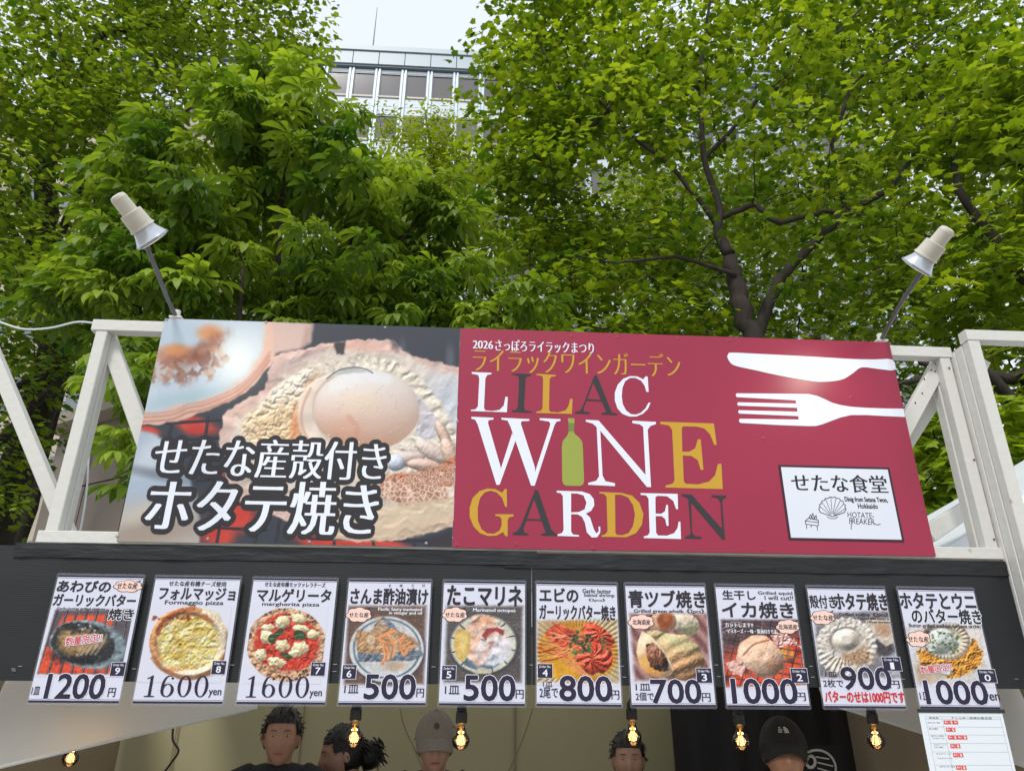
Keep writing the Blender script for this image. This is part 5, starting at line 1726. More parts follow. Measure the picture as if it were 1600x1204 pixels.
for (y0_, y1_, xs_) in ((396, 450, (462, 530, 592)), (498, 552, (492, 555)), (604, 660, (518, 584, 650, 718)), (722, 780, (552, 622)), (846, 905, (590, 662)), (1020, 1080, (632, 706))):
    for j, xx_ in enumerate(xs_):
        a, b_ = bx(c9, xx_, y1_), bx(c9, xx_ + 56, y0_)
        px_ = MB()
        px_.box(((a[0] + b_[0]) / 2, yk - 0.0009, (a[1] + b_[1]) / 2), (b_[0] - a[0], 0.0002, b_[1] - a[1]))
        pico = px_.build('pictogram', ink('pictogram_red', (222, 96, 90)), ch)
        pw = MB()
        w_, h_ = b_[0] - a[0], b_[1] - a[1]
        if j % 2 == 0:
            pw.box((a[0] + w_ * 0.5, yk - 0.0012, a[1] + h_ * 0.5), (w_ * 0.6, 0.0002, h_ * 0.12))
            pw.box((a[0] + w_ * 0.35, yk - 0.00125, a[1] + h_ * 0.62), (w_ * 0.12, 0.0002, h_ * 0.4))
        else:
            pw.box((a[0] + w_ * 0.5, yk - 0.0012, a[1] + h_ * 0.5), (w_ * 0.16, 0.0002, h_ * 0.7))
            pw.box((a[0] + w_ * 0.62, yk - 0.00125, a[1] + h_ * 0.4), (w_ * 0.14, 0.0002, h_ * 0.4))
        pw.build('pictogram_mark', wt, pico)


# ================================================================== spot lamps on bent conduit
m_cream = mat('cream_enamel', (206, 200, 186), rough=0.42, noise=0.10, nscale=18, bump=0.05, bscale=60)
m_refl = mat('silver_lamp_glass', (196, 200, 208), rough=0.22, metal=0.55)
m_lens = mat('lamp_lens', (240, 236, 214), rough=0.18, noise=0.08, nscale=60, coat=0.6, emis=0.55)
m_pipe = mat('grey_conduit', (112, 114, 118), rough=0.45, metal=0.4, noise=0.15, nscale=20)
def spot(label, cap, lens, arm, gl):
    t = thing('spot_lamp', label, 'spot lamp', tuple(arm[0]))
    L_ = np.linalg.norm(lens - cap)
    mb = MB()
    mb.lathe([(0.0, 0.0112), (0.004, 0.0242), (0.014, 0.0279), (L_ * 0.36, 0.0288), (L_ * 0.365, 0.0372), (L_ * 0.37, 0.0391), (L_ * 0.66, 0.0418), (L_ * 0.665, 0.0446), (L_ * 0.70, 0.0456), (L_ * 0.71, 0.0400)], cap, lens, 28)
    mb.build('housing', m_cream, t, smooth=False)
    mb = MB()
    mb.lathe([(L_ * 0.70, 0.0391), (L_ * 0.78, 0.0437), (L_ * 0.90, 0.0558), (L_ * 0.925, 0.0595)], cap, lens, 32, cap=False)
    mb.build('reflector_bulb', m_refl, t, smooth=True)
    mb = MB()
    mb.lathe([(L_ * 0.925, 0.0609), (L_ * 0.93, 0.0628), (L_ * 0.965, 0.0628), (L_ * 0.975, 0.0609)], cap, lens, 32, cap=False)
    mb.build('rim', mat('lamp_rim_glass', (170, 174, 180), rough=0.15, metal=0.7), t)
    mb = MB()
    mb.lathe([(L_ * 0.972, 0.0605), (L_ * 0.985, 0.0512), (L_ * 0.995, 0.0326), (L_ * 1.0, 0.0074)], cap, lens, 32)
    mb.build('lens', m_lens, t, smooth=True)
    mb = MB()
    mb.tube(arm, 0.0085, 10)
    mb.build('arm', m_pipe, t, smooth=True)
    mb = MB()
    a = arm[0]
    mb.box((a[0], a[1], a[2] - 0.004), (0.05, 0.03, 0.008))
    mb.lathe([(0, 0.013), (0.03, 0.013)], a, a + np.array([0, 0, 1.0]), 10)
    mb.build('mounting_foot', m_wood, t)
    ld = bpy.data.lights.new('lamp_light', 'SPOT')
    ld.energy = 3.2
    ld.color = (1.0, 0.90, 0.72)
    ld.spot_size = R(80)
    ld.spot_blend = 0.9
    ld.shadow_soft_size = 0.055
    lo_ = bpy.data.objects.new('lamp_light', ld)
    ax_ = (lens - cap) / L_
    lo_.location = Vector(lens + ax_ * 0.012) - Vector(t['_o'])
    lo_.rotation_euler = Vector(-ax_).to_track_quat('Z', 'Y').to_euler()
    lo_.parent = t
    col.objects.link(lo_)
    return t
def arc(p0, p1, p2, n=10):
    return [np.asarray(p0) * (1 - t) ** 2 + 2 * np.asarray(p1) * t * (1 - t) + np.asarray(p2) * t * t for t in np.linspace(0, 1, n)]
topz = 3.072
base = at(276, 494, 0.03); base[2] = topz
c_ = at(181, 304, -0.63); l_ = at(241, 378, -0.50)
mid = c_ * 0.34 + l_ * 0.66
spot('cream spot lamp on a bent grey arm above the scallop photo, left of two', c_, l_, arc(base, at(262, 470, -0.02), at(244, 420, -0.32), 6) + [at(232, 392, -0.44), mid + np.array([0, 0.04, -0.01])], 0)
base = at(1376, 531, 0.03); base[2] = topz + 0.0
c_ = at(1483, 356, -0.63); l_ = at(1430, 420, -0.50)
mid = c_ * 0.34 + l_ * 0.66
spot('cream spot lamp on a bent grey arm above the maroon board, right of two', c_, l_, arc(base, at(1386, 512, -0.02), at(1412, 466, -0.32), 6) + [at(1440, 425, -0.44), mid + np.array([0, 0.04, -0.01])], 0)

# ================================================================== cables
def cable(name, label, pts, r_, m, cat='cable'):
    P = np.array(pts, float)
    Q = []
    n = len(P)
    for i in range(n - 1):
        p0, p1, p2, p3 = P[max(i - 1, 0)], P[i], P[i + 1], P[min(i + 2, n - 1)]
        for t in np.linspace(0, 1, 7)[:-1]:
            Q.append(0.5 * ((2 * p1) + (-p0 + p2) * t + (2 * p0 - 5 * p1 + 4 * p2 - p3) * t * t + (-p0 + 3 * p1 - 3 * p2 + p3) * t ** 3))
    Q.append(P[-1])
    o = MB().tube(Q, r_, 8).build(name, m, smooth=True)
    return tag(o, label, cat)
cable('power_cable', 'white power cable sagging from the left edge to the corner of the timber truss', [at(x, y, 0.14) for x, y in ((-60, 480), (0, 503), (38, 514), (80, 512), (120, 503), (150, 505))], 0.0042, m_cable)
cable('power_cable', 'thin white cable slung under the top rail left of the scallop photo', [at(x, y, 0.13) for x, y in ((160, 514), (185, 519), (215, 523), (262, 520))], 0.003, m_cable)
cable('power_cable', 'white cable hanging straight down inside the left bay of the truss', [at(x, y, 0.16) for x, y in ((158, 570), (150, 600), (141, 628), (147, 640), (145, 608), (139, 632), (140, 680), (136, 760), (129, 810), (123, 838))], 0.0036, m_cable)
cable('power_cable', 'white cable slung under the top rail right of the maroon board', [at(x, y, 0.13) for x, y in ((1388, 560), (1420, 560), (1445, 559), (1464, 554))], 0.004, m_cable)
cable('power_cable', 'thin white cable under the top rail of the right-hand neighbour', [at(x, y, 0.1) for x, y in ((1560, 530), (1580, 533), (1604, 540), (1640, 538))], 0.003, m_cable)
o = MB().box(at(162, 576, 0.14), (0.022, 0.02, 0.03)).box(at(162, 576, 0.14) + np.array([0, -0.011, 0.0]), (0.016, 0.004, 0.02)).build('junction_box', mat('grey_plastic', (170, 176, 182), rough=0.4))
tag(o, 'small grey plastic cable box on the inner side of the left truss post', 'cable box')
o = MB().lathe([(0, 0.003), (0.01, 0.009), (0.03, 0.006), (0.045, 0.002)], at(1431, 572, 0.13), at(1431, 560, 0.13), 8).build('cable_hook', m_cable)
tag(o, 'tiny white hook on the cable under the right top rail', 'hook')

# ================================================================== tent fabric of the stall
def fabric(name, rgb, tr=0.35, noise=0.08):
    return mat(name, rgb, rough=0.75, noise=noise, nscale=1.6, bump=0.25, bscale=3.5, trans=tr)
m_canopy = fabric('white_canopy_fabric', (244, 244, 243), 0.5)
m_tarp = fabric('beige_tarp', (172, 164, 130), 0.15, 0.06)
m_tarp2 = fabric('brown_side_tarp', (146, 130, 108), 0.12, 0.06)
m_dark = mat('dark_curtain', (34, 32, 34), rough=0.85, noise=0.2, nscale=6, bump=0.4, bscale=5, stretch=(3, 3, 0.3))
def sheet(name, quad, nx, nz, m, parent=None, wav=0.01, seed=1, freq=6, thick=0.0):
    """a cloth sheet through four corners (bl, br, tr, tl) with soft folds"""
    a, b, c, d = [np.asarray(q, float) for q in quad]
    U, V = np.meshgrid(np.linspace(0, 1, nx), np.linspace(0, 1, nz))
    U3, V3 = U[..., None], V[..., None]
    P = (a * (1 - U3) + b * U3) * (1 - V3) + (d * (1 - U3) + c * U3) * V3
    nrm = np.cross(b - a, d - a)
    nrm /= np.linalg.norm(nrm)
    h = wav * (2 * (fbm(U * freq + V * freq * 0.3, V * 1.2, 1.0, seed, 3) - 0.5) + 0.5 * np.sin(U * freq * 5 + 3 * fbm(U * 3, V * 3, 1.0, seed + 4)))
    P = P + nrm * h[..., None]
    i = np.arange(nx * nz).reshape(nz, nx)
    Q = np.stack([i[:-1, :-1], i[:-1, 1:], i[1:, 1:], i[1:, :-1]], -1).reshape(-1, 4)
    off = np.array(parent['_o']) if parent is not None else 0
    me = np_mesh(name, P.reshape(-1, 3) - off, Q, smooth=True)
    return link(name, me, m, parent)
tent = thing('stall_tent', 'white fabric tent of the food stall with beige back wall and drooping corner flaps', 'tent', (0.2, 1.6, 0))
sheet('roof', [(-1.75, 0.06, 2.07), (2.12, 0.06, 2.07), (2.12, 3.1, 2.10), (-1.75, 3.1, 2.10)], 30, 20, m_canopy, tent, 0.006)
BWY = 2.6
sheet('back_wall', [(-3.0, BWY, 0.0), (2.8, BWY, 0.0), (2.8, BWY, 2.06), (-3.0, BWY, 2.06)], 90, 30, m_tarp, tent, 0.012, 3, 9)
for (px, w_) in ((805, 0.006), (272, 0.004), (1052, 0.005), (470, 0.004)):
    p = at(px, 1170, BWY)
    MB().box((p[0], BWY - 0.018, 1.2), (w_ * 2.4, 0.004, 1.7)).build('seam', m_tarp2, tent)
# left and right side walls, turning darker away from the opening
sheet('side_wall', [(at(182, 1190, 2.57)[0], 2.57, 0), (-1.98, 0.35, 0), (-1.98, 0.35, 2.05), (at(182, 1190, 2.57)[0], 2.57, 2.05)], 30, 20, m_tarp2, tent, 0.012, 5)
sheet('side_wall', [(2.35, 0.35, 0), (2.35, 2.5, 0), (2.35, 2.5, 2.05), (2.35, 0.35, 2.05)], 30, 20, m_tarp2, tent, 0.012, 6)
# corner flaps: white panels that fall from the front eave and run back into the stall
fl0, fl1 = at(-60, 1212, 0.25), at(402, 1106, 1.15)
sheet('corner_flap', [fl0, fl1, (fl1[0], fl1[1] + 0.25, 2.06), (fl0[0], fl0[1] + 0.25, 2.06)], 60, 20, m_canopy, tent, 0.010, 8, 4)
MB().tube([fl0 - np.array([0, 0.004, 0]), (fl0 + fl1) / 2 + np.array([0, -0.004, 0.004]), fl1 - np.array([0, 0.004, 0])], 0.006, 8).build('flap_hem', m_canopy, tent, smooth=True)
fr0, fr1 = at(1290, 1098, 1.2), at(1660, 1216, 0.25)
sheet('corner_flap', [fr0, fr1, (fr1[0], fr1[1] + 0.25, 2.06), (fr0[0], fr0[1] + 0.25, 2.06)], 60, 20, m_canopy, tent, 0.010, 9, 4)
MB().tube([fr0 - np.array([0, 0.004, 0]), (fr0 + fr1) / 2 + np.array([0, -0.004, 0.004]), fr1 - np.array([0, 0.004, 0])], 0.006, 8).build('flap_hem', m_canopy, tent, smooth=True)
MB().beam((-1.75, 0.9, 1.93), (2.1, 0.9, 1.93), 0.03, 0.03).build('roof_bar', mat('tent_steel', (170, 172, 175), rough=0.4, metal=0.7), tent)
# dark curtain
cu0, cu1 = at(1058, 1190, 2.1), at(1352, 1190, 2.1)
cur = sheet('dark_curtain', [(cu0[0], 2.1, 0.2), (cu1[0], 2.1, 0.2), (cu1[0] - 0.04, 2.1, 2.03), (cu0[0] - 0.03, 2.1, 2.03)], 70, 12, m_dark, None, 0.02, 4, 8)
tag(cur, 'black curtain hung across the right half of the stall behind the staff', 'curtain')
o = MB()
def stroke3(mb, pts, Y, w):
    P = [np.array([at(x, y, Y)[0], at(x, y, Y)[2]]) for x, y in pts]
    for i, (a2, b2) in enumerate(zip(P[:-1], P[1:])):
        d = b2 - a2
        n_ = np.array([-d[1], d[0]]) / (np.linalg.norm(d) + 1e-9) * w
        mb.poly([tuple(a2 - n_), tuple(b2 - n_), tuple(b2 + n_), tuple(a2 + n_)], Y - 0.0003 * (i % 3))
def c10(X, Y): return 900 + X * 0.35, 1080 + Y * 0.35
Yc = 1.72
ar = [c10(1075 + 85 * math.cos(a), 345 - 85 * math.sin(a)) for a in np.linspace(2.4, -0.35, 18)]
shirt_board = thing('white_line_banner', 'black cloth with a white line drawing of a shell beside the black cap', 'cloth', (1.25, Yc, 1.0))
A_, B2 = at(1240, 1168, Yc), at(1310, 1168, Yc)
MB().box(((A_[0] + B2[0]) / 2, Yc + 0.006, A_[2] - 0.25), (B2[0] - A_[0] + 0.05, 0.004, 0.53)).build('cloth', m_dark, shirt_board)
stroke3(o, ar, Yc, 0.006)
stroke3(o, [c10(1048 + 20 * math.cos(a), 312 - 26 * math.sin(a)) for a in np.linspace(0, 6.28, 15)], Yc, 0.008)
for q in ([(1070, 290), (1130, 300)], [(1078, 315), (1148, 332)], [(1078, 340), (1152, 362)], [(1070, 360), (1150, 395)]):
    stroke3(o, [c10(*a) for a in q], Yc, 0.0035)
o.build('line_drawing', ink('drawing_white', (206, 206, 200)), shirt_board)

# ================================================================== filament bulbs
m_sock = mat('black_bakelite', (20, 20, 22), rough=0.4)
m_brass = mat('brass_collar', (170, 128, 60), rough=0.3, metal=0.9)
m_fil = mat('glowing_filament', (255, 190, 96), emis=6)
def glass_mat():
    m = bpy.data.materials.new('amber_bulb_glass')
    m.use_nodes = True
    N, L = m.node_tree.nodes, m.node_tree.links
    N.remove(N['Principled BSDF'])
    t = N.new('ShaderNodeBsdfTransparent')
    t.inputs[0].default_value = (0.93, 0.84, 0.70, 1)
    g_ = N.new('ShaderNodeBsdfGlossy')
    g_.inputs['Roughness'].default_value = 0.03
    f = N.new('ShaderNodeFresnel')
    f.inputs[0].default_value = 1.5
    x = N.new('ShaderNodeMixShader')
    L.new(f.outputs[0], x.inputs[0])
    L.new(t.outputs[0], x.inputs[1])
    L.new(g_.outputs[0], x.inputs[2])
    L.new(x.outputs[0], N['Material Output'].inputs[0])
    return m
m_bglass = glass_mat()
def build_bulb(pos, label, socket_top=0.0):
    """pos: centre of the glass"""
    t = thing('filament_bulb', label, 'light bulb', tuple(pos), 'filament bulbs hung inside the stall front')
    p = np.asarray(pos, float)
    up = p + np.array([0, 0, 1.0])
    rg = 0.031
    prof = []
    for a in np.linspace(-90, 50, 16):
        prof.append((rg * math.sin(R(a)), max(rg * math.cos(R(a)), 0.0008)))
    prof += [(0.032, 0.0165), (0.042, 0.0135), (0.048, 0.013)]
    MB().lathe(prof, p, up, 24, cap=False).build('glass', m_bglass, t, smooth=True)
    MB().lathe([(0.044, 0.0125), (0.058, 0.0125)], p, up, 20).build('collar', m_brass, t, smooth=False)
    MB().lathe([(0.054, 0.017), (0.056, 0.0205), (0.09, 0.0205), (0.094, 0.018), (0.112, 0.0165), (0.124, 0.008), (0.134, 0.0045)], p, up, 20).build('socket', m_sock, t)
    MB().tube([p + np.array([0, 0, 0.13]), p + np.array([0.002, 0, 0.25]), (p[0], p[1] + 0.01, 2.0)], 0.003, 6).build('cord', m_sock, t, smooth=True)
    fl = MB()
    for q in (-0.0095, -0.0032, 0.0032, 0.0095):
        d = 0.006 if abs(q) > 0.005 else -0.004
        fl.tube([p + np.array([q * 1.2, d, -0.013]), p + np.array([q * 0.55, d * 0.5, 0.018])], 0.0009, 5)
    fl.build('filament', m_fil, t)
    MB().tube([p + np.array([0, 0, 0.016]), p + np.array([0, 0, 0.045])], [0.002, 0.005], 8).build('glass_stem', m_brass, t)
    ld = bpy.data.lights.new('bulb_light', 'POINT')
    ld.energy = 0.35
    ld.color = (1.0, 0.68, 0.36)
    ld.shadow_soft_size = 0.02
    lo_ = bpy.data.objects.new('bulb_light', ld)
    lo_.parent = t
    col.objects.link(lo_)
    return t
for (px, py, Y, lab) in ((110, 1184, 0.68, 'lit filament bulb under the abalone card, leftmost of the bulbs'),
                         (553, 1152, 0.13, 'lit filament bulb hanging under the pickled saury card'),
                         (720, 1156, 0.13, 'lit filament bulb beside the person in the grey cap'),
                         (989, 1150, 0.20, 'lit filament bulb under the whelk card'),
                         (1158, 1157, 0.22, 'lit filament bulb in front of the black curtain under the squid card'),
                         (1369, 1156, 0.22, 'lit filament bulb at the right corner flap, rightmost of the bulbs')):
    build_bulb(tuple(float(v) for v in at(px, py, Y)), lab)
cable('hanging_cord', 'thin black cord dangling against the beige tarp left of the staff', [at(x, y, 1.9) for x, y in ((282, 1100), (272, 1130), (270, 1155), (279, 1172), (268, 1190), (252, 1212))], 0.006, m_sock)
cable('hanging_cord', 'thin dark cord crossing the tarp between the two middle staff', [at(x, y, 2.4) for x, y in ((625, 1105), (632, 1135), (648, 1170), (662, 1204), (672, 1222))], 0.004, m_tarp2)
cable('hanging_cord', 'thin brown cord slanting down the tarp right of the grey cap', [at(x, y, 2.4) for x, y in ((832, 1106), (822, 1140), (806, 1180), (792, 1210))], 0.004, m_tarp2)

# ================================================================== neighbouring canopies
m_white_tent = mat('white_vinyl_tent', (232, 236, 240), rough=0.5, noise=0.04, nscale=1.5, bump=0.15, bscale=4, trans=0.12)
def canopy(label, cx, cy, w, d, ze, za):
    t = thing('canopy_tent', label, 'tent', (cx, cy, 0))
    C_ = [(cx - w / 2, cy - d / 2, ze), (cx + w / 2, cy - d / 2, ze), (cx + w / 2, cy + d / 2, ze), (cx - w / 2, cy + d / 2, ze)]
    n = 14
    for i in range(4):
        a, b = np.array(C_[i]), np.array(C_[(i + 1) % 4])
        top = np.array([cx, cy, za])
        V, Fc = [], []
        for r_ in range(n + 1):
            f = r_ / n
            k = f ** 1.1
            for s_ in range(n + 1):
                u = s_ / n
                e = a * (1 - u) + b * u
                q = e * (1 - f) + top * f
                q[2] = ze + (za - ze) * k
                V.append(q)
        for r_ in range(n):
            for s_ in range(n):
                k0 = r_ * (n + 1) + s_
                Fc.append((k0, k0 + 1, k0 + n + 2, k0 + n + 1))
        MB().add(V, Fc).build('roof_panel', m_white_tent, t, smooth=True)
        MB().add([a, b, b - np.array([0, 0, 0.22]), a - np.array([0, 0, 0.22])], [(0, 1, 2, 3)]).build('valance', m_white_tent, t)
        MB().beam((a[0] * .99 + cx * .01, a[1] * .99 + cy * .01, 0), (a[0] * .99 + cx * .01, a[1] * .99 + cy * .01, ze - 0.01), 0.05, 0.05).build('leg', m_pipe, t)
    return t
canopy('white canopy roof of the next stall rising behind the right-hand truss', 4.85, 1.75, 5.9, 2.9, 2.17, 3.75)
canopy('white canopy of the next stall, a sliver at the left edge beside the black fascia', -3.62, 1.4, 3.0, 2.6, 2.03, 2.5)


# ================================================================== people
m_shirt = mat('black_shirt', (24, 24, 27), rough=0.85, noise=0.15, nscale=14, bump=0.2, bscale=20)
m_trs = mat('dark_trousers', (40, 42, 50), rough=0.85)
m_hair = mat('black_hair', (22, 18, 17), rough=0.5, noise=0.4, nscale=70, stretch=(1, 1, 0.2), bump=0.5, bscale=120)
m_capg = mat('grey_cap_cloth', (132, 126, 116), rough=0.9, noise=0.12, nscale=90, bump=0.3, bscale=220)
m_capb = mat('black_cap_cloth', (24, 24, 26), rough=0.85, noise=0.2, nscale=60, bump=0.2, bscale=200)
m_lip = mat('lip', (150, 84, 74), rough=0.45)
m_eyew = mat('eye_white', (168, 158, 150), rough=0.25)
m_iris = mat('eye_dark', (26, 18, 14), rough=0.15)
m_apron = mat('grey_mask_cloth', (60, 62, 68), rough=0.8)


def uvs(c, r, n=20, k=14, fn=None):
    """ellipsoid points/faces"""
    V, F_ = [], []
    for i in range(k + 1):
        th = math.pi * i / k
        for j in range(n):
            ph = 2 * math.pi * j / n
            V.append((math.sin(th) * math.cos(ph), math.sin(th) * math.sin(ph), math.cos(th)))
    V = np.array(V) * np.array(r) + np.array(c)
    if fn is not None:
        V = fn(V)
    for i in range(k):
        for j in range(n):
            F_.append((i * n + j, (i + 1) * n + j, (i + 1) * n + (j + 1) % n, i * n + (j + 1) % n))
    return V, F_


def remeshed(mb, voxel, smooth_it=4):
    me = mb.mesh('tmp')
    o = bpy.data.objects.new('tmp', me)
    col.objects.link(o)
    md = o.modifiers.new('r', 'REMESH')
    md.mode = 'VOXEL'
    md.voxel_size = voxel
    md.use_smooth_shade = True
    sm = o.modifiers.new('s', 'SMOOTH')
    sm.factor = 0.5
    sm.iterations = smooth_it
    dg = bpy.context.evaluated_depsgraph_get()
    m2 = bpy.data.meshes.new_from_object(o.evaluated_get(dg))
    bpy.data.objects.remove(o)
    bpy.data.meshes.remove(me)
    m2.materials.clear()
    return m2


def gauss(V, c, s_, amp, d):
    w = np.exp(-(((V - np.array(c)) / np.array(s_)) ** 2).sum(1))
    return V + w[:, None] * np.array(d) * amp


def head_shape(V):
    """face looks along -y; unit: metres, centre of the skull at 0"""
    x, y, z = V.T
    t = np.clip((-z) / 0.11, 0, 1)
    V = V * np.stack([1 - 0.24 * t ** 1.5, 1 - 0.16 * t ** 2 * (y > 0), np.ones_like(z)], 1)
    V = gauss(V, (0, -0.095, -0.02), (0.016, 0.03, 0.032), 0.021, (0, -1, -0.2))      # nose ridge
    V = gauss(V, (0, -0.10, -0.036), (0.020, 0.03, 0.012), 0.009, (0, -1, 0))         # nose tip
    for s_ in (-1, 1):
        V = gauss(V, (s_ * 0.031, -0.088, 0.008), (0.017, 0.04, 0.012), 0.010, (0, 1, 0))   # eye sockets
        V = gauss(V, (s_ * 0.030, -0.088, 0.028), (0.024, 0.04, 0.009), 0.005, (0, -1, 0))  # brows
        V = gauss(V, (s_ * 0.045, -0.075, -0.028), (0.022, 0.04, 0.02), 0.005, (s_ * 0.5, -0.7, 0))
    V = gauss(V, (0, -0.09, -0.068), (0.024, 0.03, 0.010), 0.006, (0, -1, 0))         # lips
    V = gauss(V, (0, -0.085, -0.100), (0.022, 0.03, 0.014), 0.010, (0, -1, -0.1))     # chin
    return V


def person(label, x, y, ztop, facing, skin, hair='short', cap=None, tilt=0.0, shirt=None, arms='down'):
    """standing figure; ztop = crown height; facing = degrees turned from the camera side"""
    t = thing('person', label, 'person', (x, y, 0))
    t.rotation_euler = (0, 0, R(facing))
    t['_o'] = (0.0, 0.0, 0.0)
    H = ztop
    hz = H - 0.125                                     # skull centre
    skin_m = mat('skin_%d' % skin[0], tuple(v * 0.88 for v in skin), rough=0.5, noise=0.06, nscale=30, bump=0.06, bscale=250)
    tl = Matrix.Rotation(tilt, 3, 'X')
    def hd(V):
        V = head_shape(V)
        V = V @ np.array(tl).T
        return V + np.array([0, -0.02, hz])
    sh_z = H - 0.272
    hip = H * 0.52
    body = MB()
    body.add(*uvs((0, 0, 0), (0.076, 0.096, 0.122), 40, 30, hd))
    for s_ in (-1, 1):
        ear = MB()
        V, Fx = uvs((s_ * 0.077, 0.008, -0.005), (0.010, 0.019, 0.032), 12, 8)
        body.add(V @ np.array(tl).T + np.array([0, -0.02, hz]), Fx)
    body.tube([(0, 0.012, hz - 0.05), (0, 0.016, hz - 0.12), (0, 0.02, sh_z - 0.02)], [0.054, 0.054, 0.068], 20)
    body.tube([(0, 0.02, sh_z + 0.01), (0, 0.02, sh_z - 0.06), (0, 0.015, sh_z - 0.25), (0, 0.01, hip + 0.06), (0, 0.01, hip - 0.06)], [0.07, 0.115, 0.125, 0.125, 0.12], 24)
    def limb(mb, k=1.0):
        for s_ in (-1, 1):
            if arms == 'down':
                P = [(s_ * 0.12, 0.02, sh_z - 0.03), (s_ * 0.185, 0.02, sh_z - 0.05), (s_ * 0.215, 0.03, sh_z - 0.18), (s_ * 0.235, 0.03, sh_z - 0.31), (s_ * 0.22, -0.08, sh_z - 0.42), (s_ * 0.18, -0.20, sh_z - 0.46)]
            else:
                P = [(s_ * 0.12, 0.02, sh_z - 0.03), (s_ * 0.185, 0.02, sh_z - 0.04), (s_ * 0.225, 0.0, sh_z - 0.17), (s_ * 0.24, -0.04, sh_z - 0.28), (s_ * 0.17, -0.16, sh_z - 0.33), (s_ * 0.10, -0.25, sh_z - 0.34)]
            mb.tube(P, np.array([0.055, 0.056, 0.047, 0.040, 0.036, 0.027]) * k, 14)
            yield s_, P[-1], P[-2]
    ends = list(limb(body))
    for s_, e, p_ in ends:
        e, p_ = np.array(e), np.array(p_)
        d = (e - p_) / np.linalg.norm(e - p_)
        sd = np.cross(d, (0, 0, 1))
        sd /= np.linalg.norm(sd)
        pc = e + d * 0.045
        V, Fx = uvs((0, 0, 0), (0.040, 0.048, 0.016), 14, 10)
        M = np.stack([sd, d, np.cross(sd, d)], 1)
        body.add(V @ M.T + pc, Fx)
        for q, ln in ((-0.030, 0.058), (-0.010, 0.070), (0.010, 0.068), (0.030, 0.052)):
            b0 = pc + sd * q + d * 0.03
            body.tube([b0, b0 + d * ln * 0.5 - np.array([0, 0, 0.006]), b0 + d * ln * 0.9 - np.array([0, 0, 0.026])], [0.0095, 0.009, 0.007], 8)
        th0 = pc - sd * s_ * 0.030
        body.tube([th0 - d * 0.01, th0 - sd * s_ * 0.02 + d * 0.02, th0 - sd * s_ * 0.024 + d * 0.045], [0.012, 0.010, 0.008], 8)
    for s_ in (-1, 1):
        body.tube([(s_ * 0.075, 0.01, hip), (s_ * 0.085, 0.0, hip - 0.2), (s_ * 0.09, 0.0, hip * 0.52), (s_ * 0.092, 0.015, hip * 0.35), (s_ * 0.095, 0.02, 0.09)], [0.085, 0.08, 0.058, 0.055, 0.04], 16)
        body.tube([(s_ * 0.095, 0.05, 0.045), (s_ * 0.10, -0.06, 0.04), (s_ * 0.105, -0.15, 0.03)], [0.042, 0.042, 0.028], 12)
    me = remeshed(body, 0.0065, 3)
    link('body', me, skin_m, t)
    # shirt with sleeves, collar line at the base of the neck
    s = MB()
    s.tube([(0, 0.02, sh_z + 0.040), (0, 0.02, sh_z + 0.01), (0, 0.02, sh_z - 0.05), (0, 0.015, sh_z - 0.25), (0, 0.01, hip + 0.05), (0, 0.01, hip - 0.10)], [0.072, 0.10, 0.135, 0.145, 0.145, 0.15], 28)
    s.add(*uvs((0, 0.02, sh_z - 0.05), (0.20, 0.10, 0.085), 24, 16))
    s.add(*uvs((0, 0.03, sh_z - 0.01), (0.145, 0.075, 0.058), 24, 16))
    for s_ in (-1, 1):
        P = [(s_ * 0.10, 0.02, sh_z - 0.015), (s_ * 0.185, 0.02, sh_z - 0.045), (s_ * 0.218, 0.03, sh_z - 0.18), (s_ * 0.232, 0.03, sh_z - 0.26)]
        s.tube(P, [0.068, 0.070, 0.064, 0.062], 16)
    link('shirt', remeshed(s, 0.012, 5), shirt or m_shirt, t)
    s = MB()
    s.tube([(0, 0.01, hip + 0.02), (0, 0.01, hip - 0.08)], [0.150, 0.150], 24)
    for s_ in (-1, 1):
        s.tube([(s_ * 0.075, 0.01, hip - 0.02), (s_ * 0.085, 0.0, hip - 0.2), (s_ * 0.09, 0.0, hip * 0.52), (s_ * 0.092, 0.015, hip * 0.35), (s_ * 0.095, 0.02, 0.10)], [0.1, 0.095, 0.078, 0.075, 0.07], 18)
    link('trousers', remeshed(s, 0.014, 4), m_trs, t)
    # face details
    def place(V):
        return np.asarray(V) @ np.array(tl).T + np.array([0, -0.02, hz])
    for s_ in (-1, 1):
        V, Fx = uvs((s_ * 0.030, -0.0750, 0.006), (0.0120, 0.008, 0.0050), 14, 10)
        e = MB().add(place(V), Fx).build('eye', m_eyew, t, smooth=True)
        V, Fx = uvs((s_ * 0.030, -0.0815, 0.005), (0.0048, 0.0022, 0.0042), 12, 8)
        ib = MB().add(place(V), Fx).build('iris', m_iris, e, smooth=True)
        br = [place(np.array([[s_ * (0.014 + 0.010 * q), -0.0935 + 0.0030 * q, 0.0255 + 0.003 * math.sin(q)]]))[0] for q in range(4)]
        MB().tube(br, [0.0012, 0.0020, 0.0019, 0.001], 6).build('eyebrow', m_hair, t, smooth=True)
    V, Fx = uvs((0, -0.0905, -0.066), (0.021, 0.006, 0.0062), 16, 8)
    MB().add(place(V), Fx).build('mouth', m_lip, t, smooth=True)
    # hair: shell over the skull, ragged with fine tufts
    q = np.random.default_rng(int(H * 1000))
    hb = MB()
    def shell(V):
        V = np.array(V)
        return V
    V, Fx = uvs((0, 0.010, 0.016), (0.085, 0.102, 0.116), 40, 26)
    keep = []
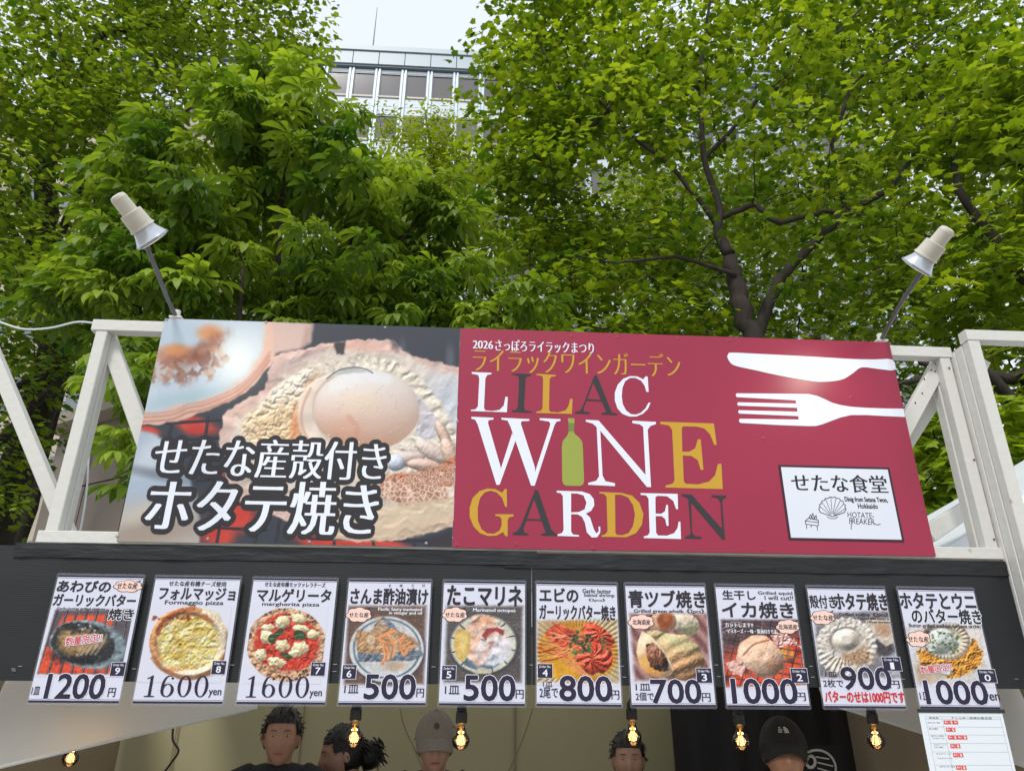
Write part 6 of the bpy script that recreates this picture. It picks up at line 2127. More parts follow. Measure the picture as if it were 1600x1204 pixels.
    for f in Fx:
        c = V[list(f)].mean(0)
        front = c[1] < -0.045
        if (front and c[2] < 0.062) or c[2] < (-0.075 if hair != 'short' else -0.05) or (abs(c[0]) > 0.05 and c[1] < 0.0 and c[2] < 0.022):
            continue
        keep.append(f)
    n_ = (fbm(V[:, 0] * 100 + 20, V[:, 2] * 100 + V[:, 1] * 70, 1.2, 4, 3) - 0.5)[:, None]
    V = V + V / (np.linalg.norm(V, axis=1)[:, None]) * n_ * 0.010
    hb.add(place(V), keep)
    for k in range(300):
        th, ph = q.uniform(0, 1.75), q.uniform(0, 2 * math.pi)
        p0 = np.array([0.084 * math.sin(th) * math.cos(ph), 0.010 + 0.100 * math.sin(th) * math.sin(ph), 0.016 + 0.115 * math.cos(th)])
        if p0[1] < -0.05 and p0[2] < 0.06:
            continue
        out = p0 / np.linalg.norm(p0)
        dn = np.array([0, 0, -1.0]) + out * 0.5 + q.normal(0, 0.35, 3)
        dn /= np.linalg.norm(dn)
        ln = q.uniform(0.012, 0.024)
        hb.tube(place([p0 - out * 0.002, p0 + out * 0.006 + dn * ln * 0.5, p0 + out * 0.004 + dn * ln]), [0.0026, 0.0022, 0.0006], 4)
    if hair == 'tail':
        V, Fx = uvs((0, 0.135, -0.03), (0.048, 0.056, 0.062), 20, 14)
        n_ = (fbm(V[:, 0] * 90 + 20, V[:, 2] * 90 + V[:, 1] * 60, 1.0, 5, 3) - 0.5)[:, None]
        V = V + n_ * 0.03
        hb.add(place(V), Fx)
        for k in range(60):
            a_ = q.uniform(0, 6.28)
            p0 = np.array([0.04 * math.cos(a_), 0.13 + 0.05 * math.sin(a_), q.uniform(-0.05, 0.05)])
            d_ = np.array([q.normal(0, .5), q.uniform(0.2, 1), q.uniform(-1.4, -0.2)])
            d_ /= np.linalg.norm(d_)
            hb.tube(place([p0, p0 + d_ * 0.03, p0 + d_ * 0.05 + np.array([0, 0, -0.012])]), [0.005, 0.004, 0.001], 4)
    hb.build('hair', m_hair, t, smooth=True)
    if cap:
        mcap, mlogo, mirror = cap
        cb = MB()
        V, Fx = uvs((0, 0.004, 0.022), (0.094, 0.110, 0.124), 48, 30)
        keep = [f for f in Fx if V[list(f)].mean(0)[2] > 0.034 - 0.10 * (V[list(f)].mean(0)[1] + 0.1)]
        V[:, 2] += 0.003 * np.cos(6 * np.arctan2(V[:, 1], V[:, 0]))
        cb.add(place(V), keep)
        crown = cb.build('cap', mcap, t, smooth=True)
        bv, bf = [], []
        nn = 20
        for i in range(nn + 1):
            a_ = math.pi * (1.12 - 1.24 * 0 - (1.24) * i / nn) + math.pi * 0
            a_ = math.pi + math.pi * (i / nn)
            for j in range(6):
                f = j / 5
                rx, ry = 0.092 - 0.004 * f, 0.106 + 0.066 * f * (abs(math.sin(a_)) ** 0.6)
                bv.append((rx * math.cos(a_) * (1 - 0.06 * f), ry * math.sin(a_), 0.040 - 0.040 * f - 0.022 * (math.cos(a_) ** 2) * (0.4 + f)))
        for i in range(nn):
            for j in range(5):
                k0 = i * 6 + j
                bf.append((k0, k0 + 1, k0 + 7, k0 + 6))
        nb_ = len(bv)
        bv2 = bv + [(a, b, c - 0.003) for a, b, c in bv]
        bf2 = bf + [tuple(i + nb_ for i in reversed(f)) for f in bf]
        for i in range(nn):
            bf2.append((i * 6 + 5, i * 6 + 5 + nb_, (i + 1) * 6 + 5 + nb_, (i + 1) * 6 + 5))
        br_ = MB().add(place(np.array(bv2)), bf2).build('brim', mcap, crown, smooth=True)
        bt = MB()
        V, Fx = uvs((0, 0.004, 0.147), (0.008, 0.008, 0.004), 10, 6)
        bt.add(place(V), Fx)
        bt.build('top_button', mcap, crown, smooth=True)
        # seams
        sm = MB()
        for a_ in np.linspace(0, math.pi, 4)[:-1]:
            P = [np.array([0.0945 * math.cos(th) * math.cos(a_), 0.004 + 0.1105 * math.cos(th) * math.sin(a_), 0.022 + 0.1245 * math.sin(th)]) for th in np.linspace(0.2, math.pi - 0.2, 22)]
            sm.tube(place(P), 0.0011, 5)
        sm.build('seam', mcap, crown)
        # badge on the front panel
        lg_ = MB()
        def onc(u, v, lift=0.0012):
            """(u, v) metres on the front of the crown"""
            a_ = u / 0.10
            th = 0.30 + v / 0.12
            rr = 1 + lift / 0.1
            return (0.094 * rr * math.cos(th) * math.sin(a_), 0.004 - 0.110 * rr * math.cos(th) * math.cos(a_), 0.022 + 0.124 * rr * math.sin(th))
        def seg(pts, w=0.0012):
            lg_.tube(place([onc(u, v) for u, v in pts]), w, 5)
        if mlogo == 'badge':
            A = np.linspace(0, 2 * math.pi, 17)
            seg([(0.012 * math.cos(a), 0.030 + 0.013 * math.sin(a)) for a in A], 0.0016)
            seg([(-0.006, 0.038), (-0.004, 0.022)]); seg([(0.006, 0.038), (0.004, 0.022)])
            seg([(-0.008, 0.034), (0, 0.028), (0.008, 0.034)]); seg([(-0.005, 0.024), (0.005, 0.024)])
            lg_.build('badge', mat('dark_grey_thread', (66, 62, 60), rough=0.8), crown)
        else:
            for k, s_ in enumerate(('THE', 'NORTH', 'FACE')):
                V, Fx = glyphs(s_, 0.02)
                lo2, hi2 = V.min(0), V.max(0)
                Q = (V - lo2) / (hi2 - lo2)
                w_, h_ = (0.012, 0.020, 0.017)[k], 0.0062
                P = [onc(-0.024 + mirror + q_[0] * w_, 0.034 - k * 0.0085 + q_[1] * h_, 0.002) for q_ in Q]
                lg_.add(place(P), Fx)
            for k, r_ in enumerate((0.0135, 0.0095, 0.0055)):
                A = np.linspace(0, math.pi / 2, 9)
                seg([(mirror + 0.002 + r_ * 1.5 * math.sin(a), 0.018 + r_ * 1.7 * math.cos(a)) for a in A], 0.0015)
            seg([(mirror + 0.001, 0.018), (mirror + 0.024, 0.018)], 0.0008)
            lg_.build('badge', mat('white_thread', (226, 226, 226), rough=0.7), crown)
    return t


def stand(label, px, py_top, y, facing, skin, crown=0.0, **k):
    p_ = at(px, py_top, y)
    return person(label, float(p_[0]), y, float(p_[2]) - crown, facing, skin, **k)
stand('person in a grey baseball cap and black top looking down behind the counter', 682, 1109, 1.05, 4, (190, 150, 128), 0.02, cap=(m_capg, 'badge', 0), tilt=R(4))
stand('person with short dark hair in a black shirt standing under the margherita pizza card', 446, 1103, 1.0, 8, (184, 140, 116), arms='fwd')
stand('person with curly black hair tied back, turned sideways under the pickled saury card', 545, 1129, 1.25, -72, (186, 144, 122), 0.01, hair='tail', tilt=R(10))
stand('person with short black hair, only the top of the head showing under the whelk card', 979, 1143, 1.4, -8, (186, 144, 120))
stand('person in a black cap with a small white emblem in front of the dark curtain', 1217, 1118, 0.55, -14, (192, 146, 120), 0.02, cap=(m_capb, 'text', -0.004), tilt=R(-6))


# ================================================================== trees
def leaf_mat(name, rgb, rgb2, tr=0.42):
    m = bpy.data.materials.new(name)
    m.use_nodes = True
    N, L = m.node_tree.nodes, m.node_tree.links
    b = N['Principled BSDF']
    b.inputs['Roughness'].default_value = 0.48
    b.inputs['Specular IOR Level'].default_value = 0.35
    a = N.new('ShaderNodeAttribute')
    a.attribute_name = 'tint'
    oi = N.new('ShaderNodeObjectInfo')
    ad = N.new('ShaderNodeMath')
    ad.operation = 'ADD'
    oim = N.new('ShaderNodeMath')
    oim.operation = 'MULTIPLY'
    oim.inputs[1].default_value = 0.0
    L.new(a.outputs['Fac'], ad.inputs[0])
    L.new(oi.outputs['Random'], oim.inputs[0])
    L.new(oim.outputs[0], ad.inputs[1])
    x = N.new('ShaderNodeMix')
    x.data_type = 'RGBA'
    x.inputs[6].default_value = (*lin(rgb), 1)
    x.inputs[7].default_value = (*lin(rgb2), 1)
    L.new(ad.outputs[0], x.inputs[0])
    tc = N.new('ShaderNodeTexCoord')
    n = N.new('ShaderNodeTexNoise')
    n.inputs['Scale'].default_value = 25
    L.new(tc.outputs['Object'], n.inputs[0])
    r = N.new('ShaderNodeMapRange')
    r.inputs[3].default_value = 0.75
    r.inputs[4].default_value = 1.25
    L.new(n.outputs[0], r.inputs[0])
    y = N.new('ShaderNodeMix')
    y.data_type = 'RGBA'
    y.blend_type = 'MULTIPLY'
    y.inputs[0].default_value = 1
    L.new(x.outputs[2], y.inputs[6])
    L.new(r.outputs[0], y.inputs[7])
    L.new(y.outputs[2], b.inputs['Base Color'])
    t = N.new('ShaderNodeBsdfTranslucent')
    z = N.new('ShaderNodeMix')
    z.data_type = 'RGBA'
    z.blend_type = 'MULTIPLY'
    z.inputs[0].default_value = 1
    z.inputs[7].default_value = (1.4, 1.35, 0.5, 1)
    L.new(y.outputs[2], z.inputs[6])
    L.new(z.outputs[2], t.inputs[0])
    ms = N.new('ShaderNodeMixShader')
    ms.inputs[0].default_value = tr
    L.new(b.outputs[0], ms.inputs[1])
    L.new(t.outputs[0], ms.inputs[2])
    L.new(ms.outputs[0], N['Material Output'].inputs[0])
    return m


m_leafc = leaf_mat('chestnut_leaf', (68, 101, 30), (152, 176, 62), 0.46)
m_leafm = leaf_mat('maple_leaf', (72, 104, 22), (160, 180, 48), 0.47)
m_leafl = leaf_mat('left_maple_leaf', (70, 101, 28), (154, 174, 56), 0.47)
m_leafy = leaf_mat('yellow_green_leaf', (110, 134, 30), (160, 172, 46), 0.5)
m_bark = mat('dark_bark', (54, 46, 40), rough=0.95, noise=0.4, nscale=14, bump=1.0, bscale=30, stretch=(1, 1, 0.35))


def maple_leaf(seed=0):
    """flat five-lobed leaf, stalk at origin, pointing along +y, length 1"""
    O = [(0, 0.0), (0.20, -0.06), (0.42, 0.06), (0.34, 0.18), (0.56, 0.42), (0.34, 0.46), (0.26, 0.62), (0.10, 0.66), (0.0, 1.0),
         (-0.10, 0.66), (-0.26, 0.62), (-0.34, 0.46), (-0.56, 0.42), (-0.34, 0.18), (-0.42, 0.06), (-0.20, -0.06)]
    q_ = np.random.default_rng(seed)
    c1, c2, c3 = q_.uniform(-0.1, 0.5), q_.uniform(-0.15, 0.45), q_.uniform(-0.25, 0.25)
    O = [(x * q_.uniform(0.86, 1.12), y * q_.uniform(0.9, 1.1)) for x, y in O]
    V = [(0, 0.30, 0.04)] + [(x, y, -c1 * x * x - c2 * max(0, y - 0.3) ** 2 - c3 * abs(x) * 0.5 + c3 * 0.2 * x * y + q_.normal(0, 0.02)) for x, y in O]
    T = [(0, i, i % 16 + 1) for i in range(1, 17)]
    T = [(a, c, b) for a, b, c in T]
    return np.array(V, float), np.array(T)


def simple_leaf():
    O = [(0, 0), (0.16, 0.25), (0.2, 0.5), (0.0, 1.0), (-0.2, 0.5), (-0.16, 0.25)]
    V = [(0, 0.45, 0.03)] + [(x, y, -0.12 * (y - .3) ** 2 - 0.1 * abs(x)) for x, y in O]
    T = [(0, (i % 6) + 1, i) for i in range(1, 7)]
    return np.array(V, float), np.array(T)


def chestnut_leaf(seed):
    """stalk from the origin along +y, seven drooping folded leaflets; overall length about 1"""
    q = np.random.default_rng(seed)
    Vs, Ts, n = [], [], 0
    st = 0.36
    # stalk
    V = [(-0.006, 0, 0), (0.006, 0, 0), (0.006, st, 0.02), (-0.006, st, 0.02)]
    Vs.append(np.array(V)); Ts += [(0, 1, 2), (0, 2, 3)]; n = 4
    for k, a in enumerate((-118, -78, -38, 0, 38, 78, 118)):
        L_ = (0.40, 0.56, 0.68, 0.72, 0.68, 0.56, 0.40)[k] * q.uniform(0.92, 1.06)
        w = 0.088 * L_ / 0.6
        a_ = R(a + q.uniform(-6, 6))
        dr = q.uniform(1.0, 1.7)
        rows = [(0.0, 0.05), (0.2, 0.32), (0.45, 0.80), (0.68, 1.0), (0.86, 0.62), (1.0, 0.0)]
        pts = []
        y_, z_ = 0.0, 0.02
        prev = 0.0
        for (f, ww) in rows:
            ang = 0.25 - dr * f * 1.15
            y_ += (f - prev) * L_ * math.cos(ang)
            z_ += (f - prev) * L_ * math.sin(ang)
            prev = f
            for s_ in (-1, 0, 1):
                if f == 1.0 and s_:
                    continue
                zz = z_ + (-0.0 if s_ == 0 else 0.035 * ww * (1 if True else 0)) - (0.03 if s_ else 0) * 0
                pts.append((s_ * w * ww, y_, zz if s_ else z_ - 0.012))
        P = np.array(pts)
        c, s2 = math.cos(a_), math.sin(a_)
        X = P[:, 0] * c + P[:, 1] * s2
        Y = -P[:, 0] * s2 + P[:, 1] * c
        Vs.append(np.stack([X, Y + st, P[:, 2]], 1))
        for r_ in range(4):
            b0 = n + r_ * 3
            for s3 in (0, 1):
                i0, i1, i2, i3 = b0 + s3, b0 + s3 + 1, b0 + s3 + 4, b0 + s3 + 3
                Ts += [(i0, i1, i2), (i0, i2, i3)]
        b0 = n + 12
        Ts += [(b0, b0 + 1, n + 15), (b0 + 1, b0 + 2, n + 15)]
        n += 16
    V = np.concatenate(Vs)
    return V, np.array(Ts)


def frames(d, nrm):
    d = d / np.linalg.norm(d, axis=1)[:, None]
    nrm = nrm - d * (nrm * d).sum(1)[:, None]
    nrm /= np.linalg.norm(nrm, axis=1)[:, None] + 1e-9
    s_ = np.cross(d, nrm)
    return np.stack([s_, d, nrm], 2)          # columns: x, y, z


def place_leaves(protos, P, M, S, tint):
    """one big mesh from many copies"""
    Vs, Ts, Tn, n = [], [], [], 0
    idx = np.arange(len(P)) % len(protos)
    for k, (V, T) in enumerate(protos):
        w = np.where(idx == k)[0]
        if not len(w):
            continue
        W = np.einsum('nij,vj->nvi', M[w] * S[w][:, None, None], V) + P[w][:, None, :]
        Vs.append(W.reshape(-1, 3))
        Ts.append((T[None] + (np.arange(len(w)) * len(V))[:, None, None] + n).reshape(-1, 3))
        Tn.append(np.repeat(tint[w], len(V)))
        n += len(w) * len(V)
    return np.concatenate(Vs), np.concatenate(Ts), np.concatenate(Tn)


LEAFN = 280
def add_crown(tree, protos, P, M, S, tint, m, nleaf=LEAFN):
    """nearest leaves in view become parts of their own; the rest are one crown mesh"""
    px, py, z = topx(P)
    vis = (px > 0) & (px < 1600) & (py > 0) & (py < 860) & (z > 0)
    size = np.where(vis, S / z, 0)
    order = np.argsort(-size)
    pick = order[:nleaf]
    pick = pick[size[pick] > 0]
    rest = np.setdiff1d(np.arange(len(P)), pick)
    off = np.array(tree['_o'])
    V, T, tn = place_leaves(protos, P[rest] - off, M[rest], S[rest], tint[rest])
    me = np_mesh('crown', V, T, {'tint': tn})
    cr = link('crown', me, m, tree)
    tag(cr, kind='stuff')
    bank = []
    for t_ in (0.15, 0.4, 0.65, 0.9):
        for (V, T) in protos:
            me = np_mesh('leaf', V, T, {'tint': np.full(len(V), t_)})
            me.materials.append(m)
            bank.append(me)
    for j, i in enumerate(pick):
        k = int(np.clip(tint[i] * 4, 0, 3)) * len(protos) + j % len(protos)
        o = bpy.data.objects.new('leaf', bank[k])
        mm = Matrix([[*(M[i][r] * S[i]), (P[i] - off)[r]] for r in range(3)] + [[0, 0, 0, 1]])
        o.parent = tree
        o.matrix_basis = mm
        col.objects.link(o)


def crooked(p0, p1, n, wob, q):
    p0, p1 = np.asarray(p0, float), np.asarray(p1, float)
    L_ = np.linalg.norm(p1 - p0)
    t = np.linspace(0, 1, n)[:, None]
    off = np.cumsum(q.normal(0, 1, (n, 3)), 0)
    off -= off[0] + (off[-1] - off[0]) * t
    return p0 * (1 - t) + p1 * t + off * wob * L_ / math.sqrt(n)


def grow(tree, sprays, limbs, q, m=m_bark, r_tw=0.007):
    """limbs: [(name, pts, radii)]; every spray is tied back to the nearest wood"""
    pts = []
    for name, P, rad in limbs:
        rr = np.interp(np.linspace(0, 1, 24), np.linspace(0, 1, len(rad)), rad)
        Pi = np.stack([np.interp(np.linspace(0, 1, 24), np.linspace(0, 1, len(P)), np.asarray(P)[:, k]) for k in range(3)], 1)
        Pi = Pi + q.normal(0, 1, Pi.shape) * rr[:, None] * 0.22
        MB().tube(Pi, rr, 10).build(name, m, tree, smooth=True)
        pts.append(Pi)
    sk_ = np.concatenate(pts)
    rad_ = np.full(len(sk_), 0.03)
    d = np.min(np.linalg.norm(sprays[:, None] - sk_[None], axis=2), 1)
    order = np.argsort(d)
    tw = MB()
    nodes = [p for p in sk_]
    arr = np.zeros((len(sk_) + len(sprays) * 5, 3))
    arr[:len(sk_)] = sk_
    n = len(sk_)
    for i in order:
        s_ = sprays[i]
        dd = np.linalg.norm(arr[:n] - s_, axis=1) + 0.35 * np.maximum(0, arr[:n, 2] - s_[2])
        j = int(np.argmin(dd))
        a = arr[j]
        L_ = np.linalg.norm(s_ - a)
        if L_ < 0.05:
            continue
        P = crooked(a, s_, 5, 0.10, q)
        P[1:-1, 2] -= 0.03 * L_
        r0 = r_tw * (0.8 + 1.1 * min(L_, 1.5))
        tw.tube(P, np.linspace(r0, 0.003, 5), 4, cap=False)
        arr[n:n + 4] = P[1:]
        n += 4
    o = tw.build('twigs', m, tree, smooth=True)
    tag(o, kind='stuff')


def ellipsoid_pts(q, n, c, r, inner=0.35):
    out = []
    c, r = np.array(c, float), np.array(r, float)
    while len(out) < n:
        p = q.normal(0, 1, 3)
        p /= np.linalg.norm(p)
        f = q.uniform(inner ** 3, 1) ** (1 / 3)
        p = c + p * f * r
        if p[2] > 1.9:
            out.append(p)
    return np.array(out)


def in_poly(px, py, poly):
    ins = np.zeros(px.shape, bool)
    n = len(poly)
    for i in range(n):
        (x1, y1), (x2, y2) = poly[i], poly[(i + 1) % n]
        c = ((y1 > py) != (y2 > py)) & (px < (x2 - x1) * (py - y1) / (y2 - y1 + 1e-9) + x1)
        ins ^= c
    return ins


GAP = [(500, -400), (500, 20), (516, 66), (540, 150), (600, 165), (660, 160), (735, 175), (745, 110), (722, 60), (716, -20), (700, -400)]


def carve(P, poly, depth=1e9):
    px, py, z = topx(P)
    return P[~in_poly(px, py, poly)]


def maple_sprays(q, C, n, spread, size, tilt=0.5, protos=None):
    """flat layered sprays: leaves round each centre, facing up and outwards"""
    P, D, Nn, S, T = [], [], [], [], []
    for c in C:
        k = int(n * q.uniform(0.6, 1.4))
        a = q.uniform(0, 2 * math.pi, k)
        r_ = spread * np.sqrt(q.uniform(0.02, 1, k))
        dirs = np.stack([np.cos(a), np.sin(a), np.zeros(k)], 1)
        p = c + dirs * r_[:, None]
        p[:, 2] += q.normal(0, spread * 0.16, k) - r_ * 0.25
        a2 = a + q.normal(0, 0.7, k)
        d = np.stack([np.cos(a2), np.sin(a2), q.normal(-0.45, 0.3, k)], 1)
        nr = np.stack([np.cos(a2) * 0.45 + q.normal(0, 0.35, k), np.sin(a2) * 0.45 + q.normal(0, 0.35, k) - 0.15, np.ones(k)], 1)
        P.append(p); D.append(d); Nn.append(nr)
        S.append(size * q.uniform(0.45, 1.3, k))
        t0 = np.clip(q.normal(0.45, 0.25), 0, 1)
        T.append(np.clip(t0 + q.normal(0, 0.15, k), 0, 1))
    P = np.concatenate(P)
    return P, frames(np.concatenate(D), np.concatenate(Nn)), np.concatenate(S), np.concatenate(T)


def chestnut_sprays(q, C, size):
    P, D, Nn, S, T = [], [], [], [], []
    for c in C:
        k = q.integers(5, 9)
        a0 = q.uniform(0, 6.28)
        t0 = np.clip(q.normal(0.45, 0.3), 0, 1)
        s0 = size * q.uniform(0.8, 1.15)
        for j in range(k):
            a = a0 + 2 * math.pi * j / k * 1.3 + q.normal(0, 0.2)
            el = q.uniform(-0.25, 0.75)
            d = np.array([math.cos(a), math.sin(a), el])
            P.append(c + np.array([0, 0, -0.05 * j * size * 1.2]))
            D.append(d)
            Nn.append(np.array([math.cos(a) * -0.2, math.sin(a) * -0.2, 1.0]) + q.normal(0, 0.12, 3))
            S.append(s0 * q.uniform(0.75, 1.1))
            T.append(np.clip(t0 + q.normal(0, 0.15), 0, 1))
    return np.array(P), frames(np.array(D), np.array(Nn)), np.array(S), np.array(T)


ML, SL = [maple_leaf(i) for i in range(5)], [simple_leaf()]
CL = [chestnut_leaf(i) for i in range(4)]

# --- horse chestnut behind the scallop board -----------------------------------------------------
q = np.random.default_rng(21)
cb_ = at(430, 300, 4.2)
tc_ = thing('chestnut_tree', 'bushy horse chestnut with drooping hand-shaped leaves behind the scallop board', 'tree', (float(cb_[0]), 4.2, 0))
cx0 = float(cb_[0])
Cc = np.concatenate([
    ellipsoid_pts(q, 250, (cx0 - 0.1, 4.4, 6.0), (2.2, 1.3, 3.0), 0.2),
    ellipsoid_pts(q, 60, (*at(470, 120, 4.3)[:2], 8.6), (0.75, 0.7, 1.9), 0.1),
    ellipsoid_pts(q, 76, (*at(650, 360, 4.6)[:2], 6.4), (1.05, 0.9, 1.6), 0.1),
    ellipsoid_pts(q, 34, (*at(770, 440, 4.2)[:2], 5.2), (0.7, 0.7, 0.9), 0.1),
    ellipsoid_pts(q, 22, (*at(225, 640, 3.4)[:2], 3.7), (0.55, 0.8, 1.1), 0.1),
    ellipsoid_pts(q, 60, (*at(260, 350, 4.2)[:2], 6.0), (1.0, 0.9, 1.6), 0.1)])
Cc = carve(Cc, [(-50, -400), (160, -400), (330, 60), (400, 40), (440, -10), (470, 30), (505, 20), (520, 90), (560, 150), (640, 175), (700, 215), (745, 320), (800, 400), (860, 420), (900, -400)][0:0] or
           [(-200, -900), (200, 170), (330, 115), (400, 95), (440, 75), (490, 85), (515, 105), (535, 150), (600, 200), (660, 240), (740, 260), (770, 350), (840, 410), (900, 480), (1300, 500), (1300, -900)])
Cc = carve(Cc, [(30, 600), (150, 615), (180, 740), (190, 900), (30, 900)])
base = np.array([cx0, 4.3, 0.0])
limbs = [('trunk', [base, base + (0.05, 0, 1.4), base + (0.0, 0, 2.6)], [0.15, 0.12, 0.10])]
for (px, py, y_) in ((300, 300, 4.2), (420, 170, 4.4), (490, 90, 4.3), (560, 300, 4.6), (660, 330, 4.5), (220, 480, 4.0), (380, 420, 3.6)):
    limbs.append(('limb', crooked(base + (0, 0, 2.5), at(px, py, y_), 7, 0.07, q), [0.07, 0.045, 0.03, 0.014]))
limbs.append(('limb', crooked(base + (0, 0, 1.5), at(200, 620, 3.5), 7, 0.07, q), [0.05, 0.03, 0.012]))
P, M, S, T = chestnut_sprays(q, Cc, 0.40)
add_crown(tc_, CL, P, M, S, T, m_leafc, 295)
grow(tc_, Cc, limbs, q, r_tw=0.008)

# --- big maple-leaved tree on the right ------------------------------------------------------------
q = np.random.default_rng(5)
rb_ = at(1150, 450, 6.0)
tr_ = thing('maple_tree', 'large maple-leaved tree with a dark forked trunk rising behind the maroon board', 'tree', (float(rb_[0]), 5.3, 0))
C1 = np.concatenate([
    ellipsoid_pts(q, 900, (float(rb_[0]) + 0.6, 6.2, 8.4), (4.6, 2.4, 5.4), 0.45),
    ellipsoid_pts(q, 150, (*at(900, 90, 6.0)[:2], 10.6), (1.7, 1.4, 2.3), 0.2),
    ellipsoid_pts(q, 120, (*at(980, 460, 5.6)[:2], 5.3), (1.8, 1.2, 1.3), 0.2),
    ellipsoid_pts(q, 50, (*at(1180, 430, 6.4)[:2], at(1180, 430, 6.4)[2]), (2.4, 0.9, 1.2), 0.1),
    ellipsoid_pts(q, 90, (*at(850, 330, 6.0)[:2], at(850, 330, 6.0)[2]), (0.9, 1.0, 1.9), 0.1),
    ellipsoid_pts(q, 170, (*at(1430, 40, 6.4)[:2], at(1430, 40, 6.4)[2]), (2.9, 1.4, 2.2), 0.1)])
C1 = carve(C1, [(-300, -900), (690, -900), (712, 10), (730, 60), (742, 110), (752, 180), (745, 240), (760, 300), (790, 360), (810, 420), (830, 470), (760, 540), (0, 600)])
px, py, z = topx(C1)
C1 = C1[~((np.abs(px - 1165) < 62) & (py > 330) & (C1[:, 1] < 5.2))]
px, py, z = topx(C1)
C1 = C1[~((np.hypot((px - 935) / 75, (py - 275) / 55) < 1) & (q.uniform(0, 1, len(px)) < 0.75))]
base = np.array([float(at(1175, 520, 5.3)[0]), 4.9, 0.0])
atf = lambda a, b, y_: at(a, b, y_ - 1.2)
fork = atf(1140, 400, 6.0)
limbs = [('trunk', [base, atf(1190, 620, 6.0), atf(1172, 520, 6.0), atf(1150, 450, 6.0), fork], [0.161, 0.143, 0.118, 0.105, 0.087]),
         ('limb', [atf(1178, 540, 6.0), atf(1215, 440, 5.9), atf(1262, 390, 5.8), atf(1320, 330, 5.8), atf(1390, 295, 5.7), atf(1430, 240, 5.7)], [0.081, 0.068, 0.056, 0.050, 0.037, 0.019]),
         ('limb', [fork, atf(1120, 360, 6), atf(1128, 330, 6), atf(1100, 250, 6.1), atf(1090, 130, 6.2), atf(1110, 0, 6.2), atf(1100, -200, 6.3)], [0.074, 0.062, 0.050, 0.037, 0.031, 0.019, 0.012]),
         ('limb', [atf(1125, 340, 6), atf(1180, 318, 5.8), atf(1215, 350, 5.7), atf(1290, 330, 5.6), atf(1400, 340, 5.5)], [0.037, 0.037, 0.034, 0.028, 0.012]),
         ('limb', [atf(1120, 350, 6), atf(1050, 260, 6.1), atf(985, 210, 6.2), atf(950, 170, 6.2), atf(955, 120, 6.2), atf(1000, 80, 6.2)], [0.037, 0.031, 0.025, 0.025, 0.019, 0.007]),
         ('limb', [atf(950, 175, 6.2), atf(915, 205, 6.3), atf(880, 150, 6.3), atf(840, 60, 6.3), atf(830, -60, 6.3)], [0.028, 0.028, 0.019, 0.012, 0.007]),
         ('limb', [atf(985, 210, 6.2), atf(930, 150, 6.1), atf(860, 150, 6.1)], [0.022, 0.015, 0.006]),
         ('limb', [atf(1150, 430, 5.9), atf(1060, 400, 5.8), atf(960, 410, 5.7), atf(900, 400, 5.6)], [0.031, 0.022, 0.015, 0.006]),
         ('limb', [atf(1100, 250, 6.1), atf(1190, 150, 6), atf(1300, 60, 6), atf(1420, -60, 6)], [0.031, 0.025, 0.019, 0.009]),
         ('limb', [atf(1320, 330, 5.8), atf(1300, 230, 5.9), atf(1330, 130, 6), atf(1480, 40, 6)], [0.031, 0.025, 0.019, 0.009])]
P, M, S, T = maple_sprays(q, C1, 38, 0.50, 0.118)
add_crown(tr_, ML, P, M, S, T, m_leafm, 150)
grow(tr_, C1, limbs, q, r_tw=0.007)

# --- nearer tree at the right edge --------------------------------------------------------------------
q = np.random.default_rng(8)
nb_ = at(1640, 420, 4.2)
tn_ = thing('maple_tree', 'nearer maple-leaved tree with larger bright leaves along the right edge', 'tree', (float(nb_[0]), 4.2, 0))
C2 = np.concatenate([
    ellipsoid_pts(q, 190, (float(nb_[0]) + 0.3, 4.3, 6.6), (1.6, 1.2, 3.6), 0.3),
    ellipsoid_pts(q, 36, (*at(1470, 640, 3.6)[:2], 3.6), (0.5, 0.6, 0.8), 0.1),
    ellipsoid_pts(q, 30, (*at(1580, 600, 3.6)[:2], 3.7), (0.6, 0.5, 0.9), 0.1)])
base = np.array([float(nb_[0]) + 0.4, 4.3, 0.0])
limbs = [('trunk', [base, base + (0, 0, 2.5), base + (-0.1, 0, 4.5), base + (-0.2, 0, 8.5)], [0.2, 0.17, 0.13, 0.05]),
         ('limb', [base + (0, 0, 2.8), at(1520, 560, 3.9), at(1455, 590, 3.7), at(1400, 600, 3.6)], [0.08, 0.06, 0.045, 0.015]),
         ('limb', [base + (0, 0, 3.2), at(1600, 590, 4.0), at(1500, 590, 4.1), at(1420, 560, 4.2)], [0.08, 0.07, 0.05, 0.02]),
         ('limb', [base + (0, 0, 4.4), at(1500, 300, 4.3), at(1470, 150, 4.4)], [0.07, 0.05, 0.02])]
P, M, S, T = maple_sprays(q, C2, 30, 0.42, 0.165)
add_crown(tn_, ML, P, M, S, np.clip(T + 0.15, 0, 1), m_leafm, 250)
grow(tn_, C2, limbs, q)

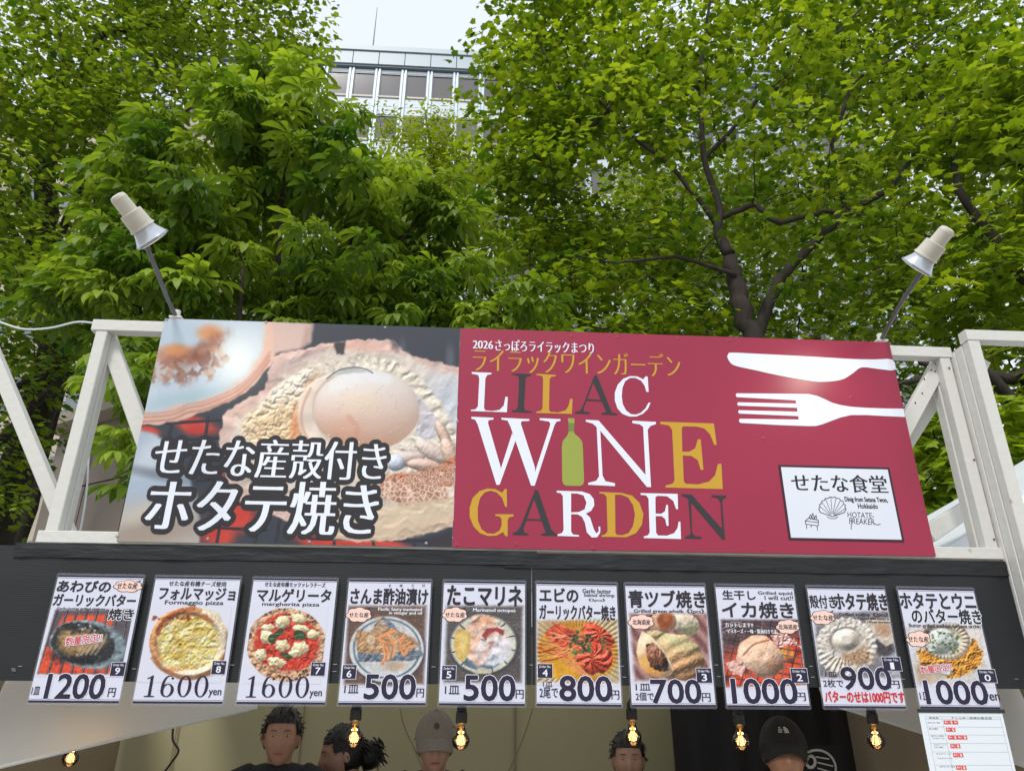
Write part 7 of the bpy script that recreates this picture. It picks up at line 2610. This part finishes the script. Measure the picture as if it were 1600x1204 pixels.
# --- big maple at left ------------------------------------------------------------------------------------
q = np.random.default_rng(13)
lb3 = at(60, 330, 7.6)
tl_ = thing('maple_tree', 'tall small-leaved tree spreading over the top left behind the chestnut', 'tree', (float(lb3[0]), 7.6, 0))
C3 = np.concatenate([
    ellipsoid_pts(q, 430, (float(lb3[0]) - 0.4, 7.4, 9.0), (3.6, 2.2, 5.6), 0.4),
    ellipsoid_pts(q, 230, (*at(300, 10, 7.4)[:2], 14.0), (3.0, 1.8, 2.4), 0.2),
    ellipsoid_pts(q, 130, (*at(70, 190, 6.6)[:2], at(70, 190, 6.6)[2]), (1.9, 1.2, 2.2), 0.1),
    ellipsoid_pts(q, 90, (*at(30, 420, 6.2)[:2], 6.2), (1.3, 1.0, 2.0), 0.2),
    ellipsoid_pts(q, 30, (*at(30, 640, 6.6)[:2], 4.2), (1.5, 0.6, 0.6), 0.2)])
C3 = carve(C3, [(500, -900), (505, 40), (470, 90), (520, 300), (560, 400), (1300, 400), (1300, -900)])
C3 = carve(C3, [(40, 700), (70, 590), (300, 590), (300, 900), (30, 900)])
base = np.array([float(at(75, 500, 7.6)[0]), 7.6, 0.0])
tk = at(68, 320, 7.6)
limbs = [('trunk', [base, at(75, 600, 7.6), at(72, 420, 7.6), tk, at(85, 200, 7.7), at(110, 60, 7.8)], [0.27, 0.24, 0.2, 0.17, 0.13, 0.07]),
         ('limb', [at(80, 250, 7.7), at(150, 60, 7.6), at(180, 48, 7.6), at(250, 38, 7.6), at(290, 10, 7.6), at(320, -60, 7.6)], [0.09, 0.08, 0.075, 0.06, 0.05, 0.03]),
         ('limb', [at(76, 400, 7.6), at(0, 240, 7.3), at(-80, 120, 7.2)], [0.10, 0.07, 0.03]),
         ('limb', [at(76, 400, 7.4), at(140, 270, 7.2), at(230, 210, 7.2), at(330, 150, 7.2)], [0.07, 0.05, 0.035, 0.015]),
         ('limb', [at(75, 560, 7.5), at(110, 560, 7), at(0, 620, 6.4), at(-60, 650, 6.2)], [0.07, 0.06, 0.05, 0.02]),
         ('limb', [at(150, 560, 7.2), at(95, 590, 6.8), at(0, 690, 6.2)], [0.05, 0.06, 0.06]),
         ('limb', [at(84, 520, 7.6), at(0, 310, 7.2), at(-60, 300, 7.0)], [0.07, 0.05, 0.02]),
         ('limb', [at(200, 48, 7.6), at(215, 20, 7.6), at(235, -40, 7.6)], [0.05, 0.035, 0.02])]
P, M, S, T = maple_sprays(q, C3, 38, 0.55, 0.115)
add_crown(tl_, ML, P, M, S, T, m_leafl, 120)
grow(tl_, C3, limbs, q)

# --- slender yellow-green tree between the two, in front of the office building -------------------------
q = np.random.default_rng(31)
yb = at(700, 260, 10.0)
ty_ = thing('ash_tree', 'slender yellow-green tree in the gap below the office windows', 'tree', (float(yb[0]), 10.0, 0))
C4 = np.concatenate([
    ellipsoid_pts(q, 60, (*at(650, 215, 10.0)[:2], at(650, 215, 10)[2]), (1.0, 0.8, 1.7), 0.1),
    ellipsoid_pts(q, 80, (*at(700, 285, 10.0)[:2], at(700, 285, 10)[2]), (1.1, 1.0, 2.2), 0.1),
    ellipsoid_pts(q, 80, (*at(760, 420, 9.5)[:2], at(760, 420, 9.5)[2]), (1.5, 1.0, 2.2), 0.1),
    ellipsoid_pts(q, 70, (*at(980, 380, 10.0)[:2], at(980, 380, 10)[2]), (1.6, 1.0, 1.9), 0.1)])
C4 = carve(C4, [(400, -900), (500, 60), (590, 140), (620, 148), (665, 135), (700, 140), (740, 175), (790, 200), (900, -900)])
C4 = carve(C4, [(480, 0), (560, 165), (640, 178), (700, 165), (760, 205), (800, 0)])
base = np.array([float(yb[0]) + 0.2, 10.0, 0.0])
limbs = [('trunk', [base, base + (0, 0, 5), at(690, 330, 10), at(665, 180, 10)], [0.14, 0.11, 0.07, 0.02]),
         ('limb', [base + (0, 0, 4.5), at(760, 420, 9.8), at(745, 230, 9.8)], [0.06, 0.04, 0.015]),
         ('limb', [base + (0, 0, 4.0), at(900, 450, 9.8), at(985, 340, 9.9)], [0.06, 0.05, 0.015])]
P, M, S, T = maple_sprays(q, C4, 60, 0.50, 0.12)
add_crown(ty_, SL, P, M, S, T, m_leafy, 60)
grow(ty_, C4, limbs, q)

# --- darker trees further back, filling behind the near ones ----------------------------------------------
for k, (px, py, y_, rx, rz, n, lab) in enumerate(((1080, 380, 12.5, 3.6, 2.8, 150, 'dark rounded tree standing further back behind the forked trunk'),
                                                  (1420, 330, 12.0, 4.0, 4.6, 200, 'tall dense tree further back, behind the right spot lamp'),
                                                  (430, 350, 12.5, 3.6, 3.6, 190, 'dense tree further back, seen through the chestnut leaves'),
                                                  (120, 480, 13.0, 3.2, 2.6, 90, 'low spreading tree further back at the left'))):
    q = np.random.default_rng(50 + k)
    c = at(px, py, y_)
    t = thing('broadleaf_tree', lab, 'tree', (float(c[0]), y_, 0), None)
    C5 = ellipsoid_pts(q, n, tuple(c), (rx, 1.5, rz), 0.2)
    C5 = carve(C5, GAP)
    C5 = carve(C5, [(20, 900), (50, 570), (340, 570), (340, 900)])
    C5 = carve(C5, [(500, 0), (760, 0), (760, 240), (600, 220), (520, 160)])
    base = np.array([c[0], y_, 0.0])
    limbs = [('trunk', [base, base + (0.1, 0, c[2] * 0.5), c + (0, 0, 0.5), c + (0.2, 0, rz * 0.8)], [0.24, 0.2, 0.12, 0.03])]
    for j in range(4):
        a = 1.57 * j + 0.4
        limbs.append(('limb', crooked(c + (0, 0, -rz * 0.5), c + (rx * 0.7 * math.cos(a), 0.9 * math.sin(a), rz * 0.35), 6, 0.08, q), [0.09, 0.05, 0.02]))
    P, M, S, T = maple_sprays(q, C5, 60, 0.7, 0.13)
    add_crown(t, ML, P, M, S, T, m_leafl, 0)
    grow(t, C5, limbs, q)

# --- shrub at the lower left -----------------------------------------------------------------------------------
q = np.random.default_rng(77)
c = at(12, 845, 5.6)
sh = thing('shrub', 'rounded green shrub low at the left edge beyond the timber posts', 'shrub', (float(c[0]), 5.6, 0))
C6 = ellipsoid_pts(q, 80, (float(c[0]) - 0.2, 5.6, 2.3), (0.95, 0.8, 0.85), 0.1)
P, M, S, T = maple_sprays(q, C6, 50, 0.22, 0.075)
add_crown(sh, SL, P, M, S, T, m_leafm, 40)
grow(sh, C6, [('stem', [(c[0], 5.6, 0), (c[0] + 0.05, 5.6, 1.0), (c[0], 5.6, 2.0)], [0.05, 0.04, 0.02])], q)

# ------------------------------------------------------------------ tidy
for o in list(bpy.data.objects):
    if '_o' in o.keys():
        del o['_o']
bpy.data.objects.remove(_to)
